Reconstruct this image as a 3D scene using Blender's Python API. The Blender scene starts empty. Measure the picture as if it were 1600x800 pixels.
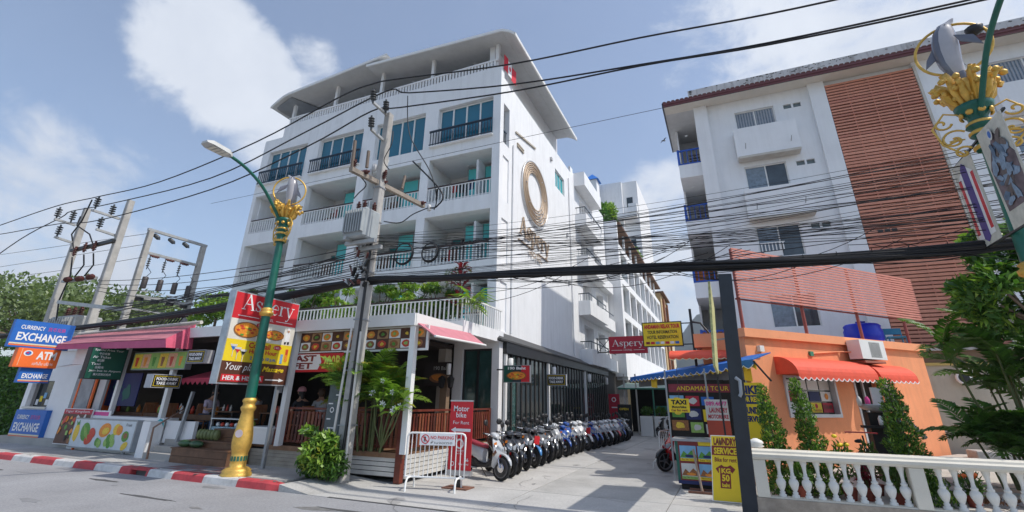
import bpy, bmesh, math, random
import numpy as np
from mathutils import Matrix, Vector
from math import radians, sin, cos, pi
random.seed(4); RNG = np.random.default_rng(4)
SC = bpy.context.scene
COL = SC.collection

# ---------------------------------------------------------------- camera
cam = bpy.data.cameras.new('camera'); camo = bpy.data.objects.new('camera', cam); COL.objects.link(camo)
SC.camera = camo
_yaw, _pit, _rol = -0.414216, 0.37306, 0.013758
_f = Vector((sin(_yaw)*cos(_pit), cos(_yaw)*cos(_pit), sin(_pit)))
_r = Vector((cos(_yaw), -sin(_yaw), 0)); _u = _r.cross(_f)
_r2 = _r*cos(_rol) + _u*sin(_rol); _u2 = _u*cos(_rol) - _r*sin(_rol)
M = Matrix.Identity(4)
for i in range(3):
    M[i][0] = _r2[i]; M[i][1] = _u2[i]; M[i][2] = -_f[i]
M.translation = (0, 0, 1.8)
camo.matrix_world = M
cam.sensor_width = 36; cam.lens = 732.11/1600*36
cam.shift_y = -(400-338.69)/1600
cam.clip_start = 0.1; cam.clip_end = 6000
# ---------------------------------------------------------------- light
SUN_EL, SUN_AZ = radians(54), radians(86)          # azimuth from +Y towards +X
sun = bpy.data.lights.new('sun', 'SUN'); suno = bpy.data.objects.new('sun', sun); COL.objects.link(suno)
sun.energy = 2.25; sun.angle = radians(0.6); sun.color = (1.0, 0.95, 0.87)
sd = Vector((sin(SUN_AZ)*cos(SUN_EL), cos(SUN_AZ)*cos(SUN_EL), sin(SUN_EL)))
suno.rotation_euler = sd.to_track_quat('Z', 'Y').to_euler()
world = bpy.data.worlds.new('World'); SC.world = world; world.use_nodes = True
wn = world.node_tree; wn.nodes.clear()
def WN(t, **k):
    n = wn.nodes.new(t)
    for a, b in k.items(): setattr(n, a, b)
    return n
sky = WN('ShaderNodeTexSky', sky_type='NISHITA', sun_disc=False, sun_elevation=SUN_EL, sun_rotation=SUN_AZ)
sky.air_density = 1.0; sky.dust_density = 1.2; sky.ozone_density = 2.2
bg = WN('ShaderNodeBackground'); bg.inputs['Strength'].default_value = 0.108
bg2 = WN('ShaderNodeBackground'); bg2.inputs['Strength'].default_value = 1.15
out = WN('ShaderNodeOutputWorld'); mix = WN('ShaderNodeMixShader')
tc = WN('ShaderNodeTexCoord'); nrm = WN('ShaderNodeVectorMath', operation='NORMALIZE')
wn.links.new(tc.outputs['Generated'], nrm.inputs[0])
def wmath(op, a, b=None, clamp=False):
    n = WN('ShaderNodeMath', operation=op); n.use_clamp = clamp
    for i, v in enumerate((a, b)):
        if v is None: continue
        if isinstance(v, (int, float)): n.inputs[i].default_value = v
        else: wn.links.new(v, n.inputs[i])
    return n.outputs[0]
def wnoise(scale, detail, rough, dist=0.0, off=(0, 0, 0), sz=(1, 1, 1)):
    mp = WN('ShaderNodeMapping'); wn.links.new(nrm.outputs[0], mp.inputs[0])
    mp.inputs['Location'].default_value = off; mp.inputs['Scale'].default_value = sz
    n = WN('ShaderNodeTexNoise'); wn.links.new(mp.outputs[0], n.inputs['Vector'])
    n.inputs['Scale'].default_value = scale; n.inputs['Detail'].default_value = detail
    n.inputs['Roughness'].default_value = rough; n.inputs['Distortion'].default_value = dist
    return n.outputs['Fac']
def wblob(d, c0, c1):      # a cloud bank round one direction of the sky
    v = Vector(d).normalized()
    n = WN('ShaderNodeVectorMath', operation='DOT_PRODUCT'); wn.links.new(nrm.outputs[0], n.inputs[0]); n.inputs[1].default_value = v
    r = WN('ShaderNodeMapRange'); r.interpolation_type = 'SMOOTHSTEP'
    wn.links.new(n.outputs['Value'], r.inputs[0])
    r.inputs[1].default_value = c0; r.inputs[2].default_value = c1
    return r.outputs[0]
base = wnoise(3.2, 10, 0.62, 0.45, (0.3, 0.1, 0.6), (1, 1, 1.7))
fine = wnoise(11.0, 8, 0.65, 0.6, (2, 0, 1))
CLOUDS_HERE = (
    ((-0.743, 0.362, 0.563), 0.99, 0.9992, 0.42),
    ((-0.727, 0.444, 0.524), 0.99, 0.9993, 0.42),
    ((-0.721, 0.527, 0.450), 0.993, 0.9996, 0.34),
    ((-0.646, 0.504, 0.572), 0.996, 0.9998, 0.24),
    ((-0.910, 0.304, 0.282), 0.985, 0.999, 0.22),
    ((-0.933, 0.318, 0.169), 0.975, 0.998, 0.27),
    ((0.098, 0.780, 0.619), 0.98, 0.999, 0.22),
    ((0.240, 0.771, 0.589), 0.955, 0.998, 0.33),
    ((-0.069, 0.930, 0.361), 0.99, 0.9994, 0.28),
    ((-0.062, 0.970, 0.237), 0.985, 0.999, 0.34),
    ((-0.832, 0.495, 0.250), 0.993, 0.9995, 0.2),
)
banks = None
for d, a, b, w in CLOUDS_HERE:
    t = wmath('MULTIPLY', wblob(d, a, b), w)
    banks = t if banks is None else wmath('MAXIMUM', banks, t)
dens = wmath('ADD', wmath('MULTIPLY', base, 0.9), wmath('MULTIPLY', fine, 0.35))
dens = wmath('ADD', dens, banks)
cm = WN('ShaderNodeMapRange'); cm.interpolation_type = 'SMOOTHSTEP'; wn.links.new(dens, cm.inputs[0])
cm.inputs[1].default_value = 0.74; cm.inputs[2].default_value = 0.98; cm.inputs[4].default_value = 0.95
sh = WN('ShaderNodeMapRange'); wn.links.new(wnoise(5.0, 5, 0.6, 0.2, (0.35, 0.1, 0.7)), sh.inputs[0]); sh.inputs[1].default_value = 0.3; sh.inputs[2].default_value = 0.7
cr = WN('ShaderNodeMixRGB'); cr.inputs[1].default_value = (0.36, 0.39, 0.445, 1); cr.inputs[2].default_value = (0.45, 0.475, 0.52, 1)
wn.links.new(sh.outputs[0], cr.inputs[0]); wn.links.new(cr.outputs[0], bg2.inputs['Color'])
wn.links.new(sky.outputs[0], bg.inputs['Color'])
veil = wmath('ADD', wmath('MULTIPLY', wmath('SUBTRACT', 1.0, cm.outputs[0]), 0.12), cm.outputs[0])
wn.links.new(veil, mix.inputs[0]); wn.links.new(bg.outputs[0], mix.inputs[1]); wn.links.new(bg2.outputs[0], mix.inputs[2])
wn.links.new(mix.outputs[0], out.inputs['Surface'])
SC.view_settings.view_transform = 'Standard'; SC.view_settings.look = 'None'
SC.view_settings.exposure = 0.76; SC.view_settings.gamma = 1.0
SC.render.engine = 'CYCLES'
SC.cycles.max_bounces = 6; SC.cycles.diffuse_bounces = 3; SC.cycles.glossy_bounces = 2; SC.cycles.transmission_bounces = 3
SC.cycles.transparent_max_bounces = 8; SC.cycles.volume_bounces = 0

# ---------------------------------------------------------------- materials
MATS = {}
def mat(name, col, rough=0.7, var=0.08, scale=3.0, bump=0.0, bscale=40.0, metal=0.0, dirt=0.0, emit=0.0, transl=0.0, spec=None, coat=0.0, streak=0.0, speck=0.0):
    if name in MATS: return MATS[name]
    m = bpy.data.materials.new(name); m.use_nodes = True; nt = m.node_tree; N = nt.nodes; L = nt.links
    p = N['Principled BSDF']; p.inputs['Roughness'].default_value = rough; p.inputs['Metallic'].default_value = metal
    if spec is not None: p.inputs['Specular IOR Level'].default_value = spec
    p.inputs['Coat Weight'].default_value = coat
    tcn = N.new('ShaderNodeTexCoord')
    n1 = N.new('ShaderNodeTexNoise'); n1.inputs['Scale'].default_value = scale; n1.inputs['Detail'].default_value = 6; n1.inputs['Roughness'].default_value = 0.6
    L.new(tcn.outputs['Object'], n1.inputs['Vector'])
    mr = N.new('ShaderNodeMapRange'); mr.inputs[1].default_value = 0.3; mr.inputs[2].default_value = 0.7
    mr.inputs[3].default_value = 1-var; mr.inputs[4].default_value = 1+var; L.new(n1.outputs['Fac'], mr.inputs[0])
    mul = N.new('ShaderNodeVectorMath'); mul.operation = 'SCALE'; mul.inputs[0].default_value = col[:3]; L.new(mr.outputs[0], mul.inputs['Scale'])
    last = mul.outputs[0]
    if dirt or streak:
        n2 = N.new('ShaderNodeTexNoise'); n2.inputs['Detail'].default_value = 8; n2.inputs['Roughness'].default_value = 0.65
        mp = N.new('ShaderNodeMapping'); L.new(tcn.outputs['Object'], mp.inputs[0]); L.new(mp.outputs[0], n2.inputs['Vector'])
        if streak: mp.inputs['Scale'].default_value = (2.2, 2.2, 0.22); n2.inputs['Scale'].default_value = 1.6
        else: n2.inputs['Scale'].default_value = scale*0.45
        r2 = N.new('ShaderNodeMapRange'); r2.inputs[1].default_value = 0.48; r2.inputs[2].default_value = 0.75; r2.inputs[4].default_value = dirt+streak
        L.new(n2.outputs['Fac'], r2.inputs[0])
        mx = N.new('ShaderNodeMixRGB'); mx.inputs[2].default_value = (0.13, 0.115, 0.095, 1)
        L.new(r2.outputs[0], mx.inputs[0]); L.new(last, mx.inputs[1]); last = mx.outputs[0]
    if speck:
        n4 = N.new('ShaderNodeTexNoise'); n4.inputs['Scale'].default_value = 22; n4.inputs['Detail'].default_value = 8; n4.inputs['Roughness'].default_value = 0.85; L.new(tcn.outputs['Object'], n4.inputs['Vector'])
        r4 = N.new('ShaderNodeMapRange'); r4.inputs[1].default_value = 0.35; r4.inputs[2].default_value = 0.65; r4.inputs[3].default_value = 1-speck; r4.inputs[4].default_value = 1+speck; L.new(n4.outputs['Fac'], r4.inputs[0])
        m4 = N.new('ShaderNodeVectorMath'); m4.operation = 'SCALE'; L.new(last, m4.inputs[0]); L.new(r4.outputs[0], m4.inputs['Scale']); last = m4.outputs[0]
    L.new(last, p.inputs['Base Color'])
    if bump:
        n3 = N.new('ShaderNodeTexNoise'); n3.inputs['Scale'].default_value = bscale; n3.inputs['Detail'].default_value = 4
        L.new(tcn.outputs['Object'], n3.inputs['Vector'])
        b = N.new('ShaderNodeBump'); b.inputs['Strength'].default_value = bump; b.inputs['Distance'].default_value = 0.02
        L.new(n3.outputs['Fac'], b.inputs['Height']); L.new(b.outputs[0], p.inputs['Normal'])
    if emit:
        p.inputs['Emission Strength'].default_value = emit; p.inputs['Emission Color'].default_value = (*col[:3], 1)
    if transl:
        tr = N.new('ShaderNodeBsdfTranslucent'); ms = N.new('ShaderNodeMixShader'); ms.inputs[0].default_value = transl
        sc = N.new('ShaderNodeVectorMath'); sc.operation = 'MULTIPLY'; sc.inputs[1].default_value = (1.3, 1.5, 0.6); L.new(last, sc.inputs[0])
        L.new(sc.outputs[0], tr.inputs['Color']); L.new(p.outputs[0], ms.inputs[1]); L.new(tr.outputs[0], ms.inputs[2])
        L.new(ms.outputs[0], N['Material Output'].inputs['Surface'])
    MATS[name] = m; return m
def leafmat(name, c1, c2, transl=0.25, rough=0.45):
    if name in MATS: return MATS[name]
    m = mat(name, c1, rough, 0.25, 2.5, transl=transl)
    nt = m.node_tree; N = nt.nodes; L = nt.links
    g = N.new('ShaderNodeNewGeometry'); r = N.new('ShaderNodeMixRGB'); r.inputs[1].default_value = (*c1, 1); r.inputs[2].default_value = (*c2, 1)
    L.new(g.outputs['Random Per Island'], r.inputs[0])
    for n in list(N):
        if n.bl_idname == 'ShaderNodeVectorMath' and n.operation == 'SCALE' and not n.inputs[0].is_linked: L.new(r.outputs[0], n.inputs[0])
    return m

# ---------------------------------------------------------------- mesh helpers
W0 = {}                    # world origin of every top-level thing
def _link(o, parent):
    COL.objects.link(o)
    if parent is not None:
        o.parent = parent
        w = W0.get(parent.name)
        if w is not None: o.location = -w
class MB:
    def __init__(s): s.v = []; s.f = []; s.sm = []
    def add(s, vs, fs, smooth=False):
        b = len(s.v); s.v.extend([tuple(v) for v in vs]); s.f.extend([tuple(i+b for i in f) for f in fs]); s.sm.extend([smooth]*len(fs)); return s
    def box(s, x0, x1, y0, y1, z0, z1):
        return s.add([(x0,y0,z0),(x1,y0,z0),(x1,y1,z0),(x0,y1,z0),(x0,y0,z1),(x1,y0,z1),(x1,y1,z1),(x0,y1,z1)],
                     [(0,3,2,1),(4,5,6,7),(0,1,5,4),(1,2,6,5),(2,3,7,6),(3,0,4,7)])
    def bar(s, a, b, w, h=None, up=(0,0,1)):          # square bar between two points
        a = Vector(a); b = Vector(b); d = (b-a).normalized(); h = h or w
        u = Vector(up)
        if abs(d.dot(u)) > 0.98: u = Vector((1,0,0))
        r = d.cross(u).normalized(); u = r.cross(d)
        vs = []
        for p in (a, b):
            for sr, su in ((-1,-1),(1,-1),(1,1),(-1,1)): vs.append(p + r*sr*w/2 + u*su*h/2)
        return s.add(vs, [(0,1,2,3),(7,6,5,4),(0,4,5,1),(1,5,6,2),(2,6,7,3),(3,7,4,0)])
    def tube(s, pts, r, n=8, smooth=True, caps=True, flat=1.0):
        pts = [Vector(p) for p in pts]; m = len(pts)
        rs = r if isinstance(r, (list, tuple)) else [r]*m
        u = None; vs = []
        for i, p in enumerate(pts):
            d = (pts[min(i+1, m-1)]-pts[max(i-1, 0)]).normalized()
            if u is None:
                u = Vector((0,0,1)) if abs(d.z) < 0.95 else Vector((1,0,0))
            u = (u - d*u.dot(d)).normalized(); w = d.cross(u)
            for k in range(n):
                a = 2*pi*k/n; vs.append(p + (u*cos(a)*flat + w*sin(a))*rs[i])
        fs = [(i*n+k, i*n+(k+1) % n, (i+1)*n+(k+1) % n, (i+1)*n+k) for i in range(m-1) for k in range(n)]
        s.add(vs, fs, smooth)
        if caps: s.add([vs[k] for k in range(n)], [tuple(range(n))[::-1]]); s.add([vs[(m-1)*n+k] for k in range(n)], [tuple(range(n))])
        return s
    def lathe(s, prof, n=16, c=(0,0,0), axis='z', smooth=True, lean=None):
        vs = []; c = Vector(c)
        for r, z in prof:
            for k in range(n):
                a = 2*pi*k/n
                q = (r*cos(a), r*sin(a), z) if axis == 'z' else ((r*cos(a), z, r*sin(a)) if axis == 'y' else (z, r*cos(a), r*sin(a)))
                vs.append(c+Vector(q))
        m = len(prof)
        s.add(vs, [(i*n+k, i*n+(k+1) % n, (i+1)*n+(k+1) % n, (i+1)*n+k) for i in range(m-1) for k in range(n)], smooth)
        s.add([vs[k] for k in range(n)], [tuple(range(n))[::-1]]); s.add(vs[-n:], [tuple(range(n))]); return s
    def prism(s, poly, o, u, v, n, d):                # 2D polygon extruded by d along n
        o, u, v, n = map(Vector, (o, u, v, n)); k = len(poly)
        a = [o+u*x+v*y for x, y in poly]; b = [p+n*d for p in a]
        return s.add(a+b, [tuple(range(k))[::-1], tuple(range(k, 2*k))] + [(i, (i+1) % k, k+(i+1) % k, k+i) for i in range(k)])
    def loft(s, rings, smooth=True, caps=True):
        n = len(rings[0]); vs = [p for r in rings for p in r]
        s.add(vs, [(i*n+k, i*n+(k+1) % n, (i+1)*n+(k+1) % n, (i+1)*n+k) for i in range(len(rings)-1) for k in range(n)], smooth)
        if caps: s.add(rings[0], [tuple(range(n))[::-1]], smooth); s.add(rings[-1], [tuple(range(n))], smooth)
        return s
    def mesh(s, name, m):
        me = bpy.data.meshes.new(name); me.from_pydata(s.v, [], s.f)
        me.polygons.foreach_set('use_smooth', s.sm)
        if m is not None: me.materials.append(m)
        bm = bmesh.new(); bm.from_mesh(me); bmesh.ops.recalc_face_normals(bm, faces=bm.faces); bm.to_mesh(me); bm.free()
        return me
    def build(s, name, m, parent=None, bevel=0):
        o = bpy.data.objects.new(name, s.mesh(name, m)); _link(o, parent)
        if bevel:
            b = o.modifiers.new('bevel', 'BEVEL'); b.width = bevel; b.segments = 1; b.limit_method = 'ANGLE'
        return o
def fastmesh(name, V, Fq, m, smooth=False):           # numpy arrays, quads or triangles
    me = bpy.data.meshes.new(name); V = np.asarray(V, np.float32); Fq = np.asarray(Fq, np.int32); k = Fq.shape[1]
    me.vertices.add(len(V)); me.vertices.foreach_set('co', V.ravel())
    me.loops.add(Fq.size); me.loops.foreach_set('vertex_index', Fq.ravel())
    me.polygons.add(len(Fq)); me.polygons.foreach_set('loop_start', np.arange(0, Fq.size, k, dtype=np.int32)); me.polygons.foreach_set('loop_total', np.full(len(Fq), k, np.int32))
    if smooth: me.polygons.foreach_set('use_smooth', np.ones(len(Fq), bool))
    me.update(calc_edges=True); me.materials.append(m); return me
def tag(o, label=None, cat=None, group=None, kind=None):
    if label: o['label'] = label
    if cat: o['category'] = cat
    if group: o['group'] = group
    if kind: o['kind'] = kind
    return o
def thing(name, label, cat, loc=(0,0,0), group=None, rz=0.0):
    o = bpy.data.objects.new(name, None); o.empty_display_size = 0.2; o.location = loc; o.rotation_euler = (0,0,rz); COL.objects.link(o)
    W0[o.name] = Vector(loc); return tag(o, label, cat, group)
def local_thing(name, label, cat, loc=(0,0,0), group=None, rz=0.0):     # parts given in the thing's own coordinates
    o = thing(name, label, cat, loc, group, rz); W0.pop(o.name); return o
def put(me, name, parent, loc=(0,0,0), rot=(0,0,0), scale=None):        # a part that shares its mesh with its likes
    o = bpy.data.objects.new(name, me); COL.objects.link(o); o.parent = parent
    w = W0.get(parent.name) if parent is not None else None
    o.location = Vector(loc) - (w if w is not None else Vector((0,0,0))); o.rotation_euler = rot
    if scale is not None: o.scale = scale
    return o
def copy_tree(o, parent=None):
    c = o.copy(); COL.objects.link(c)
    if parent is not None: c.parent = parent
    for ch in KIDS.get(o.name, []): copy_tree(ch, c)
    return c
KIDS = {}
def remember(o):
    ks = list(o.children); KIDS[o.name] = ks
    for k in ks: remember(k)
def holes(mb, axis, u0, u1, z0, z1, hs, d0, d1):      # wall slab with rectangular openings
    us = sorted({u0, u1, *[h[0] for h in hs], *[h[1] for h in hs]}); zs = sorted({z0, z1, *[h[2] for h in hs], *[h[3] for h in hs]})
    us = [u for u in us if u0 <= u <= u1]; zs = [z for z in zs if z0 <= z <= z1]
    for a, b in zip(zs, zs[1:]):
        run = None; zc = (a+b)/2
        for c, d in list(zip(us, us[1:]))+[(None, None)]:
            solid = c is not None and not any(h[0] < (c+d)/2 < h[1] and h[2] < zc < h[3] for h in hs)
            if solid: run = [c, d] if run is None else [run[0], d]
            if (not solid) and run:
                if axis == 'x': mb.box(run[0], run[1], d0, d1, a, b)
                else: mb.box(d0, d1, run[0], run[1], a, b)
                run = None
    return mb
# lettering: built-in font, turned into flat geometry and fitted to a box on a sign's face
TXT = {}
def text_mesh(s, bold=0.0, lean=0.0):
    key = (s, bold, lean)
    if key in TXT: return TXT[key]
    c = bpy.data.curves.new('t', 'FONT'); c.body = s; c.resolution_u = 2; c.offset = bold; c.shear = lean; c.align_x = 'CENTER'
    o = bpy.data.objects.new('t', c); me = bpy.data.meshes.new_from_object(o); bpy.data.objects.remove(o)
    V = np.zeros(len(me.vertices)*3, np.float32); me.vertices.foreach_get('co', V); V = V.reshape(-1, 3)
    F = [tuple(p.vertices) for p in me.polygons]
    if len(V): lo = V.min(0); hi = V.max(0)
    else: V = np.array([(0,0,0),(1,0,0),(1,1,0),(0,1,0)], np.float32); F = [(0,1,2,3)]; lo = V.min(0); hi = V.max(0)
    TXT[key] = ((V-lo)/np.maximum(hi-lo, 1e-6), F, (hi-lo)); bpy.data.meshes.remove(me); return TXT[key]
class Face:                # a sign face: o = lower left corner, u = reading direction, v = up, n = towards the reader
    def __init__(s, o, u, v, n, parent): s.o, s.u, s.v, s.n, s.p = Vector(o), Vector(u).normalized(), Vector(v).normalized(), Vector(n).normalized(), parent
    def P(s, x, y, d=0.0): return s.o+s.u*x+s.v*y+s.n*d
    def panel(s, x0, y0, x1, y1, m, d=0.004, th=0.004, name='panel', parent=None):
        b = MB(); b.prism([(x0,y0),(x1,y0),(x1,y1),(x0,y1)], s.o+s.n*(d-th), s.u, s.v, s.n, th); return b.build(name, m, parent or s.p)
    def poly(s, pts, m, d=0.004, th=0.003, name='picture', parent=None):
        b = MB(); b.prism(pts, s.o+s.n*(d-th), s.u, s.v, s.n, th); return b.build(name, m, parent or s.p)
    def disc(s, cx, cy, rx, ry, m, d=0.008, n=16, a=0.0, name='picture', jag=0.0, parent=None):
        pts = []
        for k in range(n):
            t = 2*pi*k/n; q = 1+jag*random.uniform(-1, 1); x, y = rx*cos(t)*q, ry*sin(t)*q
            pts.append((cx+x*cos(a)-y*sin(a), cy+x*sin(a)+y*cos(a)))
        return s.poly(pts, m, d, 0.003, name, parent)
    def text(s, t, x0, y0, x1, y1, m, d=0.01, bold=0.0, lean=0.0, name='lettering', parent=None):
        V, F, _ = text_mesh(t, bold, lean)
        vs = [s.P(x0+(x1-x0)*v[0], y0+(y1-y0)*v[1], d) for v in V]
        me = bpy.data.meshes.new(name); me.from_pydata([tuple(v) for v in vs], [], F); me.materials.append(m)
        o = bpy.data.objects.new(name, me); _link(o, parent or s.p); return o
    def ring(s, cx, cy, r0, r1, m, d=0.01, n=24, a0=0, a1=2*pi, name='emblem', ry=1.0, parent=None):
        b = MB(); k = n; vs = []
        for i in range(k+1):
            t = a0+(a1-a0)*i/k
            for r in (r0, r1): vs.append(s.P(cx+r*cos(t), cy+r*ry*sin(t), d))
        b.add(vs, [(2*i, 2*i+1, 2*i+3, 2*i+2) for i in range(k)]); return b.build(name, m, parent or s.p)
    def stroke(s, b, pts, ws, d, th=0.0):              # ribbon of changing width added to a MB
        k = len(pts); L = []; R = []
        for i in range(k):
            a = pts[max(i-1, 0)]; c = pts[min(i+1, k-1)]; dx, dy = c[0]-a[0], c[1]-a[1]; l = math.hypot(dx, dy) or 1
            w = (ws[i] if isinstance(ws, (list, tuple)) else ws)/2
            L.append((pts[i][0]-dy/l*w, pts[i][1]+dx/l*w)); R.append((pts[i][0]+dy/l*w, pts[i][1]-dx/l*w))
        if th:
            lo = [s.P(x, y, d) for x, y in L+R]; hi = [s.P(x, y, d+th) for x, y in L+R]; m = 2*k
            fs = [(i, i+1, k+i+1, k+i) for i in range(k-1)]
            b.add(lo+hi, fs + [tuple(q+m for q in f)[::-1] for f in fs] + [(i, i+1, m+i+1, m+i) for i in range(k-1)] + [(k+i, k+i+1, m+k+i+1, m+k+i) for i in range(k-1)] + [(0, k, m+k, m), (k-1, 2*k-1, m+2*k-1, m+k-1)])
        else:
            b.add([s.P(x, y, d) for x, y in L+R], [(i, i+1, k+i+1, k+i) for i in range(k-1)])
def arc(cx, cy, rx, ry, a0, a1, n=14):
    return [(cx+rx*cos(radians(a0+(a1-a0)*i/n)), cy+ry*sin(radians(a0+(a1-a0)*i/n))) for i in range(n+1)]
def serif_word(face, word, x0, y0, x1, h, m, d=0.012, th=0.0, name='letter', parent=None, tall=None):
    """high-contrast roman letters drawn as ribbons; h = height of the capitals"""
    T, K = 0.032, 0.095
    G = {'A': (0.70, [([(0.05,0),(0.34,0.70)], T), ([(0.32,0.72),(0.60,0)], K), ([(0.15,0.26),(0.48,0.26)], T), ([(-0.03,0.015),(0.17,0.015)], T), ([(0.47,0.015),(0.72,0.015)], T)]),
         's': (0.40, [([(0.32,0.36)]+arc(0.19,0.36,0.12,0.115,20,180,8)+[(0.10,0.30),(0.19,0.245),(0.29,0.18)]+arc(0.19,0.125,0.12,0.115,0,-165,8), [T,T,T,T,.05,.05,T,.05,.06,.07,.09,.10,.09,.07,.06,.05,T,T,T,T,T,T]), ([(0.335,0.33),(0.335,0.46)], T), ([(0.05,0.02),(0.05,0.16)], T)]),
         'p': (0.56, [([(0.12,-0.22),(0.12,0.47)], K), (arc(0.30,0.235,0.17,0.235,150,-150,16), [T,T,T,T,.04,.06,.08,.1,.105,.1,.08,.06,.04,T,T,T,T]), ([(0.0,-0.21),(0.24,-0.21)], T), ([(0.0,0.455),(0.14,0.455)], T)]),
         'e': (0.47, [(arc(0.23,0.235,0.18,0.235,5,320,16), [T,T,T,T,.04,.06,.08,.1,.105,.1,.09,.08,.06,.05,.04,T,T]), ([(0.08,0.26),(0.41,0.26)], T)]),
         'r': (0.42, [([(0.12,0),(0.12,0.47)], K), ([(0.14,0.30),(0.20,0.42),(0.29,0.46),(0.36,0.43)], [T,T,.05,.1]), ([(0.0,0.015),(0.25,0.015)], T), ([(0.0,0.455),(0.14,0.455)], T)]),
         'y': (0.52, [([(0.06,0.47),(0.27,0.0)], K), ([(0.46,0.47),(0.25,-0.08),(0.17,-0.20),(0.06,-0.20)], [T,T,.04,.08]), ([(-0.03,0.455),(0.18,0.455)], T), ([(0.35,0.455),(0.54,0.455)], T)])}
    tot = sum(G[c][0] for c in word); sx = (x1-x0)/tot; sy = h/0.70; x = x0
    for c in word:
        w, st = G[c]; b = MB(); 
        for q, (pts, ws) in enumerate(st):
            k = len(pts)
            if isinstance(ws, list): ws = [ws[min(i, len(ws)-1)]*sx for i in range(k)]
            else: ws = ws*sx
            face.stroke(b, [(x+px*sx, y0+py*sy) for px, py in pts], ws, d+q*0.0012, th)
        b.build(name, m, parent or face.p); x += w*sx
# foliage: many small leaf blades spread through clumps
def leaves(name, clumps, n, length, width, m, parent=None, up=0.3, droop=0.0, seed=0, local=False):
    rg = np.random.default_rng(seed+11); C = np.array([c[:3] for c in clumps], float); R = np.array([c[3:6] if len(c) >= 6 else (c[3],)*3 for c in clumps], float)
    wts = (R.prod(1))**0.67; idx = rg.choice(len(C), n, p=wts/wts.sum())
    d = rg.normal(size=(n, 3)); d /= np.linalg.norm(d, axis=1)[:, None]
    rad = rg.uniform(0.15, 1, n)**0.45
    ctr = C[idx]+d*R[idx]*rad[:, None]
    t = d*0.8+rg.normal(size=(n, 3))*0.7; t[:, 2] += up-droop; t /= np.linalg.norm(t, axis=1)[:, None]
    s = np.cross(t, rg.normal(size=(n, 3))+np.array([0, 0, 1.2])); s /= np.linalg.norm(s, axis=1)[:, None]
    nn = np.cross(s, t); L = (length*rg.uniform(0.6, 1.25, n))[:, None]; Wd = (width*rg.uniform(0.7, 1.2, n))[:, None]
    a = ctr-t*L*0.5; b = ctr+s*Wd*0.5+nn*Wd*0.15; c = ctr+t*L*0.5-nn*Wd*0.2; e = ctr-s*Wd*0.5+nn*Wd*0.15
    V = np.stack([a, b, c, e], 1).reshape(-1, 3); F = np.arange(4*n).reshape(n, 4)
    me = fastmesh(name, V, F, m); o = bpy.data.objects.new(name, me)
    if local: COL.objects.link(o); o.parent = parent
    else: _link(o, parent)
    return o
def frond_mesh(name, L, wid, m, bend=0.5, nl=22, lw=0.035, seed=0, vee=0.35):   # arching palm leaf along +x from the origin
    rg = random.Random(seed); b = MB(); pts = []
    for i in range(nl+1):
        t = i/nl; a = bend*t*1.5
        pts.append(Vector((L*(t-0.10*bend*t*t), 0, L*(0.35*t-bend*0.75*t*t))))
    b.tube(pts, [0.012*(1-0.8*i/nl) for i in range(nl+1)], 4)
    for i in range(3, nl+1):
        t = i/nl; p = pts[i]; d = (pts[i]-pts[i-1]).normalized(); ll = wid*sin(pi*min(1, (t*0.86+0.13)))**0.7
        for sgn in (-1, 1):
            side = Vector((0, sgn, 0)); q = (side*0.85+d*0.55+Vector((0,0,vee))+Vector((rg.uniform(-.12,.12),0,rg.uniform(-.15,.1)))).normalized()
            mid = p+q*ll*0.5; tip = p+q*ll*0.95+Vector((0,0,-ll*0.35)); wv = d*lw*0.5
            b.add([p-wv*0.5, mid-wv+Vector((0,0,0.006)), tip, mid+wv, p+wv*0.5], [(0,1,3,4),(1,2,3)])
    return b.mesh(name, m)

# ================================================================ palette
white = mat('white_render', (0.82,0.83,0.84), 0.75, 0.04, 1.2, 0.08, 30, streak=0.14)
white2 = mat('clean_white', (0.82,0.82,0.82), 0.6, 0.03)
whitepaint = mat('white_paint', (0.80,0.80,0.78), 0.45, 0.03)
offwhite = mat('aged_white', (0.62,0.60,0.56), 0.8, 0.1, 2, 0.1, dirt=0.35)
concrete = mat('concrete', (0.40,0.385,0.36), 0.9, 0.12, 1.2, 0.25, 60, dirt=0.22)
concrete2 = mat('pavement_concrete', (0.43,0.42,0.40), 0.9, 0.12, 1.6, 0.2, 70, dirt=0.25, speck=0.2)
asphalt = mat('asphalt', (0.31,0.31,0.32), 0.9, 0.14, 0.6, 0.5, 90, dirt=0.22, speck=0.28)
soil = mat('soil', (0.16,0.13,0.09), 0.95, 0.3, 2)
polec = mat('pole_concrete', (0.42,0.405,0.38), 0.85, 0.18, 2.5, 0.3, 25, dirt=0.3)
greymetal = mat('grey_metal', (0.33,0.35,0.37), 0.45, 0.08, metal=0.5)
steel = mat('steel', (0.55,0.56,0.58), 0.3, 0.05, metal=0.9)
black = mat('black_paint', (0.015,0.016,0.018), 0.4, 0.1)
rubber = mat('black_rubber', (0.012,0.012,0.013), 0.7, 0.1)
cablem = mat('cable_black', (0.008,0.008,0.010), 0.55, 0.1)
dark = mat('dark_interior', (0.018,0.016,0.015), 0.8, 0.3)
wooddk = mat('dark_red_wood', (0.15,0.03,0.016), 0.45, 0.3, 6, 0.1)
woodmd = mat('brown_wood', (0.17,0.085,0.045), 0.6, 0.3, 5, 0.1)
tealglass = mat('teal_glass', (0.01,0.32,0.34), 0.08, 0.12, 0.7, spec=0.8)
blueglass = mat('blue_tinted_glass', (0.008,0.13,0.20), 0.08, 0.15, 0.5, spec=0.8)
darkglass = mat('dark_glass', (0.02,0.03,0.035), 0.05, 0.2, 0.6, spec=0.8)
tealcurtain = mat('teal_curtain_glass', (0.11,0.60,0.60), 0.2, 0.06, 1.0)
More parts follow.
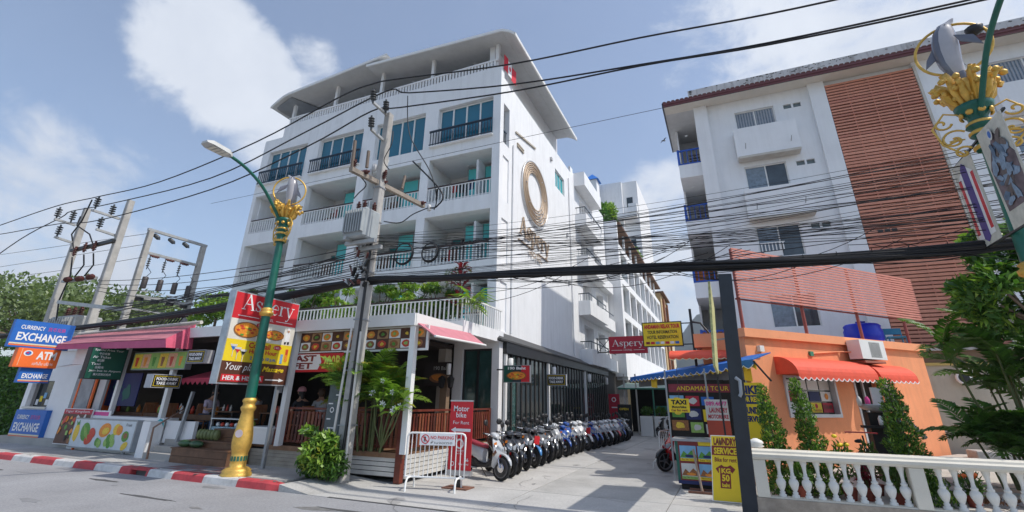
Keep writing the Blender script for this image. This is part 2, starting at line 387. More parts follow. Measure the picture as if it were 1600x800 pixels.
gold = mat('gold_paint', (0.70,0.43,0.09), 0.45, 0.2, 8, 0.25, 40, metal=0.45, dirt=0.2)
green = mat('green_enamel', (0.005,0.115,0.08), 0.4, 0.15, 5, dirt=0.12)
red = mat('sign_red', (0.62,0.02,0.03), 0.5, 0.04)
crimson = mat('sign_crimson', (0.45,0.01,0.035), 0.5, 0.04)
yellow = mat('sign_yellow', (0.85,0.62,0.02), 0.5, 0.04)
blue = mat('sign_blue', (0.02,0.14,0.50), 0.5, 0.05)
navy = mat('sign_navy', (0.01,0.02,0.12), 0.5, 0.05)
orange = mat('sign_orange', (0.90,0.17,0.03), 0.5, 0.05)
signwhite = mat('sign_white', (0.82,0.82,0.82), 0.5, 0.02)
cream = mat('cream_letter', (0.78,0.68,0.45), 0.5, 0.03)
ink = mat('sign_ink', (0.01,0.01,0.012), 0.5, 0.03)
brown = mat('sign_brown', (0.10,0.035,0.02), 0.5, 0.05)
pink = mat('sign_pink', (0.65,0.06,0.28), 0.5, 0.05)
dgreen = mat('board_green', (0.01,0.09,0.06), 0.5, 0.08)
maroon = mat('maroon_paint', (0.22,0.02,0.02), 0.5, 0.08)
redfruit = mat('print_red', (0.60,0.06,0.03), 0.5, 0.25, 30)
orfruit = mat('print_orange', (0.80,0.28,0.03), 0.5, 0.2, 25)
yefruit = mat('print_yellow', (0.80,0.55,0.05), 0.5, 0.2, 25)
grfruit = mat('print_green', (0.10,0.30,0.04), 0.5, 0.25, 25)
lgfruit = mat('print_light_green', (0.30,0.50,0.12), 0.5, 0.2, 25)
brfruit = mat('print_brown', (0.30,0.12,0.04), 0.5, 0.4, 30)
skyprint = mat('print_sky', (0.20,0.42,0.65), 0.5, 0.2, 3)
whtprint = mat('print_pale', (0.62,0.62,0.60), 0.5, 0.1)

# ================================================================ ground, road, kerb, lane
def struct(o): return tag(o, kind='structure')
b = MB(); b.box(-1750, 1850, -150, 1850, -1.0, -0.05); struct(b.build('ground', soil))
b = MB(); b.box(-120, 60, -6, 8.16, -0.3, 0.0); road = struct(b.build('road', asphalt))
b = MB(); b.box(-9.0, 14, 8.16, 10.62, -0.3, -0.004); b.box(-7.6, 3.5, 10.62, 110, -0.3, -0.03)
lane = struct(b.build('lane_base', mat('joint_dark', (0.12,0.115,0.11), 0.95)))
slabm = [mat('lane_slab_a', (0.46,0.45,0.43), 0.9, 0.10, 1.1, 0.2, 60, dirt=0.25, speck=0.2), mat('lane_slab_b', (0.49,0.475,0.45), 0.9, 0.10, 1.4, 0.2, 60, dirt=0.18, speck=0.2), mat('lane_slab_c', (0.43,0.42,0.40), 0.9, 0.12, 1.2, 0.2, 60, dirt=0.3, speck=0.2)]
ys = [8.165, 10.62, 14.4, 18.2, 22.0, 25.8, 29.6, 33.4, 38, 43, 48, 54, 60, 68, 78]
for xa, xb in ((-8.6,-4.15), (-4.15,-1.3), (-1.3,1.55)):
    for a, c in zip(ys, ys[1:]):
        x0 = max(xa, -8.6 if c < 10.7 else -7.5)
        b = MB(); b.box(x0+0.008, xb-0.008, a+0.008, c-0.008, -0.028, 0.004); b.build('concrete_slab', random.choice(slabm), lane)
b = MB(); b.box(1.55, 14, 8.17, 10.3, -0.02, 0.004); b.build('apron_slab', slabm[1], lane)
b = MB(); b.box(-7.4, 0.6, 8.14, 8.2, -0.01, 0.008); b.build('joint_strip', mat('tar', (0.08,0.08,0.08), 0.9), lane)
# pavement along the road, slabs with joints
b = MB(); b.box(-90, -8.7, 8.3, 16, -0.3, 0.105); walk = struct(b.build('pavement', mat('joint_grey', (0.16,0.155,0.15), 0.95)))
x = -60.0
while x < -9.2:
    w = 1.5; b = MB(); b.box(x+0.006, min(x+w, -8.75)-0.006, 8.37, 10.15, 0.10, 0.13); b.build('paving_slab', concrete2, walk); x += w
terr = [mat('tile_red', (0.26,0.15,0.14), 0.85, 0.15), mat('tile_grey', (0.30,0.285,0.28), 0.85, 0.15), mat('tile_dark', (0.19,0.17,0.17), 0.85, 0.15)]
for i in range(6):
    for j in range(3):
        b = MB(); b.box(-13.2+i*0.4+0.004, -12.8+i*0.4-0.004, 8.45+j*0.27+0.004, 8.72+j*0.27-0.004, 0.12, 0.137); b.build('paving_tile', terr[0 if (i+j) % 2 else random.choice((1,2))], walk)
b = MB(); b.add([(-8.72,8.16,0.13),(-8.72,10.0,0.13),(-7.3,10.0,0.008),(-7.9,8.16,0.008),(-8.72,8.16,-.02),(-8.72,10.0,-.02),(-7.3,10.0,-.02),(-7.9,8.16,-.02)], [(0,3,2,1),(0,1,5,4),(1,2,6,5),(2,3,7,6),(3,0,4,7)])
b.build('ramp', concrete2, walk)
kerbr = mat('kerb_red', (0.50,0.055,0.065), 0.7, 0.18, 6, 0.2, 40, dirt=0.3); kerbw = mat('kerb_white', (0.62,0.61,0.59), 0.7, 0.12, 6, 0.2, 40, dirt=0.35)
ks = [-8.72, -9.94, -11.02, -12.08, -12.97, -14.09, -15.15, -16.10, -17.05, -18.20, -19.21]
while ks[-1] > -58: ks.append(ks[-1]-1.04)
for i, (x1, x0) in enumerate(zip(ks, ks[1:])):
    b = MB(); z = 0.15; prof = [(8.12,-0.05),(8.155,z-0.03),(8.185,z),(8.38,z),(8.38,-0.05)]
    def pr(xa, xb, prof=prof):
        n = len(prof); b.add([(xa,p,q) for p, q in prof]+[(xb,p,q) for p, q in prof], [tuple(range(n)), tuple(range(n,2*n))[::-1]]+[(k,(k+1) % n,n+(k+1) % n,n+k) for k in range(n)])
    if i == 4:
        pr(x0+0.004, x0+0.42); pr(x1-0.08, x1-0.004)
        b.box(x0+0.42, x1-0.08, 8.17, 8.38, 0.10, z); b.box(x0+0.42, x1-0.08, 8.36, 8.38, -0.05, 0.10)
    elif i == 0:
        pr(x0+0.004, x1-0.35); b.add([(x1-0.35,8.12,-.05),(x1-0.35,8.155,.12),(x1-0.35,8.185,.15),(x1-0.35,8.38,.15),(x1-0.35,8.38,-.05),(x1,8.24,-.05),(x1-.04,8.25,.09),(x1-.08,8.27,.12),(x1-.05,8.36,.12),(x1,8.38,-.05)], [(0,1,6,5),(1,2,7,6),(2,3,8,7),(3,4,9,8),(5,6,7,8,9)])
    else: pr(x0+0.004, x1-0.004)
    b.build('kerb_stone', kerbw if i % 2 else kerbr, walk)
# drain cover and tar patches on the road
b = MB(); b.lathe([(0.33,0.0),(0.33,0.006)], 24, (-14.9, 5.6, 0)); b.build('manhole_cover', mat('iron', (0.10,0.10,0.10), 0.6, 0.2, metal=0.5), road)
for (cx, cy, rx, ry) in ((-13.2,7.35,0.55,0.07), (-17.5,7.1,0.5,0.06), (-10.4,6.6,0.7,0.05), (-6.2,7.4,0.8,0.06)):
    f = Face((cx,cy,0), (1,0,0), (0,1,0), (0,0,1), road); f.disc(0, 0, rx, ry, mat('tar', (0.08,0.08,0.08), 0.9), d=0.004, n=18, name='tar_patch', jag=0.3)
# distant wooded mountain
mt = leafmat('mountain_green', (0.010,0.022,0.014), (0.016,0.034,0.02)); rg = random.Random(5)
def mh(x, y):
    h = 205*math.exp(-((x+30)/115)**2)+120*math.exp(-((x-240)/220)**2)+95*math.exp(-((x+560)/260)**2)+70*math.exp(-((x-800)/350)**2)
    e = max(0, 1-abs(y-1300)/430); e = e*e*(3-2*e)
    import mathutils
    return (h*(0.8+0.35*mathutils.noise.fractal(Vector((x*0.012, y*0.012, 0.3)), 1.0, 2.0, 5))+8)*e-3
V = []; F = []; nx, ny = 150, 40
for j in range(ny+1):
    for i in range(nx+1):
        x = -1500+3200*i/nx; y = 860+880*j/ny; V.append((x, y, mh(x, y)))
for j in range(ny):
    for i in range(nx): a = j*(nx+1)+i; F.append((a, a+1, a+nx+2, a+nx+1))
struct(bpy.data.objects.new('hills', fastmesh('hills', V, F, mt, True))); COL.objects.link(bpy.data.objects['hills'])

rg = random.Random(44); st1 = mat('oil_stain',(0.20,0.195,0.19),0.6,0.3,6); st2 = mat('damp_patch',(0.33,0.32,0.31),0.85,0.25,3); f = Face((0,0,0.0045), (1,0,0), (0,1,0), (0,0,1), lane)
for i in range(26):
    x, y = rg.uniform(-7.2,0.6), rg.uniform(8.4,24); r = rg.uniform(.05,.3); f.disc(x, y, r, r*rg.uniform(.3,.9), rg.choice((st1,st2,st2)), 0.0025+0.00005*i, 14, rg.uniform(0,3), name='stain', jag=.35)
for i in range(9):                                       # hairline cracks
    x, y, a = rg.uniform(-6.5,0), rg.uniform(8.5,18), rg.uniform(0,6.28); pts = [(x,y)]
    for k in range(9): a += rg.uniform(-.5,.5); x += .16*cos(a); y += .16*sin(a); pts.append((x,y))
    b = MB(); f.stroke(b, pts, .008, 0.006); b.build('crack', MATS['tar'], lane)
f2 = Face((0,0,0.0), (1,0,0), (0,1,0), (0,0,1), road)
for i in range(16):
    x, y = rg.uniform(-22,-3), rg.uniform(5.2,7.9); r = rg.uniform(.06,.35); f2.disc(x, y, r*1.6, r*.5, rg.choice((mat('road_patch',(0.22,0.22,0.225),.9,.2,3),st1)), 0.003+0.00005*i, 14, rg.uniform(-.3,.3), name='road_stain', jag=.3)
for i in range(30):
    x, y = rg.uniform(-24,-8.8), rg.uniform(8.2,8.36); r = rg.uniform(.012,.05); f3 = Face((0,0,0.1515), (1,0,0), (0,1,0), (0,0,1), walk); f3.disc(x, y, r*1.5, r, MATS['joint_grey'], 0.001+0.00003*i, 8, rg.uniform(0,3), name='chip', jag=.4)

# ================================================================ main hotel block
hotel = thing('hotel_building', 'five-storey white hotel with roof canopy, balconies and big ring emblem', 'building', (-14.2, 15, 0))
FY = 15.0; XL, XR = -21.25, -7.18
bays = [(-21.02,-18.05), (-17.5,-14.45), (-13.95,-10.93), (-10.52,-7.53)]
rows = [(9.34,11.38), (6.68,8.72), (4.0,6.05)]
fw = MB(); hs = [(a,b_,z0,z1) for a, b_ in bays for z0, z1 in rows]+[(a+0.28,b_,12.0,13.92) for a, b_ in bays]
holes(fw, 'x', XL, XR, 3.85, 14.7, hs, FY, FY+0.3)
fw.box(-20.0, XR, FY, FY+0.3, 14.7, 15.4)
fw.build('front_wall', white, hotel)
b = MB()                                              # balcony fins with a shadow line, floor slabs and ceilings
for (z0, z1) in rows:
    b.box(XL+0.02, XR-0.02, FY+0.302, FY+2.4, z1+0.002, z1+0.30)
    for x in (-21.2, -17.78, -14.2, -10.73, -7.36): b.box(x-0.13, x+0.13, FY+0.302, FY+2.4, z0-0.33, z1)
b.box(XL+0.02, XR-0.02, FY+0.302, FY+2.4, 3.70, 3.98)
b.build('balcony_slabs', mat('balcony_white',(0.86,0.86,0.86),.75,.03), hotel)
b = MB(); hb = []
for r, (z0, z1) in enumerate(rows):
    for k, (a, c) in enumerate(bays):
        hb += [(c-2.85, c-1.85, z0+0.0, z0+1.72)] if k != 0 else [(a+0.9, c-0.1, z0+0.0, z0+1.75)]
holes(b, 'x', XL+0.02, XR-0.02, 3.98, 11.6, hb, FY+2.0, FY+2.12); b.build('balcony_back_wall', MATS['balcony_white'], hotel)
b = MB(); b.box(XL, XL+0.3, FY+0.302, 26, 3.85, 14.7); b.box(XL+0.3, XR, 25.7, 26, 3.85, 14.7); b.build('far_walls', white, hotel)
rd = random.Random(3)
frame_m = mat('window_frame_grey', (0.35,0.37,0.38), 0.5)
def glazing(parent, x0, x1, z0, z1, y, n, gm, fm=None, w=0.05, mull=None, name='window', th=0.06):
    fm = fm or whitepaint; b = MB(); b.box(x0, x1, y-th, y, z0, z0+w); b.box(x0, x1, y-th, y, z1-w, z1)
    b.box(x0, x0+w, y-th, y, z0+w, z1-w); b.box(x1-w, x1, y-th, y, z0+w, z1-w)
    xs = [x0+(x1-x0)*i/n for i in range(n+1)]
    for x in xs[1:-1]: b.box(x-w*0.6, x+w*0.6, y-th-0.01, y, z0+w, z1-w)
    o = b.build(name, fm, parent)
    for i in range(n):
        p = MB(); e = w*0.55; p.box(xs[i]+(e if i else w), xs[i+1]-(e if i < n-1 else w), y-th*0.4, y-th*0.2, z0+w, z1-w)
        p.build('pane', gm[i % len(gm)] if isinstance(gm, list) else gm, o)
    return o
# top floor: four groups of tall blue panes, dark rails outside three of them
for k, (a, c) in enumerate(bays):
    glazing(hotel, a+0.30, c-0.02, 12.02, 13.88, FY+0.22, 4, blueglass, whitepaint, 0.05)
railbar_w = MB(); railbar_w.box(-0.022, 0.022, -0.012, 0.012, 0, 0.60); railbar_w = railbar_w.mesh('railing_bar', whitepaint)
railbar_d = MB(); railbar_d.box(-0.014, 0.014, -0.014, 0.014, 0, 0.58); railbar_d = railbar_d.mesh('railing_bar', mat('dark_blue_metal', (0.015,0.03,0.05), 0.4))
dkm = MATS['dark_blue_metal']; railtop_m = mat('rail_brown', (0.05,0.025,0.02), 0.5)
def railing(parent, x0, x1, y, z0, h, n, barmesh, topm, basem, name='balcony_railing', barh=0.6):
    b = MB(); b.box(x0, x1, y-0.025, y+0.025, z0+h, z0+h+0.045); o = b.build(name, topm, parent)
    b = MB(); b.box(x0, x1, y-0.015, y+0.015, z0+0.03, z0+0.06); b.box(x0, x1, y-0.015, y+0.015, z0+h-0.05, z0+h-0.02); b.build('rail', basem, o)
    for i in range(n): put(barmesh, 'railing_bar', o, (x0+(i+0.5)*(x1-x0)/n, y, z0+0.0), scale=(1,1,(h-0.02)/barh))
    return o
for k in (0, 1, 3):
    a, c = bays[k]; railing(hotel, a-0.02, c+0.04, FY-0.14, 12.02, 0.68, 22, railbar_d, dkm, dkm)
    b = MB(); b.box(a-0.02, c+0.04, FY-0.16, FY-0.001, 11.96, 12.0); b.build('ledge', white, hotel)
cloth = [mat('cloth_red', (0.35,0.04,0.04), 0.9), mat('cloth_navy', (0.02,0.04,0.12), 0.9), mat('cloth_black', (0.02,0.02,0.025), 0.9)]
for r, (z0, z1) in enumerate(rows):
    for k, (a, c) in enumerate(bays):
        railing(hotel, a, c, FY+0.06, z0+0.02, 0.68, 19, railbar_w, railtop_m, whitepaint)
        y = FY+2.05
        if k:
            yf = FY+1.2; zt = z1-0.12
            glazing(hotel, c-1.72, c-0.05, z0, zt, yf, 2, tealcurtain, frame_m, 0.03, name='glazed_corner')
            b = MB(); b.box(c-1.75, c-1.72, yf, y-0.1, z0, zt); b.build('corner_side', tealglass, hotel)
            glazing(hotel, c-2.85, c-1.85, z0, z0+1.72, y, 2, [tealglass, darkglass], frame_m, 0.05, name='balcony_door')
        else:
            glazing(hotel, a+0.9, c-0.1, z0, z0+1.75, y, 3, [tealglass, tealcurtain, darkglass], frame_m, 0.05, name='balcony_door')
        f = MB(); f.lathe([(0.06,-0.02),(0.06,0.0)], 10, ((a+c)/2-0.2, FY+1.1, z1-0.002)); f.build('ceiling_lamp', whitepaint, hotel)
        if k and r < 2:                                # drying rack on the balcony
            b = MB(); xx = a+0.45
            for dx in (0, 0.32): b.tube([(xx+dx, FY+0.5, z0), (xx+dx, FY+0.5, z0+1.05)], 0.012, 6)
            for dz in (0.75, 0.9): b.tube([(xx-0.02, FY+0.5, z0+dz), (xx+0.34, FY+0.5, z0+dz)], 0.008, 6)
            b.build('drying_rack', greymetal, hotel)
# side wall towards the lane, with slot windows, then the roof terrace set back
SX = XR
slots = [(FY+0.32, FY+0.92, 11.75, 13.65), (FY+0.32, FY+0.92, 9.2, 11.15), (FY+0.32, FY+0.92, 6.6, 8.4), (FY+0.32, FY+0.92, 4.1, 5.9)]
b = MB(); holes(b, 'y', FY+0.302, 25.7, 3.6, 14.4, slots+[(22.15,23.80,12.72,13.80)], SX-0.25, SX)
b.build('side_wall', white, hotel)
b = MB(); holes(b, 'y', FY+0.302, 24.2, 14.4, 16.9, [(16.2,16.9,15.3,15.75),(17.9,18.6,15.15,15.6),(20.6,21.3,15.0,15.45)], SX-0.75, SX-0.5); b.box(SX-0.5, SX-0.001, FY+0.302, 25.7, 14.3, 14.399); b.build('upper_side_wall', white, hotel)
for (y0, z0) in ((16.2,15.3),(17.9,15.15),(20.6,15.0)):
    b = MB(); b.box(SX-0.66, SX-0.62, y0, y0+0.7, z0, z0+0.45); b.build('pane', tealglass, hotel)
b = MB(); b.box(SX-0.12, SX-0.002, FY+0.302, 25.7, 14.402, 14.95); b.box(SX-0.12, SX-0.002, 25.2, 25.7, 14.952, 15.4); b.build('parapet', white, hotel)
for (y0, y1, z0, z1) in slots:
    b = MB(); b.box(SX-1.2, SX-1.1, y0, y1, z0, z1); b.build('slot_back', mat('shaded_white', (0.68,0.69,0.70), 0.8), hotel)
    b = MB(); b.box(SX-0.16, SX-0.12, y0, y1, z0+0.72, z0+0.77); 
    for q in range(4): b.box(SX-0.15, SX-0.13, y0+0.08+q*0.15, y0+0.10+q*0.15, z0, z0+0.72)
    b.build('slot_railing', dkm, hotel)
b = MB(); b.box(SX-0.14, SX-0.08, 22.15, 23.80, 12.72, 12.78); b.box(SX-0.14, SX-0.08, 22.15, 23.80, 13.74, 13.80)
for y in (22.15, 22.67, 23.22, 23.75): b.box(SX-0.14, SX-0.08, y, y+0.05, 12.78, 13.74)
w = b.build('window', whitepaint, hotel); b = MB(); b.box(SX-0.12, SX-0.10, 22.2, 23.75, 12.78, 13.74); b.build('pane', tealglass, w)
b = MB(); b.bar((SX+0.04, 16.55, 12.9), (SX+0.04, 19.0, 13.35), 0.05, 0.08); b.build('conduit', mat('beige_strip', (0.45,0.40,0.32), 0.7), hotel)
b = MB(); b.box(SX+0.002, SX+0.06, 16.75, 17.5, 12.42, 12.48); b.box(SX+0.002, SX+0.06, 16.75, 17.5, 12.30, 12.36); b.build('bracket_plate', mat('beige_strip', (0.45,0.40,0.32)), hotel)
# roof terrace balustrade
rb = MB(); rb.box(-0.045, 0.045, -0.03, 0.03, 0, 0.40); rb = rb.mesh('balustrade_slat', white2)
b = MB(); b.box(-19.9, -7.42, FY+0.05, FY+0.16, 15.80, 15.88); par = b.build('roof_balustrade', white2, hotel)
for i in range(76): put(rb, 'balustrade_slat', par, (-19.78+i*0.163, FY+0.1, 15.401))
b = MB(); b.box(SX-0.45, SX-0.3, FY+0.4, 16.4, 14.96, 15.88); b.build('terrace_side_wall', white2, par)
roof_z = lambda x: 16.92+0.085*(x+20.0) if x < -14.4 else 17.18-0.055*(x+14.4)
for x in (-19.81, -16.87, -13.9, -10.9, -7.50):
    b = MB(); b.box(x-0.075, x+0.075, FY+0.17, FY+0.32, 15.4, roof_z(x)); b.build('roof_post', white2, hotel)
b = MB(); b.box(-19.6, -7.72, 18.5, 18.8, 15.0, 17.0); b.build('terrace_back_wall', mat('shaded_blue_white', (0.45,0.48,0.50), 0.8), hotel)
b = MB(); b.box(-19.9, -7.42, FY+0.33, 18.5, 15.0, 15.1); b.build('terrace_floor', white, hotel)
# barrel roof in two overlapping sheets, rolled down at both ends, with a long eave over the lane side
roofm = mat('roof_metal', (0.55,0.55,0.52), 0.5, 0.12, 2, dirt=0.45, metal=0.2); roofw = mat('roof_trim_white', (0.74,0.74,0.72), 0.6, 0.08, dirt=0.15)
def roof_profile(x, seg):
    if seg == 0: return 16.98+0.085*(x+20.0)-max(0, -19.7-x)**1.4*0.42
    return 17.25-0.055*(x+14.4)-max(0, x+7.0)**1.5*0.7
for seg, (xa, xb) in enumerate(((-20.75,-13.2), (-14.4,-6.36))):
    b = MB(); n = 26; y0 = 14.5; y1 = 24.1 if seg else 19.0; tp = []; lo = []
    for i in range(n+1):
        x = xa+(xb-xa)*i/n; tp.append((x, roof_profile(x, seg))); 
    for i in range(n):
        (x0, z0), (x1, z1) = tp[i], tp[i+1]
        b.add([(x0,y0,z0),(x1,y0,z1),(x1,y1,z1),(x0,y1,z0),(x0,y0,z0-0.06),(x1,y0,z1-0.06),(x1,y1,z1-0.06),(x0,y1,z0-0.06)], [(0,1,2,3),(4,7,6,5),(0,4,5,1),(2,6,7,3)])
    b.build('roof_sheet', mat('roof_underside',(0.60,0.61,0.61),.7,.06), hotel)
    b = MB()
    for (x0, z0), (x1, z1) in zip(tp, tp[1:]): b.add([(x0,14.44,z0-0.10),(x1,14.44,z1-0.10),(x1,14.44,z1+0.03),(x0,14.44,z0+0.03),(x0,14.497,z0-0.10),(x1,14.497,z1-0.10),(x1,14.497,z1+0.03),(x0,14.497,z0+0.03)], [(0,1,2,3),(4,7,6,5),(0,4,5,1),(3,2,6,7)])
    b.build('roof_fascia', whitepaint, hotel)
b = MB()                                               # corrugated eave along the lane
ny = 150; prof = [(-7.75,16.98),(-7.2,16.95),(-6.75,16.87),(-6.5,16.70),(-6.36,16.52)]
for i in range(ny):
    ya = 14.55+9.35*i/ny; yb = 14.55+9.35*(i+1)/ny; oa = 0.035*(i % 2); ob = 0.035*((i+1) % 2)
    for (x0, z0), (x1, z1) in zip(prof, prof[1:]): b.add([(x0,ya,z0-0.14+oa),(x1,ya,z1-0.14+oa),(x1,yb,z1-0.14+ob),(x0,yb,z0-0.14+ob)], [(0,3,2,1)])
b.build('corrugated_eave', roofm, hotel)
b = MB(); 
for i in range(8): a = 14.5+i*1.18; b.box(-6.39, -6.33, a, a+1.175, 16.34, 16.50)
b.build('eave_trim', roofw, hotel)
b = MB(); b.add([(-20.7,14.7,16.5),(-19.6,14.7,16.95),(-17.9,18.6,17.0),(-20.2,18.6,16.5),(-20.7,14.7,16.47),(-19.6,14.7,16.92),(-17.9,18.6,16.97),(-20.2,18.6,16.47)], [(0,1,2,3),(4,7,6,5)]); b.build('rolled_end', greymetal, hotel)
for x in (-17.9, -15.4, -12.4, -8.9):                 # ceiling fans under the canopy
    b = MB(); b.tube([(x,16.3,17.0),(x,16.3,16.7)], 0.02, 6); b.lathe([(0.02,0),(0.09,0.02),(0.09,0.08),(0.03,0.1)], 10, (x,16.3,16.62))
    for a in (0.3, 2.4, 4.5): b.bar((x+0.08*cos(a),16.3+0.08*sin(a),16.67), (x+0.55*cos(a),16.3+0.55*sin(a),16.67), 0.11, 0.012)
    b.build('ceiling_fan', whitepaint, hotel)
flagr = mat('flag_red', (0.62,0.03,0.05), 0.8)
fl = thing('banner_flag', 'red and white flag hung on the roof corner of the white hotel', 'flag', (-7.2,15.1,15.2))
f = Face((-7.14,15.15,15.05), (0.15,0.95,-.12), (0,0,1), (1,0,0), fl)
f.panel(0,0.25,0.33,1.05, flagr, name='flag_cloth'); f.panel(0.33,0.2,0.62,0.95, signwhite, name='flag_cloth'); f.panel(0.62,0.1,1.0,0.85, flagr, name='flag_cloth'); f.disc(0.48,0.6,0.07,0.13, flagr, name='emblem')
# ring emblem: eight nested arcs standing off the wall, and the name below it
bronze = mat('bronze', (0.50,0.38,0.27), 0.5, 0.1, metal=0.15); silver = mat('brushed_silver', (0.60,0.60,0.60), 0.35, 0.1, metal=0.6)
cy, cz = 18.85, 10.95
for i in range(7):
    r = 0.92+i*0.112; b = MB(); off = 0.07+0.015*(i % 2)
    pts = [(SX+off, cy+0.012*i+(r*1.06)*cos(t), cz-0.02*i+(r)*sin(t)) for t in [2*pi*q/40 for q in range(41)]]
    b.tube(pts, 0.034, 6, caps=False); b.build('ring', bronze if i not in (6,) else silver, hotel)
em = MB()
for a in range(0, 360, 45): t = radians(a); em.bar((SX+0.0, cy+1.2*cos(t), cz+1.2*sin(t)), (SX+0.15, cy+1.2*cos(t), cz+1.2*sin(t)), 0.04)
em.build('emblem_bracket', silver, hotel)
fs = Face((SX,16.95,8.25), (0,1,0), (0,0,1), (1,0,0), hotel)
serif_word(fs, 'Aspery', 0.10, 0.06, 3.85, 0.84, bronze, 0.03, 0.045)
fs.text('HOTEL', 1.15, -0.62, 2.75, -0.32, bronze, 0.08, bold=0.03)
fs.panel(0.0,-0.24,1.6,-0.20, bronze, 0.06, 0.05, name='rule'); fs.panel(2.3,-0.24,3.7,-0.20, bronze, 0.06, 0.05, name='rule')
b = MB(); b.box(-17.5,-7.2, 26.0, 30, 3.85, 3.86)
# ---------------------------------------------------------------- terrace above the cafe, porch roof
b = MB(); b.box(-16.6, -6.85, 12.2, FY-0.002, 3.62, 3.98); b.build('terrace_slab', white, hotel)
b = MB(); b.box(-21.2, -6.95, 9.85, 12.19, 3.56, 3.76); b.build('porch_roof', offwhite, hotel)
b = MB(); b.box(-16.2, -6.9, 9.80, 9.849, 3.50, 3.80); b.box(-6.949, -6.88, 9.85, 12.19, 3.50, 3.80); b.build('porch_fascia', whitepaint, hotel)
tr = railing(hotel, -16.5, -6.92, 12.3, 3.98, 0.70, 62, railbar_w, railtop_m, whitepaint, 'terrace_railing')
b = MB(); b.box(-6.96, -6.90, 12.3, FY, 4.68, 4.725); t2 = b.build('terrace_railing', whitepaint, hotel)
for i in range(17): put(railbar_w, 'railing_bar', t2, (-6.93, 12.4+i*0.155, 3.98), rot=(0,0,pi/2), scale=(1,1,1.15))
for (x, w) in ((-10.92,0.15), (-6.99,0.15)):
    b = MB(); b.box(x-w/2, x+w/2, 9.88, 10.03, 0.62, 3.5); b.build('porch_column', whitepaint, hotel)
b = MB(); b.box(-16.0, -15.86, 9.9, 10.04, 0.13, 3.5); b.build('porch_column', whitepaint, hotel); b = MB(); b.box(-18.7, -18.58, 9.95, 10.07, 1.2, 3.5); b.build('porch_column', whitepaint, hotel)
awpink = mat('awning_pink', (0.55,0.20,0.24), 0.75, 0.12, 3, 0.1, 20); 
aw = thing('side_awning', 'small faded pink retractable awning at the right end of the cafe porch', 'awning', (-6.8, 11, 3.4))
b = MB(); b.add([(-6.86,9.9,3.56),(-6.86,12.6,3.66),(-6.35,12.6,3.30),(-6.35,9.9,3.24),(-6.86,9.9,3.53),(-6.86,12.6,3.63),(-6.35,12.6,3.27),(-6.35,9.9,3.21)], [(0,1,2,3),(4,7,6,5),(0,3,7,4),(1,5,6,2),(2,6,7,3),(0,4,5,1)]); b.build('awning_cloth', awpink, aw)
b = MB(); b.tube([(-6.33,9.88,3.22),(-6.33,12.62,3.28)], 0.03, 6); b.build('roller', whitepaint, aw)
# ground floor behind the porch
bei = mat('beige_wall', (0.42,0.38,0.33), 0.8, 0.08)
b = MB(); b.box(-21.0, -8.62, 14.6, 14.9, 0.6, 3.6); b.build('cafe_back_wall', mat('cafe_shade_wall', (0.035,0.028,0.024), 0.8, 0.3), hotel)  # near-black colour carries the shade under the porch
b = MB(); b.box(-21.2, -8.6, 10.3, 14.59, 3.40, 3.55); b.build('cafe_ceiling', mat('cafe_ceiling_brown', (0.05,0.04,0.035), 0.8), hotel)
b = MB(); b.box(-21.2, -21.0, 10.2, 14.9, 0.1, 3.5); b.build('cafe_end_wall', bei, hotel)
# black glazed restaurant front along the lane
rest = thing('restaurant_front', 'white corner box and long black glazed restaurant front beside the lane', 'shopfront', (-7,22,0))
b = MB(); holes(b, 'x', -8.6, -6.86, 0.1, 3.78, [(-8.25,-7.13,0.5,3.42)], 14.7, 14.98); b.build('corner_frame', white2, rest)
glazing(rest, -8.25, -7.13, 0.5, 3.42, 14.86, 2, [mat('green_glass',(0.03,0.08,0.075),0.06,0.3,spec=.8)]*2, black, 0.06, name='shop_window')
b = MB(); b.add([(-8.75,14.5,3.80),(-6.7,14.5,3.72),(-6.62,31,3.60),(-7.17,31,3.85),(-7.17,15,4.05),(-8.75,14.99,4.0),(-8.75,14.5,3.74),(-6.7,14.5,3.66),(-6.62,31,3.54),(-7.17,31,3.6),(-7.17,15,3.6),(-8.75,14.99,3.6)],
                [(0,1,4,5),(1,2,3,4),(6,11,10,7),(7,10,9,8),(0,6,7,1),(1,7,8,2),(2,8,9,3)]); b.build('canopy', mat('canopy_dark', (0.06,0.06,0.06), 0.6), rest)
b = MB(); b.box(-6.9, -6.72, 14.99, 30.5, 3.28, 3.64); b.build('fascia', black, rest)
b = MB(); b.box(-6.93, -6.87, 15.0, 30.5, 0.0, 0.35); b.box(-7.16, -7.0, 15, 38, 0.0, 3.6); b.build('plinth', dark, rest)
y = 15.35; k = 0; bm_ = MB(); bm_.box(-0.03, 0.03, -0.045, 0.045, 0.35, 3.28); bm_ = bm_.mesh('door_frame', mat('dark_bronze_frame', (0.03,0.025,0.022), 0.4))
while y < 30.2:
    put(bm_, 'door_frame', rest, (-6.90, y, 0))
    b = MB(); b.box(-6.915, -6.90, y+0.05, y+0.41, 0.35, 3.28); b.build('glass_door', [darkglass, MATS['green_glass'] if k < 2 else darkglass, darkglass][k % 3], rest)
    y += 0.46; k += 1
for y in (15.05, 19.4, 25.2):
    b = MB(); b.box(-6.86, -6.76, y, y+0.12, 0, 3.26); b.build('white_post', whitepaint, rest)
for y in (15.22, 19.8, 25.6, 29.6):
    b = MB(); b.lathe([(0.07,0),(0.085,0.02),(0.085,0.36),(0.06,0.38)], 10, (-6.66, y, 2.75)); b.box(-6.74,-6.66,y-0.03,y+0.03,2.85,2.95); b.build('wall_lamp', whitepaint, rest)
b = MB(); b.box(-8.9, -8.62, 14.2, 14.98, 0.5, 3.5); b.build('corner_pier', bei, rest)
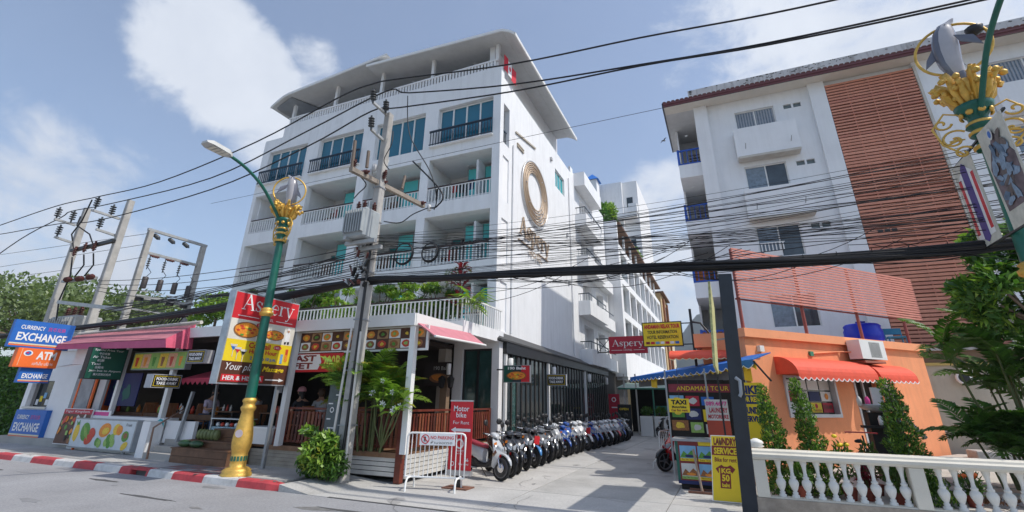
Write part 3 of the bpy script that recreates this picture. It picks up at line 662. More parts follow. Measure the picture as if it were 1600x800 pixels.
lt = thing('wall_lantern', 'pair of black lanterns on the brown pillar left of the glass corner box', 'lantern', (-8.2,13.6,2.2))
b = MB(); b.box(-8.36, -8.12, 13.55, 13.75, 0.6, 2.5); b.build('pillar', mat('pillar_brown', (0.25,0.17,0.11), 0.7), lt)
for dx in (-0.02, 0.30):
    b = MB(); b.lathe([(0.02,0.30),(0.14,0.2),(0.13,0.18),(0.09,-0.05),(0.03,-0.09)], 6, (-8.2+dx, 13.4, 2.2), smooth=False); b.build('lantern_head', black, lt)
b = MB(); b.lathe([(0.06,0),(0.07,0.02),(0.07,0.32),(0.05,0.34)], 10, (-8.05, 13.5, 2.52)); b.build('tube_lamp', whitepaint, lt)

rg = random.Random(5)
for x, z, w, h, m_, lb_ in ((-9.35,9.95,.22,.42,cloth[0],'dark red towel on the second balcony rail from the top, right bay'),(-9.0,9.92,.18,.5,cloth[2],'black shirt on the upper right balcony rail'),(-8.62,9.98,.26,.45,cloth[1],'navy towel on the upper right balcony rail beside the teal glass'),(-10.2,9.85,.16,.55,cloth[2],'black cloth at the left end of the upper right balcony rail'),(-15.6,9.75,.16,.35,cloth[0],'red cloth behind the upper balcony rail left of the transformer'),(-9.4,7.05,.14,.45,cloth[0],'red cloth behind the lower right balcony rail'),(-12.0,7.0,.2,.55,cloth[2],'black cloth behind the lower middle balcony rail')):
    b = MB(); b.prism([(0,h*.05),(w*.3,0),(w*.7,h*.06),(w,0),(w,h),(0,h)], (x,FY+0.14,z-h*.6), (1,0,0), (0,0,1), (0,-1,0), 0.03); tag(b.build('towel', m_), lb_, 'towel')
for k, (x, z) in enumerate(((-16.9,9.36),(-13.4,6.7),(-10.0,6.7),(-16.8,6.7),(-19.9,9.36),(-13.3,9.36))):
    t = thing('balcony_chair', 'brown chair on the hotel balcony, %s from the left among the six' % 'second,fourth,sixth,third,first,fifth'.split(',')[k], 'chair', (x,16,z), 'chairs on the hotel balconies'); m_ = mat('rattan',(0.12,0.06,0.035),.7,.2,20)
    b = MB(); b.box(x,x+.5,15.6,16.1,z+.38,z+.44); b.build('seat', m_, t); b = MB(); b.box(x,x+.5,16.06,16.11,z+.44,z+.9); b.build('backrest', m_, t)
    for dx in (0,.45):
        for dy in (15.6,16.05): b = MB(); b.box(x+dx,x+dx+.05,dy,dy+.05,z,z+.379); b.build('leg', m_, t)
for (y, z0_, z1_) in ((24.6,4.0,14.3),(16.3,4.1,12.1)):     # rain pipes and small fixings on the side wall
    b = MB(); b.tube([(SX+.05,y,z0_),(SX+.05,y,z1_)], .04, 8); b.build('rain_pipe', white2, hotel)
for (y, z) in ((21.3,13.9),(23.9,10.4),(24.0,7.7)):
    b = MB(); b.box(SX+.001,SX+.10,y,y+.22,z,z+.16); b.build('wall_vent', mat('vent_grey2',(0.5,0.5,0.5),.6), hotel)

# ================================================================ rear wing of the hotel with projecting balconies
wing = thing('hotel_wing', 'white rear wing of the hotel with boxy balconies over the lane and teal doors', 'building', (-7,30,0))
b = MB(); holes(b, 'y', 25.7, 33.9, 3.6, 15.2, [(27.0,29.2,z,z+1.95) for z in (12.0,9.34,6.67,4.0)]+[(30.3,32.3,z,z+1.95) for z in (9.34,6.67,4.0)], -7.6, SX-0.001); b.build('wing_wall', white, wing)
b = MB(); b.box(-13, -7.601, 25.9, 26.1, 14.4, 15.2); b.box(-9.2, -7.601, 26.1, 33.9, 3.6, 15.0); b.build('wing_body', white, wing)
b = MB(); b.box(SX, -6.5, 25.9, 30.3, 14.32, 15.22); b.build('canopy_box', white, wing)
for z in (12.0, 9.34, 6.67, 4.0):
    b = MB(); b.box(-7.7, -7.62, 27.0, 29.2, z, z+1.95); b.build('balcony_door', tealcurtain, wing)
    b = MB(); 
    for q in range(3): b.box(-7.61, -7.56, 27.0+q*1.06, 27.06+q*1.06, z, z+1.95)
    b.build('door_frame', whitepaint, wing)
    b = MB(); b.box(SX, -6.5, 25.9, 30.3, z-0.35, z-0.05); b.box(-6.62, -6.5, 25.9, 30.3, z-0.05, z+0.45); b.box(SX, -6.62, 25.9, 26.02, z-0.05, z+0.45); b.box(SX, -6.62, 30.18, 30.3, z-0.05, z+0.45); bp = b.build('balcony', white, wing)
    b = MB(); b.box(-6.60, -6.55, 25.95, 30.25, z+0.84, z+0.89)
    for y in (25.97, 28.1, 30.2): b.box(-6.59, -6.56, y, y+0.04, z+0.45, z+0.84)
    b.box(SX, -6.6, 25.95, 26.0, z+0.84, z+0.89); b.build('handrail', dkm, bp)
    for i in range(4): put(railbar_w, 'railing_bar', bp, (SX+0.1+i*0.15, 25.97, z+0.42), scale=(1,1,0.7))
    if z < 12:
        b = MB(); b.box(SX, -6.75, 30.32, 33.8, z-0.35, z-0.05); b.box(-6.86, -6.75, 30.32, 33.8, z-0.05, z+0.4); b2 = b.build('balcony', white, wing)
        b = MB(); b.box(-6.83, -6.79, 30.4, 33.7, z+0.78, z+0.82); b.build('handrail', dkm, b2)
        b = MB(); b.box(-7.7, -7.62, 30.3, 32.3, z, z+1.95); b.build('balcony_door', tealglass, wing)
# long block with rows of deep square openings
lb = thing('long_block', 'long white block of square recessed openings behind the hotel, thin roof edge towards the lane', 'building', (-8,46,0))
b = MB(); b.box(-9.5, -6.2, 34, 34.25, 3.4, 14.78); b.build('end_wall', white, lb)
hsz = [(5.2,7.45), (7.95,10.0), (10.5,12.55)]
hy = [(34.7+i*3.0, 37.3+i*3.0) for i in range(8)]
b = MB(); holes(b, 'y', 34.25, 58.8, 3.2, 13.0, [(a,c,z0,z1) for a, c in hy for z0, z1 in hsz], -6.5, -6.2); b.build('facade', white, lb)
b = MB(); b.box(-9.5, -7.7, 34.25, 58.8, 3.2, 15.0)
for z0, z1 in hsz: b.box(-7.699, -6.501, 34.25, 58.8, z1, z1+0.3)
for a, c in hy: b.box(-7.699, -6.501, a-0.3, a, 3.2, 12.5)
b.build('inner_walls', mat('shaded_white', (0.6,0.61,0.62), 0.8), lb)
b = MB(); b.box(-9.4, -6.0, 34.3, 58.8, 14.6, 14.75); b.build('roof', mat('roof_brown', (0.16,0.09,0.06), 0.8), lb)
for i, (a, c) in enumerate(hy):
    for z0, z1 in hsz:
        b = MB(); b.box(-7.66, -7.62, a+0.3, a+1.6, z0, z1-0.3); b.build('window', [tealglass, darkglass, blueglass][i % 3], lb)
    b = MB(); b.box(-7.2, -7.1, a, a+1.3, 13.1, 14.4); b.build('window', [tealglass, darkglass][i % 2], lb)
    b = MB(); b.box(-6.45, -6.3, a-0.3, a-0.1, 13.0, 14.6); b.build('roof_post', white2, lb)
tb = thing('tan_building', 'tan and brown building beyond the white block at the far end of the lane', 'building', (-8,64,0))
tan = mat('tan_render', (0.50,0.36,0.19), 0.8, 0.1); brn = mat('brown_brick', (0.25,0.11,0.06), 0.8, 0.2)
b = MB(); b.box(-12, -6.1, 59, 66, 0, 14.2); b.build('wall', tan, tb)
b = MB(); b.box(-12, -6.4, 66.01, 74, 0, 12.8); b.build('side_block', mat('cream_render', (0.62,0.56,0.42), 0.8), tb)
b = MB(); b.box(-6.1, -5.9, 60.5, 61.5, 0, 13.8); b.box(-6.1, -5.9, 64.5, 65.2, 0, 13.8); b.build('brick_pier', brn, tb)
b = MB(); b.box(-12.2, -5.7, 58.9, 66.2, 14.21, 14.4); b.build('roof', mat('roof_brown', (0.16,0.09,0.06), 0.8), tb)
for i in range(3):
    for k in range(4):
        b = MB(); b.box(-6.09, -6.04, 61.8+i*0.9, 62.4+i*0.9, 2.5+k*3, 4.2+k*3); b.build('window', darkglass, tb)
# tall white tower behind the hotel
tw = thing('tower_block', 'tall plain white tower rising behind the hotel roof', 'building', (-11,62,0))
b = MB(); b.box(-13.3, -9.9, 60, 66, 0, 30.3); b.build('stair_tower', white, tw)
b = MB(); b.box(-9.899, -7.9, 60.6, 72, 0, 30.4); b.build('main_shaft', white2, tw)
b = MB(); b.box(-12.6, -8.0, 59.0, 59.99, 24.6, 25.2); b.box(-9.0, -7.9, 58.8, 59.99, 25.2, 26.4); b.box(-13, -8.2, 59.2, 59.99, 19.5, 20.1); b.build('balcony', white, tw)
for z in (16, 20.5, 26.6):
    b = MB(); b.box(-9.4, -8.6, 60.52, 60.58, z, z+1.4); b.build('window', darkglass, tw)
bt = thing('blue_gazebo', 'small bright blue pyramid roof peeping over the hotel wing', 'gazebo', (-13.3,58,0))
bl = mat('roof_blue', (0.02,0.16,0.55), 0.5)
b = MB(); b.add([(-14.4,57,30.0),(-12.4,57,30.0),(-12.4,59,30.0),(-14.4,59,30.0),(-13.4,58,31.2)], [(0,1,4),(1,2,4),(2,3,4),(3,0,4),(0,3,2,1)]); b.build('roof', bl, bt)
b = MB(); b.box(-14.1,-12.7,57.2,58.8,24,30.0); b.build('walls', white, bt)
# ================================================================ apartment block on the right
apt = thing('apartment_building', 'white apartment block with maroon eave, brown slatted screen and blue balcony rails', 'building', (6,22,0))
AY = 21.0; apw = mat('apartment_white', (0.82,0.83,0.84), 0.75, 0.04, 1.0, 0.05, streak=0.10)
sill = mat('beige_sill', (0.55,0.52,0.46), 0.8, 0.1)
wz = [(13.26,14.36), (10.30,11.53), (7.36,8.70), (4.55,5.8)]
hs = [(1.95,3.56,a,c) for a, c in wz]+[(3.94,4.25,c-0.30,c-0.08) for a, c in wz[:3]]+[(4.32,4.62,c-0.30,c-0.08) for a, c in wz[:3]]
hs += [(10.9,13.2,a,c) for a, c in wz]
b = MB(); holes(b, 'x', 0.25, 16, 0.0, 15.05, hs, AY+0.05, AY+0.3); b.build('front_wall', apw, apt)
for x0, x1 in ((0.24,0.82), (4.98,5.58), (8.70,9.75), (14.2,14.9)):
    b = MB(); b.box(x0, x1, AY-0.12, AY+0.048, 0, 15.0); b.build('pilaster', apw, apt)
b = MB(); b.box(0.25, 0.5, AY+0.302, 34, 0, 15.05); b.box(0.5, 16, 33.7, 34, 0, 15.05); b.build('side_wall', apw, apt)
for (a, c) in wz:
    for (x0, x1) in ((1.95,3.56), (10.9,13.2)):
        glazing(apt, x0, x1, a, c, AY+0.2, 2, [mat('curtained_glass', (0.20,0.25,0.30), 0.15, 0.25, 9, spec=.7), mat('dim_glass', (0.05,0.065,0.075), 0.07, 0.3, 2, spec=.8)] if a != wz[0][0] else MATS.get('curtained_glass') or mat('curtained_glass', (0.20,0.25,0.30), 0.15, 0.25, 9, spec=.7), whitepaint, 0.04)
        if a == wz[0][0]:                              # hanging curtain folds
            cu = MB(); x = x0+0.08; k = 0
            while x < x1-0.1: cu.box(x, x+0.055, AY+0.155, AY+0.165, a+0.06, c-0.06); x += 0.11
            cu.build('curtain_folds', mat('curtain_grey', (0.36,0.38,0.42), 0.9), apt)
    for x0 in (3.94, 4.32):
        if a > 7: bq = MB(); bq.box(x0, x0+0.31, AY+0.15, AY+0.18, c-0.30, c-0.08); bq.build('vent', mat('vent_grey', (0.16,0.20,0.21), 0.6), apt)
for k, z in enumerate((11.85, 9.0)):                   # box balcony fronts under the windows
    h = 1.40 if k == 0 else 1.28
    b = MB(); b.box(1.74, 4.18, AY-0.42, AY-0.001, z, z+h); b.build('window_box', apw, apt)
    b = MB(); b.box(1.78, 4.14, AY-0.46, AY-0.421, z-0.10, z); b.box(1.78, 4.14, AY-0.42, AY-0.001, z-0.10, z-0.002); b.build('window_box_lip', sill, apt)
    for x in (2.1, 3.85):
        b = MB(); b.tube([(x,AY-0.42,z+0.35),(x+0.02,AY-0.62,z+0.52)], 0.015, 6); b.build('spout', greymetal, apt)
b = MB(); b.box(10.7, 14.0, AY-0.42, AY-0.001, 11.85, 13.1); b.build('window_box', apw, apt)
b = MB(); b.box(10.7, 14.0, AY-0.42, AY-0.001, 8.9, 10.2); b.build('window_box', apw, apt)
# ac unit and railing seen in the third window
b = MB(); b.box(2.1, 2.75, AY+0.02, AY+0.12, 7.40, 7.62); b.build('air_conditioner', whitepaint, apt)
b = MB(); b.box(2.0,2.9,AY+0.0,AY+0.03,7.95,7.98)
for i in range(7): b.box(2.03+i*0.13, 2.07+i*0.13, AY+0.0, AY+0.03, 7.62, 7.95)
b.build('window_guard', whitepaint, apt)
# roof edge
mar = mat('eave_maroon', (0.15,0.05,0.055), 0.6, 0.1); soffit = mat('soffit_cream', (0.66,0.62,0.55), 0.8, 0.05)
b = MB(); b.box(-1.05, 17, 20.3, AY+0.04, 14.98, 15.06); b.build('soffit', soffit, apt)
b = MB(); b.box(-1.05, 0.249, AY+0.042, 25, 14.98, 15.06); b.build('soffit', mat('soffit_grey', (0.5,0.5,0.5), 0.8), apt)
for k, (z0, z1, y) in enumerate(((14.96,15.06,20.26), (15.065,15.16,20.22))):
    b = MB(); b.box(-1.1-0.02*k, 17, y, y+0.06, z0, z1); b.build('fascia_board', mar, apt)
b = MB(); b.box(-1.12, -1.06, 20.22, 25, 14.96, 15.16); b.build('fascia_board', mat('fascia_dark', (0.06,0.06,0.07), 0.6), apt)
tile = MB(); tile.add([(-0.09,0,0),(0.09,0,0),(0.09,0.55,0.16),(-0.09,0.55,0.16),(-0.05,0,0.05),(0.05,0,0.05),(0.05,0.55,0.21),(-0.05,0.55,0.21)], [(0,1,5,4),(0,4,7,3),(1,2,6,5),(4,5,6,7),(0,3,2,1)])
tile = tile.mesh('roof_tile', mat('roof_tile_brown', (0.17,0.07,0.06), 0.8, 0.2))
for i in range(90): put(tile, 'roof_tile', apt, (-1.0+i*0.2, 20.2, 15.17))
b = MB(); b.box(0.1, 17, 20.9, 21.1, 15.15, 16.0); b.build('parapet', mat('weathered_parapet', (0.62,0.62,0.61), 0.85, 0.12, 1.5, 0.2, dirt=0.0, streak=0.9), apt)
rg = random.Random(8); pm = mat('peeling_black', (0.12,0.12,0.11), 0.9, 0.3)
f = Face((0.1,20.9,15.15), (1,0,0), (0,0,1), (0,-1,0), apt); b = MB()
for i in range(150):
    cx = rg.choice((rg.uniform(0,16), rg.gauss(3.2,0.8), rg.gauss(5.6,0.6), 0.12)); cy = 0.84-abs(rg.gauss(0,0.12)) if rg.random() < 0.75 else rg.uniform(.1,.8)
    if not 0.02 < cx < 16: continue
    n = rg.choice((5,6,7)); rx, rz = rg.uniform(.015,.09), rg.uniform(.01,.04)
    b.prism([(cx+rx*cos(2*pi*k/n)*rg.uniform(.5,1.2), min(0.85,max(.02,cy+rz*sin(2*pi*k/n)*rg.uniform(.5,1.2)))) for k in range(n)], f.o+f.n*(0.002+0.00002*i), f.u, f.v, f.n, 0.003)
tag(b.build('peeling_flakes', pm, apt), kind='stuff')
# slatted screen
slatm = [mat('slat_brown', (0.62,0.26,0.17), 0.6, 0.15, 2), mat('slat_brown_light', (0.68,0.30,0.20), 0.6, 0.15, 2), mat('slat_brown_dark', (0.54,0.21,0.14), 0.6, 0.15, 2)]
sm = []
for m_ in slatm:
    s_ = MB(); s_.box(5.60, 8.68, -0.012, 0.012, 0.0, 0.098); sm.append(s_.mesh('screen_slat', m_))
n = 97; z0 = 1.2
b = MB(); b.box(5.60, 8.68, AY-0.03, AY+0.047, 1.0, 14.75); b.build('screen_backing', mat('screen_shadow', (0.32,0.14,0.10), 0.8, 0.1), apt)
for i in range(n):
    o = put(sm[0] if rg.random() < .7 else rg.choice(sm), 'screen_slat', apt, (0, AY-0.10, z0+i*0.14)); o.rotation_euler = (radians(rg.uniform(-4,3)), 0, 0); zz = z0+i*0.14; o.scale = (1, 1, rg.uniform(.62,.78) if 12.2 < zz < 13.6 or 9.2 < zz < 10.6 else rg.uniform(.88,1.06))
for x in (6.35, 7.15, 7.95):
    b = MB(); b.box(x-0.02, x+0.02, AY-0.085, AY-0.05, 1.0, 14.7); b.build('screen_batten', slatm[2], apt)
b = MB(); b.box(8.69, 8.78, AY-0.16, AY+0.04, 1.0, 14.8); b.build('screen_edge', sill, apt)
for k in range(3): 
    b = MB(); b.box(6.0+k*0.22, 6.16+k*0.22, AY-0.14, AY-0.12, 7.9, 8.0); b.build('screen_vent', black, apt)
# stack of corner balconies with blue rails
bluer = mat('rail_blue', (0.01,0.08,0.42), 0.4, 0.06)
levs = [12.19, 9.37, 6.58, 3.8]
for z in levs: b = MB(); b.box(-0.74, 0.249, AY+0.1, 25, z-0.68, z-0.02); b.build('corner_balcony_slab', apw, apt)
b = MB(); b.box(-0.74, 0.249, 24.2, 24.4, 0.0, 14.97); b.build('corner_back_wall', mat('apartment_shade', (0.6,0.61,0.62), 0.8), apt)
b = MB(); b.box(-0.74, -0.66, 22.8, 24.199, 0.0, 14.97); b.build('corner_pier', apw, apt)
for i, z in enumerate(levs):
    b = MB(); b.box(-0.74, 0.24, AY+0.12, AY+0.18, z+0.70, z+0.77); b.box(-0.74, 0.24, AY+0.12, AY+0.18, z, z+0.06); b.box(-0.76, -0.66, AY+0.1, AY+0.2, z-0.02, z+0.80); b.box(-0.75, -0.69, AY+0.2, 22.8, z+0.70, z+0.77); b.box(-0.75, -0.69, AY+0.2, 22.8, z, z+0.06)
    o = b.build('blue_railing', bluer, apt)
    for k in range(4): 
        b = MB(); x = -0.55+k*0.21; b.box(x, x+0.04, AY+0.13, AY+0.17, z+0.06, z+0.70); b.build('railing_bar', bluer, o)
    for k in range(7):
        b = MB(); y = AY+0.35+k*0.2; b.box(-0.74, -0.70, y, y+0.04, z+0.06, z+0.70); b.build('railing_bar', bluer, o)
    b = MB()
    for q in range(4): b.box(-0.25, 0.22, AY+0.5, AY+0.54, z+0.1+q*0.15, z+0.18+q*0.15)
    b.build('bench_slats', mat('bench_dark', (0.10,0.08,0.07), 0.7), apt)
    b = MB(); b.lathe([(0.06,-0.03),(0.06,0.0)], 10, (-0.25, 22.0, z+2.0)); b.build('ceiling_lamp', whitepaint, apt)
b = MB(); b.box(-0.70, 0.2, AY+0.6, AY+0.64, 6.62, 7.2); b.box(-0.70, 0.2, AY+0.6, AY+0.64, 3.84, 4.6); b.build('balcony_panel', mat('panel_orange', (0.42,0.13,0.03), 0.7), apt)

# ================================================================ orange shop
orng = mat('orange_render', (0.88,0.34,0.16), 0.85, 0.08, 1.4, 0.15, 40, streak=0.16); orng2 = mat('orange_fascia', (0.90,0.37,0.18), 0.8, 0.05)
OU = Vector((0.6814, 0.7319, 0)); ON = Vector((0.7319, -0.6814, 0)); OP = Vector((0.54, 13.75, 0))
shop = thing('orange_shop', 'low orange shop with red scalloped awnings, posters in its window and a wall air conditioner', 'building', tuple(OP))
F_ = Face(OP, OU, (0,0,1), ON, shop)
def opr(parent, u0, u1, d0, d1, z0, z1, m, name):
    b = MB(); b.prism([(u0,z0),(u1,z0),(u1,z1),(u0,z1)], OP+ON*d0, OU, (0,0,1), ON, d1-d0); return b.build(name, m, parent)
b = MB(); us = [0,1.15,3.15,3.95,5.1,7.72]
def ow(u0, u1, z0, z1): b.prism([(u0,z0),(u1,z0),(u1,z1),(u0,z1)], OP-ON*0.2, OU, (0,0,1), ON, 0.2)
ow(0,7.72,2.5,3.40); ow(0,1.15,0,2.5); ow(1.15,3.15,0,1.48); ow(3.15,3.95,0,2.5); ow(5.1,7.72,0,2.5)
b.build('front_wall', orng, shop)
opr(shop, -0.06, 7.80, -0.25, 0.10, 3.401, 3.62, orng2, 'parapet_band')
e = OP+OU*7.72
b = MB(); b.add([tuple(OP-ON*0.2),tuple(OP-ON*0.2+Vector((0,0,3.4))),(-0.55,14.9,3.4),(-0.55,14.9,0),(-0.55,20.5,0),(-0.55,20.5,3.4)], [(0,1,2,3),(3,2,5,4)])
b.build('lane_side_wall', orng, shop)
b = MB(); c0 = OP-ON*0.21; c1 = e-ON*0.21
b.add([(c0.x,c0.y,3.38),(c1.x,c1.y,3.38),(5.6,20.8,3.38),(-0.5,20.8,3.38),(-0.5,14.95,3.38),(c0.x,c0.y,3.45),(c1.x,c1.y,3.45),(5.6,20.8,3.45),(-0.5,20.8,3.45),(-0.5,14.95,3.45)], [(0,4,3,2,1),(5,6,7,8,9),(0,1,6,5),(1,2,7,6),(2,3,8,7),(3,4,9,8),(4,0,5,9)])
b.build('flat_roof', concrete, shop)
b = MB(); b.box(-0.70, -0.45, 14.8, 20.6, 3.25, 3.62); b.box(-0.72, 0.30, 14.55, 14.8, 3.25, 3.62); b.build('lane_parapet', orng2, shop)
# window with posters
b = MB()
for (u0,u1,z0,z1) in ((1.15,3.15,1.48,1.56),(1.15,3.15,2.44,2.5),(1.15,1.22,1.56,2.44),(3.08,3.15,1.56,2.44)): b.prism([(u0,z0),(u1,z0),(u1,z1),(u0,z1)], OP-ON*0.12, OU, (0,0,1), ON, 0.16)
wf = b.build('window', mat('frame_aluminium', (0.6,0.62,0.65), 0.4, metal=0.3), shop)
opr(wf, 1.2, 3.1, -0.15, -0.12, 1.5, 2.48, darkglass, 'pane')
pm_ = [signwhite, crimson, signwhite, whtprint, whtprint, signwhite, yellow, maroon]
for i in range(4):
    for j in range(3):
        u0 = 1.26+i*0.46; z0 = 1.60+j*0.28
        F_.panel(u0, z0, u0+0.41, z0+0.24, [pm_[(i*3+j) % 8]][0] if (i, j) != (2,1) else navy, d=-0.105, th=0.01, name='poster', parent=wf)
F_.disc(2.38, 1.76, 0.05, 0.06, crimson, d=-0.098, parent=wf); F_.text('TURKISH', 2.22, 1.625, 2.54, 1.675, crimson, d=-0.098, parent=wf); F_.text('EVAAIR', 2.67, 1.68, 3.0, 1.78, dgreen, d=-0.098, parent=wf)
F_.disc(2.85, 2.0, 0.07, 0.08, orfruit, d=-0.096, parent=wf); F_.text('Cathay', 1.75, 1.93, 2.12, 2.0, dgreen, d=-0.098, parent=wf)
opr(shop, 3.95, 5.1, -0.22, -0.2, 0.2, 2.5, dark, 'doorway'); opr(shop, 3.95, 4.02, -0.2, 0.02, 0.2, 2.5, MATS['frame_aluminium'], 'door_frame'); opr(shop, 4.5, 4.56, -0.15, -0.1, 0.2, 2.5, MATS['frame_aluminium'], 'door_frame')
# scalloped awnings
redaw = mat('awning_red', (0.80,0.10,0.05), 0.6, 0.10, 5, 0.1, 20)
def scallop_awning(parent, P, U, N, u0, u1, ztop, zbot, dep, pitch, mcl, edge, name, curved=True):
    P, U, N = Vector(P), Vector(U), Vector(N); b = MB(); prof = []
    for k in range(9):
        t = k/8*pi/2; prof.append((dep*sin(t), ztop-(ztop-zbot)*0.75*(1-cos(t))) if curved else (dep*k/8, ztop-(ztop-zbot)*0.7*k/8))
    nseg = max(2, int((u1-u0)/0.35))
    for i in range(nseg):
        ua, ub = u0+(u1-u0)*i/nseg, u0+(u1-u0)*(i+1)/nseg
        for (d0, z0), (d1, z1) in zip(prof, prof[1:]):
            sg = 0.015*(1 if i % 2 else 0)
            b.add([P+U*ua+N*d0+Vector((0,0,z0)), P+U*ub+N*d0+Vector((0,0,z0)), P+U*ub+N*d1+Vector((0,0,z1)), P+U*ua+N*d1+Vector((0,0,z1))], [(0,1,2,3)], True)
    for uu in (u0, u1):                               # end cheeks
        b.add([P+U*uu+N*d+Vector((0,0,z)) for d, z in prof]+[P+U*uu+Vector((0,0,prof[-1][1]))], [tuple(range(10))])
    zb = prof[-1][1]; n = int((u1-u0)/pitch); pw = (u1-u0)/n; drop = zb-zbot
    o = b.build(name, mcl, parent); e1 = MB(); v = MB()
    for i in range(n):
        ua = u0+i*pw; pts = [(ua,zb)]+[(ua+pw*q/6, zbot+drop*0.45*(1-sin(pi*q/6))) for q in range(7)]+[(ua+pw,zb)]
        v.prism(pts, P+N*(dep-0.004), U, (0,0,1), N, 0.006)
        for q in range(6):
            a, c = pts[1+q], pts[2+q]; e1.bar(P+U*a[0]+N*(dep+0.004)+Vector((0,0,a[1])), P+U*c[0]+N*(dep+0.004)+Vector((0,0,c[1])), 0.018, 0.018)
    v.build('valance', mcl, o); e1.build('valance_trim', edge, o); return o
scallop_awning(shop, OP, OU, ON, 0.95, 4.10, 2.95, 2.36, 0.62, 0.2, redaw, signwhite, 'awning')
scallop_awning(shop, OP, OU, ON, 4.26, 5.95, 2.90, 2.38, 0.60, 0.2, redaw, signwhite, 'awning')
scallop_awning(shop, (0.62,14.75,0.36), (-1,0,0), (0,-1,0), 0.1, 2.0, 2.82, 2.52, 0.75, 0.16, redaw, mat('trim_yellow', (0.8,0.7,0.4), 0.6), 'awning')
# outdoor air conditioner
a1 = opr(shop, 3.88, 4.98, 0.12, 0.48, 3.0, 3.52, whitepaint, 'air_conditioner')
for k in range(4): F_.ring(4.52, 3.26, 0.03+k*0.05, 0.045+k*0.05, mat('grille_grey', (0.25,0.25,0.24), 0.6), d=0.484+0.0004*k, n=20, name='grille', parent=a1)
F_.panel(4.28, 3.05, 4.76, 3.47, mat('grille_back', (0.40,0.40,0.38), 0.7), d=0.483, name='grille_panel', parent=a1)
for k in range(9): F_.panel(4.28, 3.07+k*0.045, 4.76, 3.078+k*0.045, greymetal, d=0.487, th=0.003, name='grille_bar', parent=a1)
opr(shop, 3.98, 4.9, 0.0, 0.46, 2.90, 2.96, mat('bracket_rust', (0.35,0.12,0.08), 0.7), 'ac_bracket')
b = MB(); b.tube([tuple(F_.P(3.9,3.2,0.2)), tuple(F_.P(3.6,3.2,0.03)), tuple(F_.P(2.45,3.1,0.03))], 0.018, 6); b.build('conduit', orng2, shop)
opr(shop, 2.35, 2.48, 0.0, 0.06, 3.03, 3.15, mat('box_green', (0.05,0.25,0.15), 0.6), 'junction_box'); opr(shop, 0.40, 0.55, 0.0, 0.10, 3.05, 3.2, whitepaint, 'camera_dome')
opr(shop, 5.1, 5.4, 0.0, 0.12, 3.18, 3.24, whitepaint, 'pipe_end')
# trellis screen on its roof
tre = thing('roof_trellis', 'pale red slatted trellis on posts above the orange shop roof', 'trellis', tuple(OP+Vector((0,0,3.62))))
trm = mat('trellis_red', (0.66,0.26,0.20), 0.6, 0.1); pst = mat('trellis_post', (0.30,0.075,0.06), 0.6, 0.1)
ts = MB(); ts.prism([(0,0),(8.2,0),(8.2,0.05),(0,0.05)], Vector((0,0,0)), OU, (0,0,1), ON, 0.03); ts = ts.mesh('trellis_slat', trm)
for i in range(18): put(ts, 'trellis_slat', tre, tuple(OP+ON*0.03+Vector((0,0,4.42+i*0.078))))
for u in (0.1, 2.55, 5.0, 7.35):
    b = MB(); p = OP+OU*u-ON*0.06; b.tube([tuple(p+Vector((0,0,3.45))), tuple(p+Vector((0,0,5.8)))], 0.045, 8); b.build('post', pst, tre)
b = MB(); b.bar(tuple(OP+OU*0.0-ON*0.06+Vector((0,0,4.40))), tuple(OP+OU*8.2-ON*0.06+Vector((0,0,4.40))), 0.04); b.build('bottom_rail', pst, tre)
tank = thing('water_tank', 'bright blue plastic water tank on the orange shop roof', 'tank', tuple(OP+OU*6.3-ON*0.75+Vector((0,0,3.45))))
p = OP+OU*6.35-ON*0.8; b = MB(); b.lathe([(0.46,3.452),(0.5,3.5),(0.52,3.62),(0.50,3.7),(0.54,3.78),(0.54,4.05),(0.5,4.12),(0.52,4.2),(0.45,4.26),(0.1,4.3)], 20, (p.x,p.y,0)); b.build('tank_shell', mat('tank_blue', (0.0,0.02,0.55), 0.35, 0.05), tank)
b = MB(); b.lathe([(0.12,4.29),(0.14,4.30),(0.14,4.36),(0.1,4.37)], 12, (p.x,p.y,0)); b.build('tank_lid', mat('tank_blue_dark', (0.0,0.02,0.35), 0.4), tank)
pl = thing('roof_chair', 'light blue plastic chair frame beside the blue water tank', 'chair', tuple(OP+OU*7.3-ON*0.6+Vector((0,0,3.45))))
p = OP+OU*7.15-ON*0.5; cm_ = mat('plastic_blue', (0.05,0.30,0.50), 0.5)
for sx in (0, 0.45):
    for sy in (0, 0.4):
        b = MB(); b.tube([(p.x+sx,p.y+sy,3.45),(p.x+sx,p.y+sy,3.9 if sy == 0 else 4.2)], 0.02, 6); b.build('leg', cm_, pl)
b = MB(); b.box(p.x-.02,p.x+.47,p.y-.02,p.y+.42,3.86,3.9); b.build('seat', cm_, pl); b = MB(); b.box(p.x,p.x+.45,p.y+.39,p.y+.41,4.0,4.2); b.build('backrest', cm_, pl)

# ================================================================ beige garden wall, raised garden, balustrade
gw = thing('garden_wall', 'beige garden wall with ochre band behind the palms on the right', 'wall', (9,19.8,0))
bw = mat('beige_garden_wall', (0.50,0.46,0.37), 0.85, 0.08, 1.5, streak=0.3)
b = MB(); b.box(5.3, 16, 19.7, 19.9, 0, 3.0); b.build('wall_panel', bw, gw)
b = MB(); b.box(5.3, 16, 19.64, 19.9, 3.0, 3.08); b.build('ochre_band', mat('ochre', (0.55,0.42,0.13), 0.7), gw)
b = MB(); b.box(5.3, 16, 19.7, 19.95, 3.08, 3.45); b.build('brown_beam', mat('beam_brown', (0.20,0.13,0.08), 0.8), gw)
b = MB(); b.box(5.3, 16, 19.6, 20.0, 3.45, 3.53); b.build('coping', mat('coping_grey', (0.45,0.44,0.42), 0.9), gw)
sp = thing('wall_speaker', 'round white loudspeaker fixed to the beige garden wall', 'speaker', (6.6,19.6,2.55))
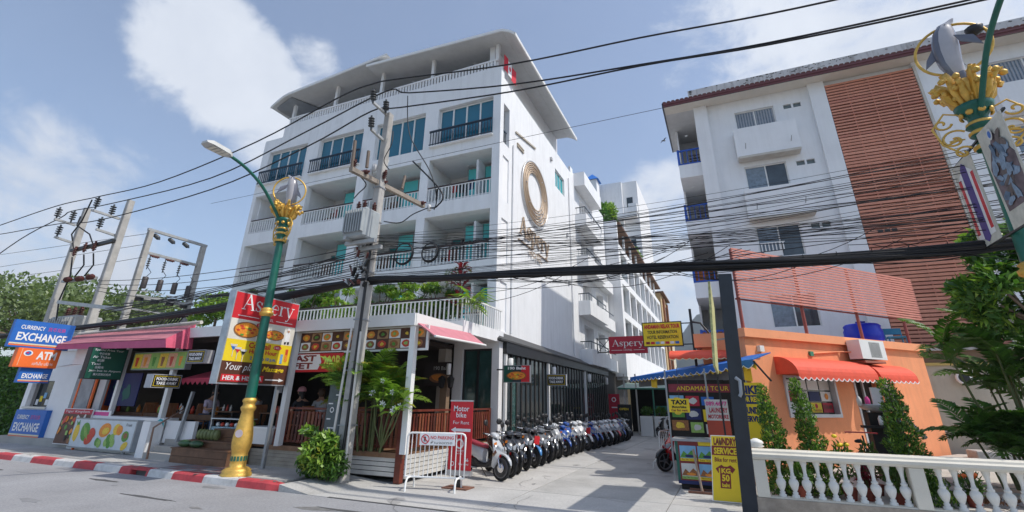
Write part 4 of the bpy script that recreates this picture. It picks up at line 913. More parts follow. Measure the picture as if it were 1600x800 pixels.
b = MB(); b.lathe([(0.05,0),(0.17,-0.10),(0.21,-0.12),(0.21,-0.16),(0.15,-0.165)], 16, (6.7,19.68,2.62), 'y'); b.build('horn', whitepaint, sp); b = MB(); b.lathe([(0.14,-0.168),(0.05,-0.172)], 16, (6.7,19.68,2.62), 'y'); b.build('cone', black, sp)

b = MB(); b.add([(0.55,10.56,0.2),(14,10.56,0.2),(14,19.7,0.55),(5.9,19.2,0.5),(0.75,13.7,0.3),(0.55,10.56,-.02),(14,10.56,-.02),(14,19.7,-.02),(5.9,19.2,-.02),(0.75,13.7,-.02)], [(0,1,2,3,4),(5,9,8,7,6),(0,5,6,1),(1,6,7,2),(2,7,8,3),(3,8,9,4),(4,9,5,0)])
gd = struct(b.build('garden_ground', mat('garden_paving', (0.50,0.475,0.43), 0.85, 0.12, 2, 0.2, dirt=0.3)))
rg = random.Random(2)
for i in range(9):
    for j in range(5):
        x = 3.2+i*0.72+(j % 2)*0.3; y = 11.0+j*0.62; z = 0.2+(y-10.56)*0.038
        b = MB(); b.box(x, x+0.68, y, y+0.57, z-0.01, z+0.02+rg.uniform(0,0.008)); b.build('paving_stone', rg.choice((mat('stone_pale', (0.56,0.53,0.48), 0.85, 0.1), mat('stone_grey', (0.46,0.44,0.41), 0.85, 0.1))), gd)
steps = thing('garden_step', 'low grey step against the corner of the orange wall', 'step', (5.8,18.4,0.4)); 
b = MB(); b.box(5.9, 7.3, 17.9, 18.6, 0.3, 0.68); b.build('tread', concrete2, steps, bevel=0.02)
bal = thing('balustrade', 'cream balustrade with turned white balusters on a rough concrete base beside the black post', 'balustrade', (5,10.4,0))
balc = mat('balustrade_cream', (0.70,0.66,0.57), 0.7, 0.06, 3, 0.08, dirt=0.12); balw = mat('baluster_white', (0.76,0.75,0.71), 0.6, 0.05, 4, 0.05, dirt=0.10)
b = MB(); b.box(0.2, 14, 10.28, 10.54, -0.01, 0.285); b.build('base', mat('rough_concrete', (0.36,0.31,0.26), 0.95, 0.25, 5, 0.5, 60, dirt=0.3), bal)
b = MB(); pr = [(10.27,0.88),(10.24,0.92),(10.24,0.965),(10.28,0.99),(10.29,1.02),(10.34,1.045),(10.46,1.045),(10.51,1.02),(10.52,0.99),(10.56,0.965),(10.56,0.92),(10.53,0.88)]
n = len(pr); b.add([(0.17,y,z) for y, z in pr]+[(14,y,z) for y, z in pr], [tuple(range(n)), tuple(range(n,2*n))[::-1]]+[(k,(k+1) % n,n+(k+1) % n,n+k) for k in range(n)]); b.build('top_rail', balc, bal)
b = MB(); b.box(0.32, 14, 10.31, 10.49, 0.286, 0.31); b.build('bottom_rail', balc, bal)
for x in (0.22, 2.47, 4.72, 6.97):
    b = MB(); b.box(x, x+0.20, 10.29, 10.51, 0.287, 0.879); b.build('post', balc, bal, bevel=0.01)
bp_ = MB(); bp_.lathe([(0.058,0),(0.058,0.035),(0.038,0.045),(0.045,0.075),(0.028,0.09),(0.05,0.13),(0.073,0.19),(0.078,0.23),(0.062,0.265),(0.040,0.285),(0.050,0.30),(0.050,0.315),(0.034,0.325),(0.026,0.38),(0.030,0.44),(0.040,0.50),(0.052,0.53),(0.055,0.57)], 14)
bp_ = bp_.mesh('baluster', balw)
for k in range(4):
    for i in range(10): put(bp_, 'baluster', bal, (0.62+k*2.25+i*0.196, 10.4, 0.311))
cap = thing('finial', 'coiled white ball finial at the left end of the balustrade', 'finial', (0.3,10.45,1.04))
b = MB(); b.lathe([(0.10,1.046),(0.13,1.07),(0.10,1.1),(0.13,1.12),(0.11,1.16),(0.07,1.18),(0.03,1.2)], 14, (0.33,10.6,0.0)); b.build('coil', balw, cap)

# ================================================================ cafe deck, steps, plinth
deck = thing('cafe_deck', 'raised cafe deck with dark red picket railings and a white slatted plinth', 'deck', (-10,10,0.1))
b = MB(); b.box(-16.2, -7.12, 10.12, 14.6, 0.1, 0.56); b.box(-16.2,-8.7,14.0,14.61,0.1,0.5); b.build('deck_base', dark, deck)
rg = random.Random(12); wm_ = [mat('deck_board_a',(0.20,0.10,0.055),0.6,0.25,5,0.1), mat('deck_board_b',(0.15,0.075,0.04),0.6,0.25,5,0.1), mat('deck_board_c',(0.24,0.13,0.07),0.6,0.25,5,0.1)]
for i in range(18):
    b = MB(); y = 10.05+i*0.24; b.box(-16.1, -7.08, y, y+0.23, 0.565, 0.62); b.build('deck_board', wm_[i % 3], deck)
b = MB(); b.box(-11.3, -7.05, 9.98, 10.04, 0.52, 0.63); b.build('edge_beam', wm_[2], deck)
for k in range(4):
    b = MB(); b.box(-8.62, -7.2, 10.0, 10.03, 0.14+k*0.10, 0.225+k*0.10); b.build('plinth_board', offwhite, deck)
for k in range(5):
    b = MB(); b.box(-7.06, -7.03, 10.1, 14.5, 0.10+k*0.10, 0.185+k*0.10); b.build('plinth_board', offwhite, deck)
pb = mat('plinth_beige', (0.36,0.32,0.26), 0.85, 0.2, 3, dirt=0.3)
for k in range(5):
    b = MB(); b.box(-12.1, -8.64, 10.0, 10.03, 0.10+k*0.085, 0.18+k*0.085); b.build('plinth_board', pb, deck)
pk = MB(); pk.box(-0.036, 0.036, -0.012, 0.012, 0, 0.74)
pkm = [pk.mesh('picket', m_) for m_ in (wooddk, mat('red_wood_light',(0.20,0.06,0.028),0.45,0.3,6,0.1), mat('red_wood_dark',(0.085,0.022,0.013),0.45,0.3,6,0.1))]
def fence_run(x0, y0, x1, y1, posts=True):
    L = math.hypot(x1-x0, y1-y0); a = math.atan2(y1-y0, x1-x0); n = int(L/0.125)
    b = MB(); b.bar((x0,y0,1.53), (x1,y1,1.53), 0.10, 0.05); r_ = b.build('top_rail', wooddk, deck)
    b = MB(); b.bar((x0,y0,0.74), (x1,y1,0.74), 0.05, 0.06); b.bar((x0,y0,1.42), (x1,y1,1.42), 0.04, 0.05); b.build('cross_rail', wooddk, deck)
    for i in range(n):
        t = (i+0.5)/n; put(rg.choice(pkm), 'picket', deck, (x0+(x1-x0)*t-sin(a)*-0.03, y0+(y1-y0)*t-0.03*cos(a), 0.72), rot=(0, radians(rg.uniform(-1,1)), a))
    if posts:
        for (x, y) in ((x0,y0),(x1,y1)):
            b = MB(); b.box(x-0.06, x+0.06, y-0.06, y+0.06, 0.55, 1.56); b.build('post', wooddk, deck)
fence_run(-11.18, 10.1, -9.3, 10.1); fence_run(-8.82, 10.1, -7.14, 10.1); fence_run(-7.14, 10.22, -7.05, 14.4)
b = MB(); b.box(-7.22, -7.06, 9.96, 10.10, 0.02, 1.6); b.build('corner_post', wooddk, deck)
st = thing('stepped_display', 'brown wooden tiered fruit display steps in front of the cafe', 'display', (-13.3,9.4,0.13))
for (x0,x1,y0,y1,z0,z1) in ((-14.05,-11.85,9.28,9.62,0.13,0.50),(-14.1,-11.9,9.62,9.95,0.13,0.66),(-13.4,-12.0,9.95,10.3,0.4,0.95)):
    b = MB(); n = 2 if z1-z0 < .45 else 3
    for k in range(n): b.box(x0, x1, y0+0.002*k, y0+0.03, z0+(z1-z0-0.03)*k/n+0.004, z0+(z1-z0-0.03)*(k+1)/n-0.004)
    b.build('riser_boards', woodmd, st)
    b = MB(); b.box(x0-0.02, x1+0.02, y0-0.03, y1, z1-0.03, z1); b.box(x0, x0+0.03, y0+0.031, y1, z0, z1-0.031); b.box(x1-0.03, x1, y0+0.031, y1, z0, z1-0.031); b.build('tread', woodmd, st)
wmel = mat('melon_green', (0.035,0.09,0.035), 0.4, 0.6, 9); 
def fruit(x, y, z, rx, ry, rz_, m, label, name='watermelon', cat='watermelon', group=None):
    b = MB(); n = 10; pr = [(sin(pi*i/n)*1.0+0.001, -cos(pi*i/n)) for i in range(n+1)]; s_ = len(b.v); b.lathe(pr, 14, (0,0,0), 'x'); b.v = [(x+v[0]*rx, y+v[1]*ry, z+v[2]*rz_) for v in b.v]
    o = b.build(name, m); tag(o, label, cat, group); return o
for i in range(2): fruit(-13.85+i*0.48, 9.47, 0.585, 0.25, 0.11, 0.09, wmel, 'long dark green watermelon on the lowest display step', group='watermelons on the low step')
for i in range(6): fruit(-13.75+i*0.14, 9.78, 0.80, 0.065, 0.1, 0.14, mat('papaya_green',(0.16,0.19,0.07),0.5,0.3,8), 'upright green papaya in the row on the second display step', 'papaya', 'papaya', 'papayas on the second step')
coco = mat('coconut_green', (0.28,0.34,0.05), 0.5, 0.2, 6)
for i, (dx, dz) in enumerate(((0,0),(0.2,0.02),(0.1,0.17))): fruit(-12.35+dx, 10.05, 1.06+dz, 0.11, 0.11, 0.11, coco, 'yellow green coconut heaped at the right end of the display', 'coconut', 'coconut', 'coconuts on the top step')
ice = thing('ice_display', 'glass fronted display box of fruit and blue ice on the cafe steps', 'display case', (-13.5,10.2,0.7))
b = MB(); b.box(-13.95,-12.55,10.2,10.5,0.66,0.98); b.build('ice_bed', mat('ice_blue',(0.30,0.45,0.52),0.3,0.5,14,0.3,30), ice); b = MB(); b.box(-13.98,-12.5,10.16,10.52,1.18,1.21); b.build('glass_top', mat('glass_edge',(0.6,0.65,0.66),0.15), ice)
b = MB(); 
for x in (-13.96,-12.54): b.box(x,x+0.03,10.17,10.2,0.66,1.18)
b.build('frame', steel, ice)
for i in range(7):
    b = MB(); b.lathe([(0.01,0),(0.05,0.02),(0.06,0.06),(0.04,0.10),(0.01,0.11)], 8, (-13.8+i*0.19,10.3,0.98)); b.build('fruit_cup', redfruit if i % 2 else signwhite, ice)
# concrete stairs and sloping handrail left of the display
cs = thing('side_stairs', 'short concrete stairs with a brown handrail between the fruit sign and the wooden steps', 'stairs', (-15,9.6,0.13))
for k in range(3):
    b = MB(); b.box(-15.45, -14.15, 9.42+k*0.26, 9.68+k*0.26+0.3, 0.12+0.001*k, 0.29+k*0.16); b.build('step', concrete, cs)
b = MB(); b.tube([(-15.184, 9.400, 0.061), (-15.250, 9.400, 0.939), (-15.223, 10.200, 1.478), (-15.301, 10.200, 0.522)], 0.028, 8); b.build('handrail', mat('rail_rust',(0.22,0.13,0.09),0.6), cs)
foam = thing('foam_crate', 'white foam crate on the deck edge beside the gold lamp base', 'crate', (-11.9,9.95,0.6))
b = MB(); b.add([(-12.05,9.95,.63),(-11.3,9.95,.63),(-11.3,10.35,.63),(-12.05,10.35,.63),(-12.12,9.9,1.0),(-11.22,9.9,1.0),(-11.22,10.4,1.0),(-12.12,10.4,1.0)], [(0,3,2,1),(4,5,6,7),(0,1,5,4),(1,2,6,5),(2,3,7,6),(3,0,4,7)]); b.build('crate_body', whitepaint, foam); b = MB(); b.box(-12.14,-11.2,9.88,10.42,1.0,1.05); b.build('lid', whitepaint, foam)
# red scalloped cafe awning on a slanted grey post
ca = thing('cafe_awning', 'dark red scalloped cloth awning over the cafe steps left of the billboard', 'awning', (-14.1,9.7,0.6))
b = MB(); n = 16; x0, x1 = -15.0, -11.6
for i in range(n):
    a, c = x0+(x1-x0)*i/n, x0+(x1-x0)*(i+1)/n
    b.prism([(a,0.13),(a,0.05),((a+c)/2,-0.05),(c,0.05),(c,0.13)], (0,9.7,2.15), (1,0,0), (0,0,1), (0,-1,0), 0.01)
b.build('valance', mat('awning_dark_red',(0.36,0.03,0.06),0.8,0.12,4), ca)
b = MB(); b.add([(x0,9.7,2.28),(x1,9.7,2.28),(x1,10.6,2.55),(x0,10.6,2.55),(x0,9.7,2.265),(x1,9.7,2.265),(x1,10.6,2.535),(x0,10.6,2.535)], [(0,1,2,3),(4,7,6,5),(0,4,5,1),(2,6,7,3),(1,5,6,2),(0,3,7,4)]); b.build('cloth', MATS['awning_dark_red'], ca)
b = MB(); b.bar((-14.583, 9.850, 1.913), (-14.775, 9.850, 0.566), 0.08); b.build('post', greymetal, ca); b = MB(); b.bar((-14.373, 10.400, 2.183), (-14.195, 10.400, 0.897), 0.06); b.build('post', greymetal, ca)
b = MB(); b.bar((-11.7,10.0,2.22),(-7.1,10.0,2.32),0.05,0.05); 
# ---------------------------------------------------------------- furniture and people in the cafe
def table(x, y, w=0.9, d=0.7, label='', z=0.62):
    t = thing('cafe_table', label, 'table', (x,y,z), 'cafe tables under the porch')
    b = MB(); b.box(x-w/2, x+w/2, y-d/2, y+d/2, z+0.72, z+0.75); b.build('tabletop', woodmd, t)
    for sx in (-1,1):
        for sy in (-1,1):
            b = MB(); b.box(x+sx*(w/2-0.05)-0.02, x+sx*(w/2-0.05)+0.02, y+sy*(d/2-0.05)-0.02, y+sy*(d/2-0.05)+0.02, z, z+0.719); b.build('leg', black, t)
    for i in range(3):
        o = MB(); o.lathe([(0.03,0),(0.035,0.01),(0.03,0.11),(0.015,0.14),(0.012,0.18)], 8, (x-0.2+i*0.16, y-0.1, z+0.751)); tag(o.build('bottle' if i else 'napkin_holder', [signwhite, redfruit, whitepaint][i]), ['white napkin holder','red sauce bottle','white condiment bottle'][i]+' on the cafe table '+label[10:].replace('table ','')[:60], 'bottle' if i else 'napkin holder')
    return t
table(-14.45, 11.1, 1.1, 0.7, 'dark cafe table between the lilac shirt and white shirt diners'); table(-12.2, 11.0, 0.9, 0.7, 'dark cafe table behind the red railing near the pink cap diner'); table(-17.0, 11.2, 0.8, 0.7, 'dark cafe table at the left end of the porch')
def chair(x, y, rz, label, z=0.62, m=None):
    t = local_thing('cafe_chair', label, 'chair', (x,y,z), 'wooden cafe chairs', rz); m = m or woodmd
    MB().box(-0.21,0.21,-0.2,0.22,0.43,0.46).build('seat', m, t)
    for i in range(4): MB().box(-0.2+i*0.11,-0.12+i*0.11+0.02,-0.215,-0.20,0.5,0.9).build('back_slat', m, t)
    MB().box(-0.21,0.21,-0.22,-0.19,0.88,0.95).build('top_rail', m, t)
    for sx in (-0.19,0.17):
        MB().box(sx,sx+0.03,-0.2,-0.17,0,0.43).build('leg', m, t); MB().box(sx,sx+0.03,0.18,0.21,0,0.43).build('leg', m, t)
chw = mat('chair_orange_wood', (0.30,0.12,0.05), 0.5, 0.2, 6)
for i, (x, y, rz, lb_) in enumerate(((-15.3,10.95,-pi/2,'chair of the woman in lilac shirt'), (-13.7,11.4,pi/2,'chair of the diner in white shirt'), (-16.4,10.6,-pi/2,'empty chair left of the slanted awning post'), (-12.9,10.7,pi/2,'empty chair just left of the red railing'), (-11.3,10.95,pi/2,'chair under the diner in pink cap'), (-17.9,10.9,-pi/2,'empty chair behind the handrail at the porch left end'), (-9.6,11.1,pi/2,'empty chair behind the grey meter box'))): chair(x, y, rz, 'wooden slatted '+lb_, m=chw)
skin = mat('skin', (0.48,0.27,0.18), 0.55, 0.06); hairm = mat('hair_black', (0.012,0.009,0.008), 0.5, 0.1)
def skinned(name, verts, edges, radii, m, parent, sub=1):
    me = bpy.data.meshes.new(name); me.from_pydata(verts, edges, []); me.skin_vertices or me.attributes
    o = bpy.data.objects.new(name, me); COL.objects.link(o); o.parent = parent
    md = o.modifiers.new('skin', 'SKIN'); 
    sv = me.skin_vertices[0].data if len(me.skin_vertices) else None
    if sv is None:
        bm = bmesh.new(); bm.from_mesh(me); bm.verts.layers.skin.new(); bm.to_mesh(me); bm.free(); sv = me.skin_vertices[0].data
    for i, r in enumerate(radii): sv[i].radius = (r, r) if not isinstance(r, tuple) else r
    sv[0].use_root = True
    md2 = o.modifiers.new('sub', 'SUBSURF'); md2.levels = sub; md2.render_levels = sub; me.materials.append(m)
    md.use_smooth_shade = True
    return o
def seated(x, y, z, rz, label, shirt, trousers, hairmat=hairm, cap=None, lean=0.12, hands_up=True, longhair=True):
    """seated figure, local +y forward, z = floor height"""
    t = local_thing('person', label, 'person', (x,y,z), 'people eating in the cafe', rz)
    P = [(0,-0.05,0.52),(0,-0.04,0.68),(0,-0.03+lean*0.3,0.88),(0,lean*0.5,1.03),(0,lean*0.8,1.12),(0,lean*1.0+0.02,1.21),(0,lean+0.03,1.30)]
    E_ = [(0,1),(1,2),(2,3),(3,4),(4,5),(5,6)]; Rr = [0.15,0.125,0.15,0.12,0.052,0.085,0.075]
    for s in (-1,1):
        b0 = len(P); hx = 0.30 if not hands_up else 0.14
        P += [(s*0.17,lean*0.5-0.01,1.0),(s*0.22,lean*0.5+0.06,0.76),(s*hx,lean*0.5+0.30,0.80),(s*(hx-0.03),lean*0.5+0.37,0.82)]
        E_ += [(3,b0),(b0,b0+1),(b0+1,b0+2),(b0+2,b0+3)]; Rr += [0.058,0.044,0.030,0.032]
        h = b0+3; hp = P[h]
        for q in range(5):
            k = len(P); dx = (q-2)*0.014
            P += [(hp[0]+dx, hp[1]+0.045, hp[2]+0.012), (hp[0]+dx, hp[1]+0.075-abs(q-2)*0.006, hp[2]-0.006)]
            E_ += [(h,k),(k,k+1)]; Rr += [0.009,0.008]
        b1 = len(P); P += [(s*0.10,0.0,0.50),(s*0.12,0.40,0.50),(s*0.12,0.42,0.08),(s*0.12,0.54,0.04)]
        E_ += [(0,b1),(b1,b1+1),(b1+1,b1+2),(b1+2,b1+3)]; Rr += [0.09,0.065,0.045,0.035]
    skinned('body', P, E_, Rr, skin, t)
    S = [P[0],P[1],P[2],P[3],(0,lean*0.75,1.07)]; ES = [(0,1),(1,2),(2,3),(3,4)]; RS = [0.165,0.14,0.168,0.135,0.075]
    for s in (-1,1):
        k = len(S); S += [(s*0.17,lean*0.5-0.01,1.0),(s*0.215,lean*0.5+0.045,0.82)]; ES += [(3,k),(k,k+1)]; RS += [0.075,0.062]
    skinned('shirt', S, ES, RS, shirt, t)
    Tt = [P[0]]; ET = []; RT = [0.16]
    for s in (-1,1):
        k = len(Tt); Tt += [(s*0.10,0.0,0.50),(s*0.12,0.40,0.50),(s*0.12,0.42,0.12)]; ET += [(0,k),(k,k+1),(k+1,k+2)]; RT += [0.10,0.08,0.06]
    skinned('trousers', Tt, ET, RT, trousers, t)
    hy = lean+0.03
    b = MB(); 
    rings = []
    for (zz, ry, rx, cy_) in ((1.16,.055,.07,-0.055),(1.22,.095,.095,-0.03),(1.29,.112,.102,-0.012),(1.35,.105,.098,0.0),(1.395,.07,.07,0.0),(1.412,.02,.02,0.0)):
        rings.append([(rx*cos(2*pi*k/14), hy+cy_+ry*sin(2*pi*k/14), zz) for k in range(14)])
    b.loft(rings); b.build('hair', hairmat, t)
    if longhair: MB().lathe([(0.03,1.0),(0.055,1.08),(0.06,1.2),(0.04,1.25)], 10, (0,hy-0.10,0)).build('ponytail', hairmat, t)
    b = MB(); b.lathe([(0.012,0),(0.014,0.02),(0.008,0.04)], 6, (0,hy+0.098,1.235)); b.build('nose', skin, t)
    for s in (-1,1): MB().lathe([(0.006,0),(0.012,0.01),(0.006,0.02)], 6, (s*0.032,hy+0.085,1.262)).build('eye', ink, t); MB().lathe([(0.012,0),(0.02,0.02),(0.012,0.045)], 6, (s*0.095,hy,1.235)).build('ear', skin, t)
    MB().box(-0.022,0.022,hy+0.082,hy+0.09,1.19,1.198).build('mouth', mat('lip',(0.35,0.12,0.10),0.5), t)
    if cap:
        b = MB(); b.lathe([(0.118,1.30),(0.12,1.33),(0.10,1.40),(0.05,1.435),(0.01,1.44)], 14, (0,hy-0.005,0)); b.prism([(-0.08,0),(-0.07,0.10),(0,0.13),(0.07,0.10),(0.08,0)], (0,hy+0.09,1.305), (1,0,0), (0,1,0), (0,0,1), 0.012); b.build('cap', cap, t)
    return t
lil = mat('shirt_lilac', (0.55,0.48,0.62), 0.85, 0.06); dkc = mat('shirt_black', (0.015,0.015,0.02), 0.85)
seated(-15.25, 10.95, 0.64, -pi/2, 'woman in a lilac shirt eating at the cafe table left of the green lamp post', lil, mat('jeans',(0.08,0.12,0.22),0.85))
seated(-13.75, 11.4, 0.64, pi/2, 'diner in a white shirt seated behind the green lamp post', signwhite, dkc, longhair=False)
seated(-11.35, 10.95, 0.66, pi/2-0.35, 'diner in a pink cap and black shirt behind the red railing', dkc, dkc, cap=mat('cap_pink',(0.62,0.30,0.33),0.8))
seated(-11.25, 11.6, 0.66, pi/2-0.5, 'diner in a pale shirt seated just behind the one in the pink cap', mat('shirt_pale',(0.55,0.56,0.6),0.8), dkc, longhair=False, hairmat=mat('hair_brown',(0.08,0.04,0.02),0.5))
# ---------------------------------------------------------------- food boards over the cafe
mbd = thing('menu_board', 'long white framed board of food photos above the cafe railing', 'menu board', (-9,10.08,3.2))
f = Face((-10.9,10.06,2.92), (1,0,0), (0,0,1), (0,-1,0), mbd); f.panel(0,0,4.26,0.60, whitepaint, 0, 0.05, 'frame'); f.panel(0.05,0.05,4.2,0.56, brown, 0.006, name='print')
for i in range(11):
    for j in range(2):
        x0 = 0.08+i*0.375; y0 = 0.07+j*0.245; ph = f.panel(x0,y0,x0+0.345,y0+0.225, [signwhite, brown, mat('print_tan',(0.42,0.25,0.12),0.6)][(i+j) % 3], 0.010, name='photo')
        f.disc(x0+0.17,y0+0.11,0.13,0.09, [brfruit,orfruit,redfruit,mat('print_dark_food',(0.10,0.04,0.02),0.6,0.4,20)][(i*2+j) % 4], 0.014, 12, jag=0.08, name='dish', parent=ph); f.disc(x0+0.17,y0+0.11,0.06,0.04, [lgfruit,yefruit,grfruit][(i+j) % 3], 0.018, 8, jag=0.3, name='garnish', parent=ph)
bb = thing('buffet_banner', 'white and red banner reading breakfast buffet 200 baht under the food photos', 'banner', (-11,10.08,2.7))
f = Face((-12.7,10.06,2.44), (1,0,0), (0,0,1), (0,-1,0), bb); f.panel(0,0,3.45,0.50, red, 0, 0.03, 'banner_cloth'); f.poly([(0,0.06),(2.62,0.06),(2.72,0.25),(2.62,0.46),(0,0.46)], signwhite, 0.005, name='white_field')
f.text('BREAKFAST', 0.30,0.27,2.52,0.44, maroon, bold=0.04); f.text('BUFFET', 0.95,0.08,2.42,0.24, maroon, bold=0.04); f.text('200B', 2.76,0.08,3.38,0.42, mat('sign_lime',(0.75,0.72,0.10),0.5), bold=0.03)
pz = thing('pizza_poster', 'dim poster with a pizza and price inside the cafe left of the corner pier', 'poster', (-8.4,14.1,2.6))
f = Face((-9.3,14.05,2.2), (1,0,0), (0,0,1), (0,-1,0), pz); f.panel(0,0,1.0,0.75, mat('poster_dark',(0.03,0.02,0.018),0.6), 0, 0.03, 'board'); f.disc(0.55,0.25,0.36,0.15, brfruit, 0.006, 18); f.disc(0.55,0.27,0.28,0.10, orfruit, 0.01, 14, jag=0.15); f.text('190 Baht', 0.35,0.5,0.95,0.62, whtprint)
# ---------------------------------------------------------------- billboard facing along the street
def pizza(f, cx, cy, rx, ry, par=None, d=0.012):
    p = f.disc(cx,cy,rx,ry, brfruit, d, 22, jag=0.03, name='pizza', parent=par); f.disc(cx,cy,rx*0.9,ry*0.88, orfruit, d+0.003, 20, jag=0.05, name='cheese', parent=p)
    for i in range(11):
        a = i*2.4; r = 0.2+0.6*((i*37) % 10)/10; f.disc(cx+rx*r*cos(a), cy+ry*r*sin(a), rx*0.14, ry*0.13, [redfruit,redfruit,yefruit,grfruit][i % 4], d+0.006+0.0003*i, 8, jag=0.15, name='topping', parent=p)
bbd = thing('hotel_billboard', 'tall red, yellow and brown billboard with pizzas and cocktails behind the green lamp post', 'billboard', (-10.9,8.8,0.1))
f = Face((-10.85,7.83,2.10), (0,1,0), (0,0,1), (1,0,0), bbd); Wb, Hb = 1.95, 2.13
b = MB(); b.box(-11.08,-10.851,7.80,9.80,2.07,4.26); b.build('box', mat('box_grey',(0.45,0.48,0.52),0.35,0.25,3,metal=0.4,dirt=0.2), bbd)
for y in (8.1, 9.6):
    b = MB(); b.box(-11.0,-10.92,y,y+0.08,0.12,2.08) if y > 9 else b.box(-11.0,-10.92,9.70,9.78,1.9,2.08); b.build('post', greymetal, bbd)
f.panel(0,Hb*0.70,Wb,Hb, red, name='red_panel'); f.panel(0,Hb*0.47,Wb,Hb*0.70, mat('print_cream',(0.72,0.68,0.60),0.6), name='pizza_panel'); f.panel(0,Hb*0.23,Wb,Hb*0.47, yellow, name='cocktail_panel'); f.panel(0,0,Wb,Hb*0.23, brown, name='brown_panel')
serif_word(f, 'Aspery', 0.22, Hb*0.70+0.24, 1.80, 0.38, signwhite, 0.008)
f.text('HOTEL', 0.85, Hb*0.70+0.05, 1.2, Hb*0.70+0.12, signwhite); f.panel(0.15,Hb*0.70+0.075,0.75,Hb*0.70+0.09, signwhite, 0.008, name='rule'); f.panel(1.28,Hb*0.70+0.075,1.82,Hb*0.70+0.09, signwhite, 0.008, name='rule')
pizza(f, 0.48, Hb*0.585, 0.37, 0.19); pizza(f, 1.32, Hb*0.57, 0.30, 0.13); f.disc(0.85,Hb*0.66,0.14,0.055, red, 0.02, 14); f.text('190.-', 0.76,Hb*0.645,0.94,Hb*0.675, signwhite, 0.028)
f.poly([(1.66,1.08),(1.80,1.10),(1.82,1.30),(1.74,1.38),(1.66,1.30)], signwhite, 0.010, name='chef_coat'); f.disc(1.74,1.41,0.05,0.05, signwhite, 0.014, 10, name='chef_hat'); f.disc(1.74,1.365,0.035,0.035, mat('print_skin',(0.5,0.28,0.18),0.6), 0.018, 10, name='chef_face'); f.poly([(1.66,1.02),(1.72,1.03),(1.72,1.09),(1.66,1.08)], ink, 0.010, name='chef_shoe'); f.poly([(1.76,1.02),(1.82,1.03),(1.82,1.1),(1.76,1.09)], ink, 0.010, name='chef_shoe')
f.text('Cocktail', 0.62,Hb*0.39,1.26,Hb*0.455, red, bold=0.03); f.text('Happy Hour', 0.66,Hb*0.315,1.5,Hb*0.38, red, bold=0.03); f.text('2 p.m. to 10 p.m.', 0.72,Hb*0.25,1.5,Hb*0.30, blue, bold=0.03); f.disc(1.48,Hb*0.425,0.13,0.06, red, 0.01, 14); f.text('140.-', 1.38,Hb*0.41,1.58,Hb*0.44, signwhite, 0.016)
for i, (cx, cy, c2) in enumerate(((0.22,0.72,blue),(0.34,0.66,red),(0.50,0.62,ink))):
    f.poly([(cx-0.10,cy+0.16),(cx+0.10,cy+0.16),(cx,cy)], whtprint, 0.010+0.004*i, name='glass'); f.poly([(cx-0.07,cy+0.11),(cx+0.07,cy+0.11),(cx,cy+0.02)], c2, 0.013+0.004*i, name='drink'); f.poly([(cx-0.008,cy),(cx+0.008,cy),(cx+0.008,cy-0.13),(cx-0.008,cy-0.13)], whtprint, 0.010+0.004*i, name='stem')
f.panel(1.62,0.52,1.70,0.76, skyprint, 0.01, name='drink'); f.panel(1.75,0.58,1.85,0.90, orfruit, 0.01, name='drink'); f.panel(1.77,0.76,1.83,0.90, redfruit, 0.014, name='drink')
f.text('Your place', 0.12,0.24,1.05,0.45, signwhite, lean=0.3); f.text('Massage', 1.14,0.26,1.80,0.42, yellow, lean=0.3, bold=0.03); f.panel(0.06,0.03,1.22,0.19, red, 0.008, name='strip'); f.text('HER & HIS SPA', 0.10,0.06,1.18,0.16, signwhite, 0.014, bold=0.02); f.poly([(1.28,0.09),(1.70,0.09),(1.70,0.06),(1.86,0.105),(1.70,0.15),(1.70,0.12),(1.28,0.12)], signwhite, 0.009, name='arrow')
# ---------------------------------------------------------------- food-drink take away signs
def take_away(o, u, n, w, h, th, label):
    t = thing('take_away_sign', label, 'sign', o); f = Face(o, u, (0,0,1), n, t)
    b = MB(); b.prism([(-0.02,-0.02),(w+0.02,-0.02),(w+0.02,h+0.02),(-0.02,h+0.02)], f.o-f.n*th, f.u, f.v, f.n, th); b.build('box', mat('box_light_grey',(0.42,0.43,0.45),0.5), t)
    f.panel(0,0,w,h, ink, name='black_face'); f.panel(w*.04,h*.08,w*.96,h*.92, yellow, 0.007, 0.003, name='yellow_border'); f.panel(w*.055,h*.12,w*.945,h*.88, ink, 0.010, 0.003, name='black_field')
    f.text('FOOD-DRINK', w*.10,h*.55,w*.90,h*.80, signwhite, 0.014, bold=0.04); f.text('TAKE AWAY', w*.13,h*.20,w*.87,h*.45, signwhite, 0.014, bold=0.04)
take_away((-15.0,8.88,2.02), (0,1,0), (1,0,0), 0.78, 0.33, 0.30, 'lower black and yellow take away sign, facing along the pavement')
take_away((-14.78,9.55,2.72), (1,0,0), (0,-1,0), 0.74, 0.34, 0.28, 'upper black and yellow take away sign on the white column by the pink awning')
take_away((-6.699, 19.000, 2.378), (1,0,0), (0,-1,0), 0.78, 0.40, 0.12, 'black and yellow take away sign on the black restaurant front in the lane')
ps = thing('pizza_sign', 'green, white and red pizza sign reading 190 baht at the corner box', 'sign', (-6.6,14.5,2.35))
for (yy, sg) in ((14.5,-1),):
    f = Face((-6.58,yy,2.34), (1,0,0), (0,0,1), (0,-1,0), ps); b = MB(); b.box(-6.60,-5.68,yy,yy+0.1,2.32,2.85); b.build('box', greymetal, ps)
    f.panel(0,0,0.3,0.49, dgreen, name='green_field'); f.panel(0.3,0,0.6,0.49, mat('sign_dark_teal',(0.02,0.04,0.05),0.5), name='dark_field'); f.panel(0.6,0,0.88,0.49, red, name='red_field'); pizza(f, 0.44, 0.19, 0.34, 0.13); f.text('190 Baht', 0.14,0.37,0.76,0.46, signwhite, 0.01, bold=0.04)
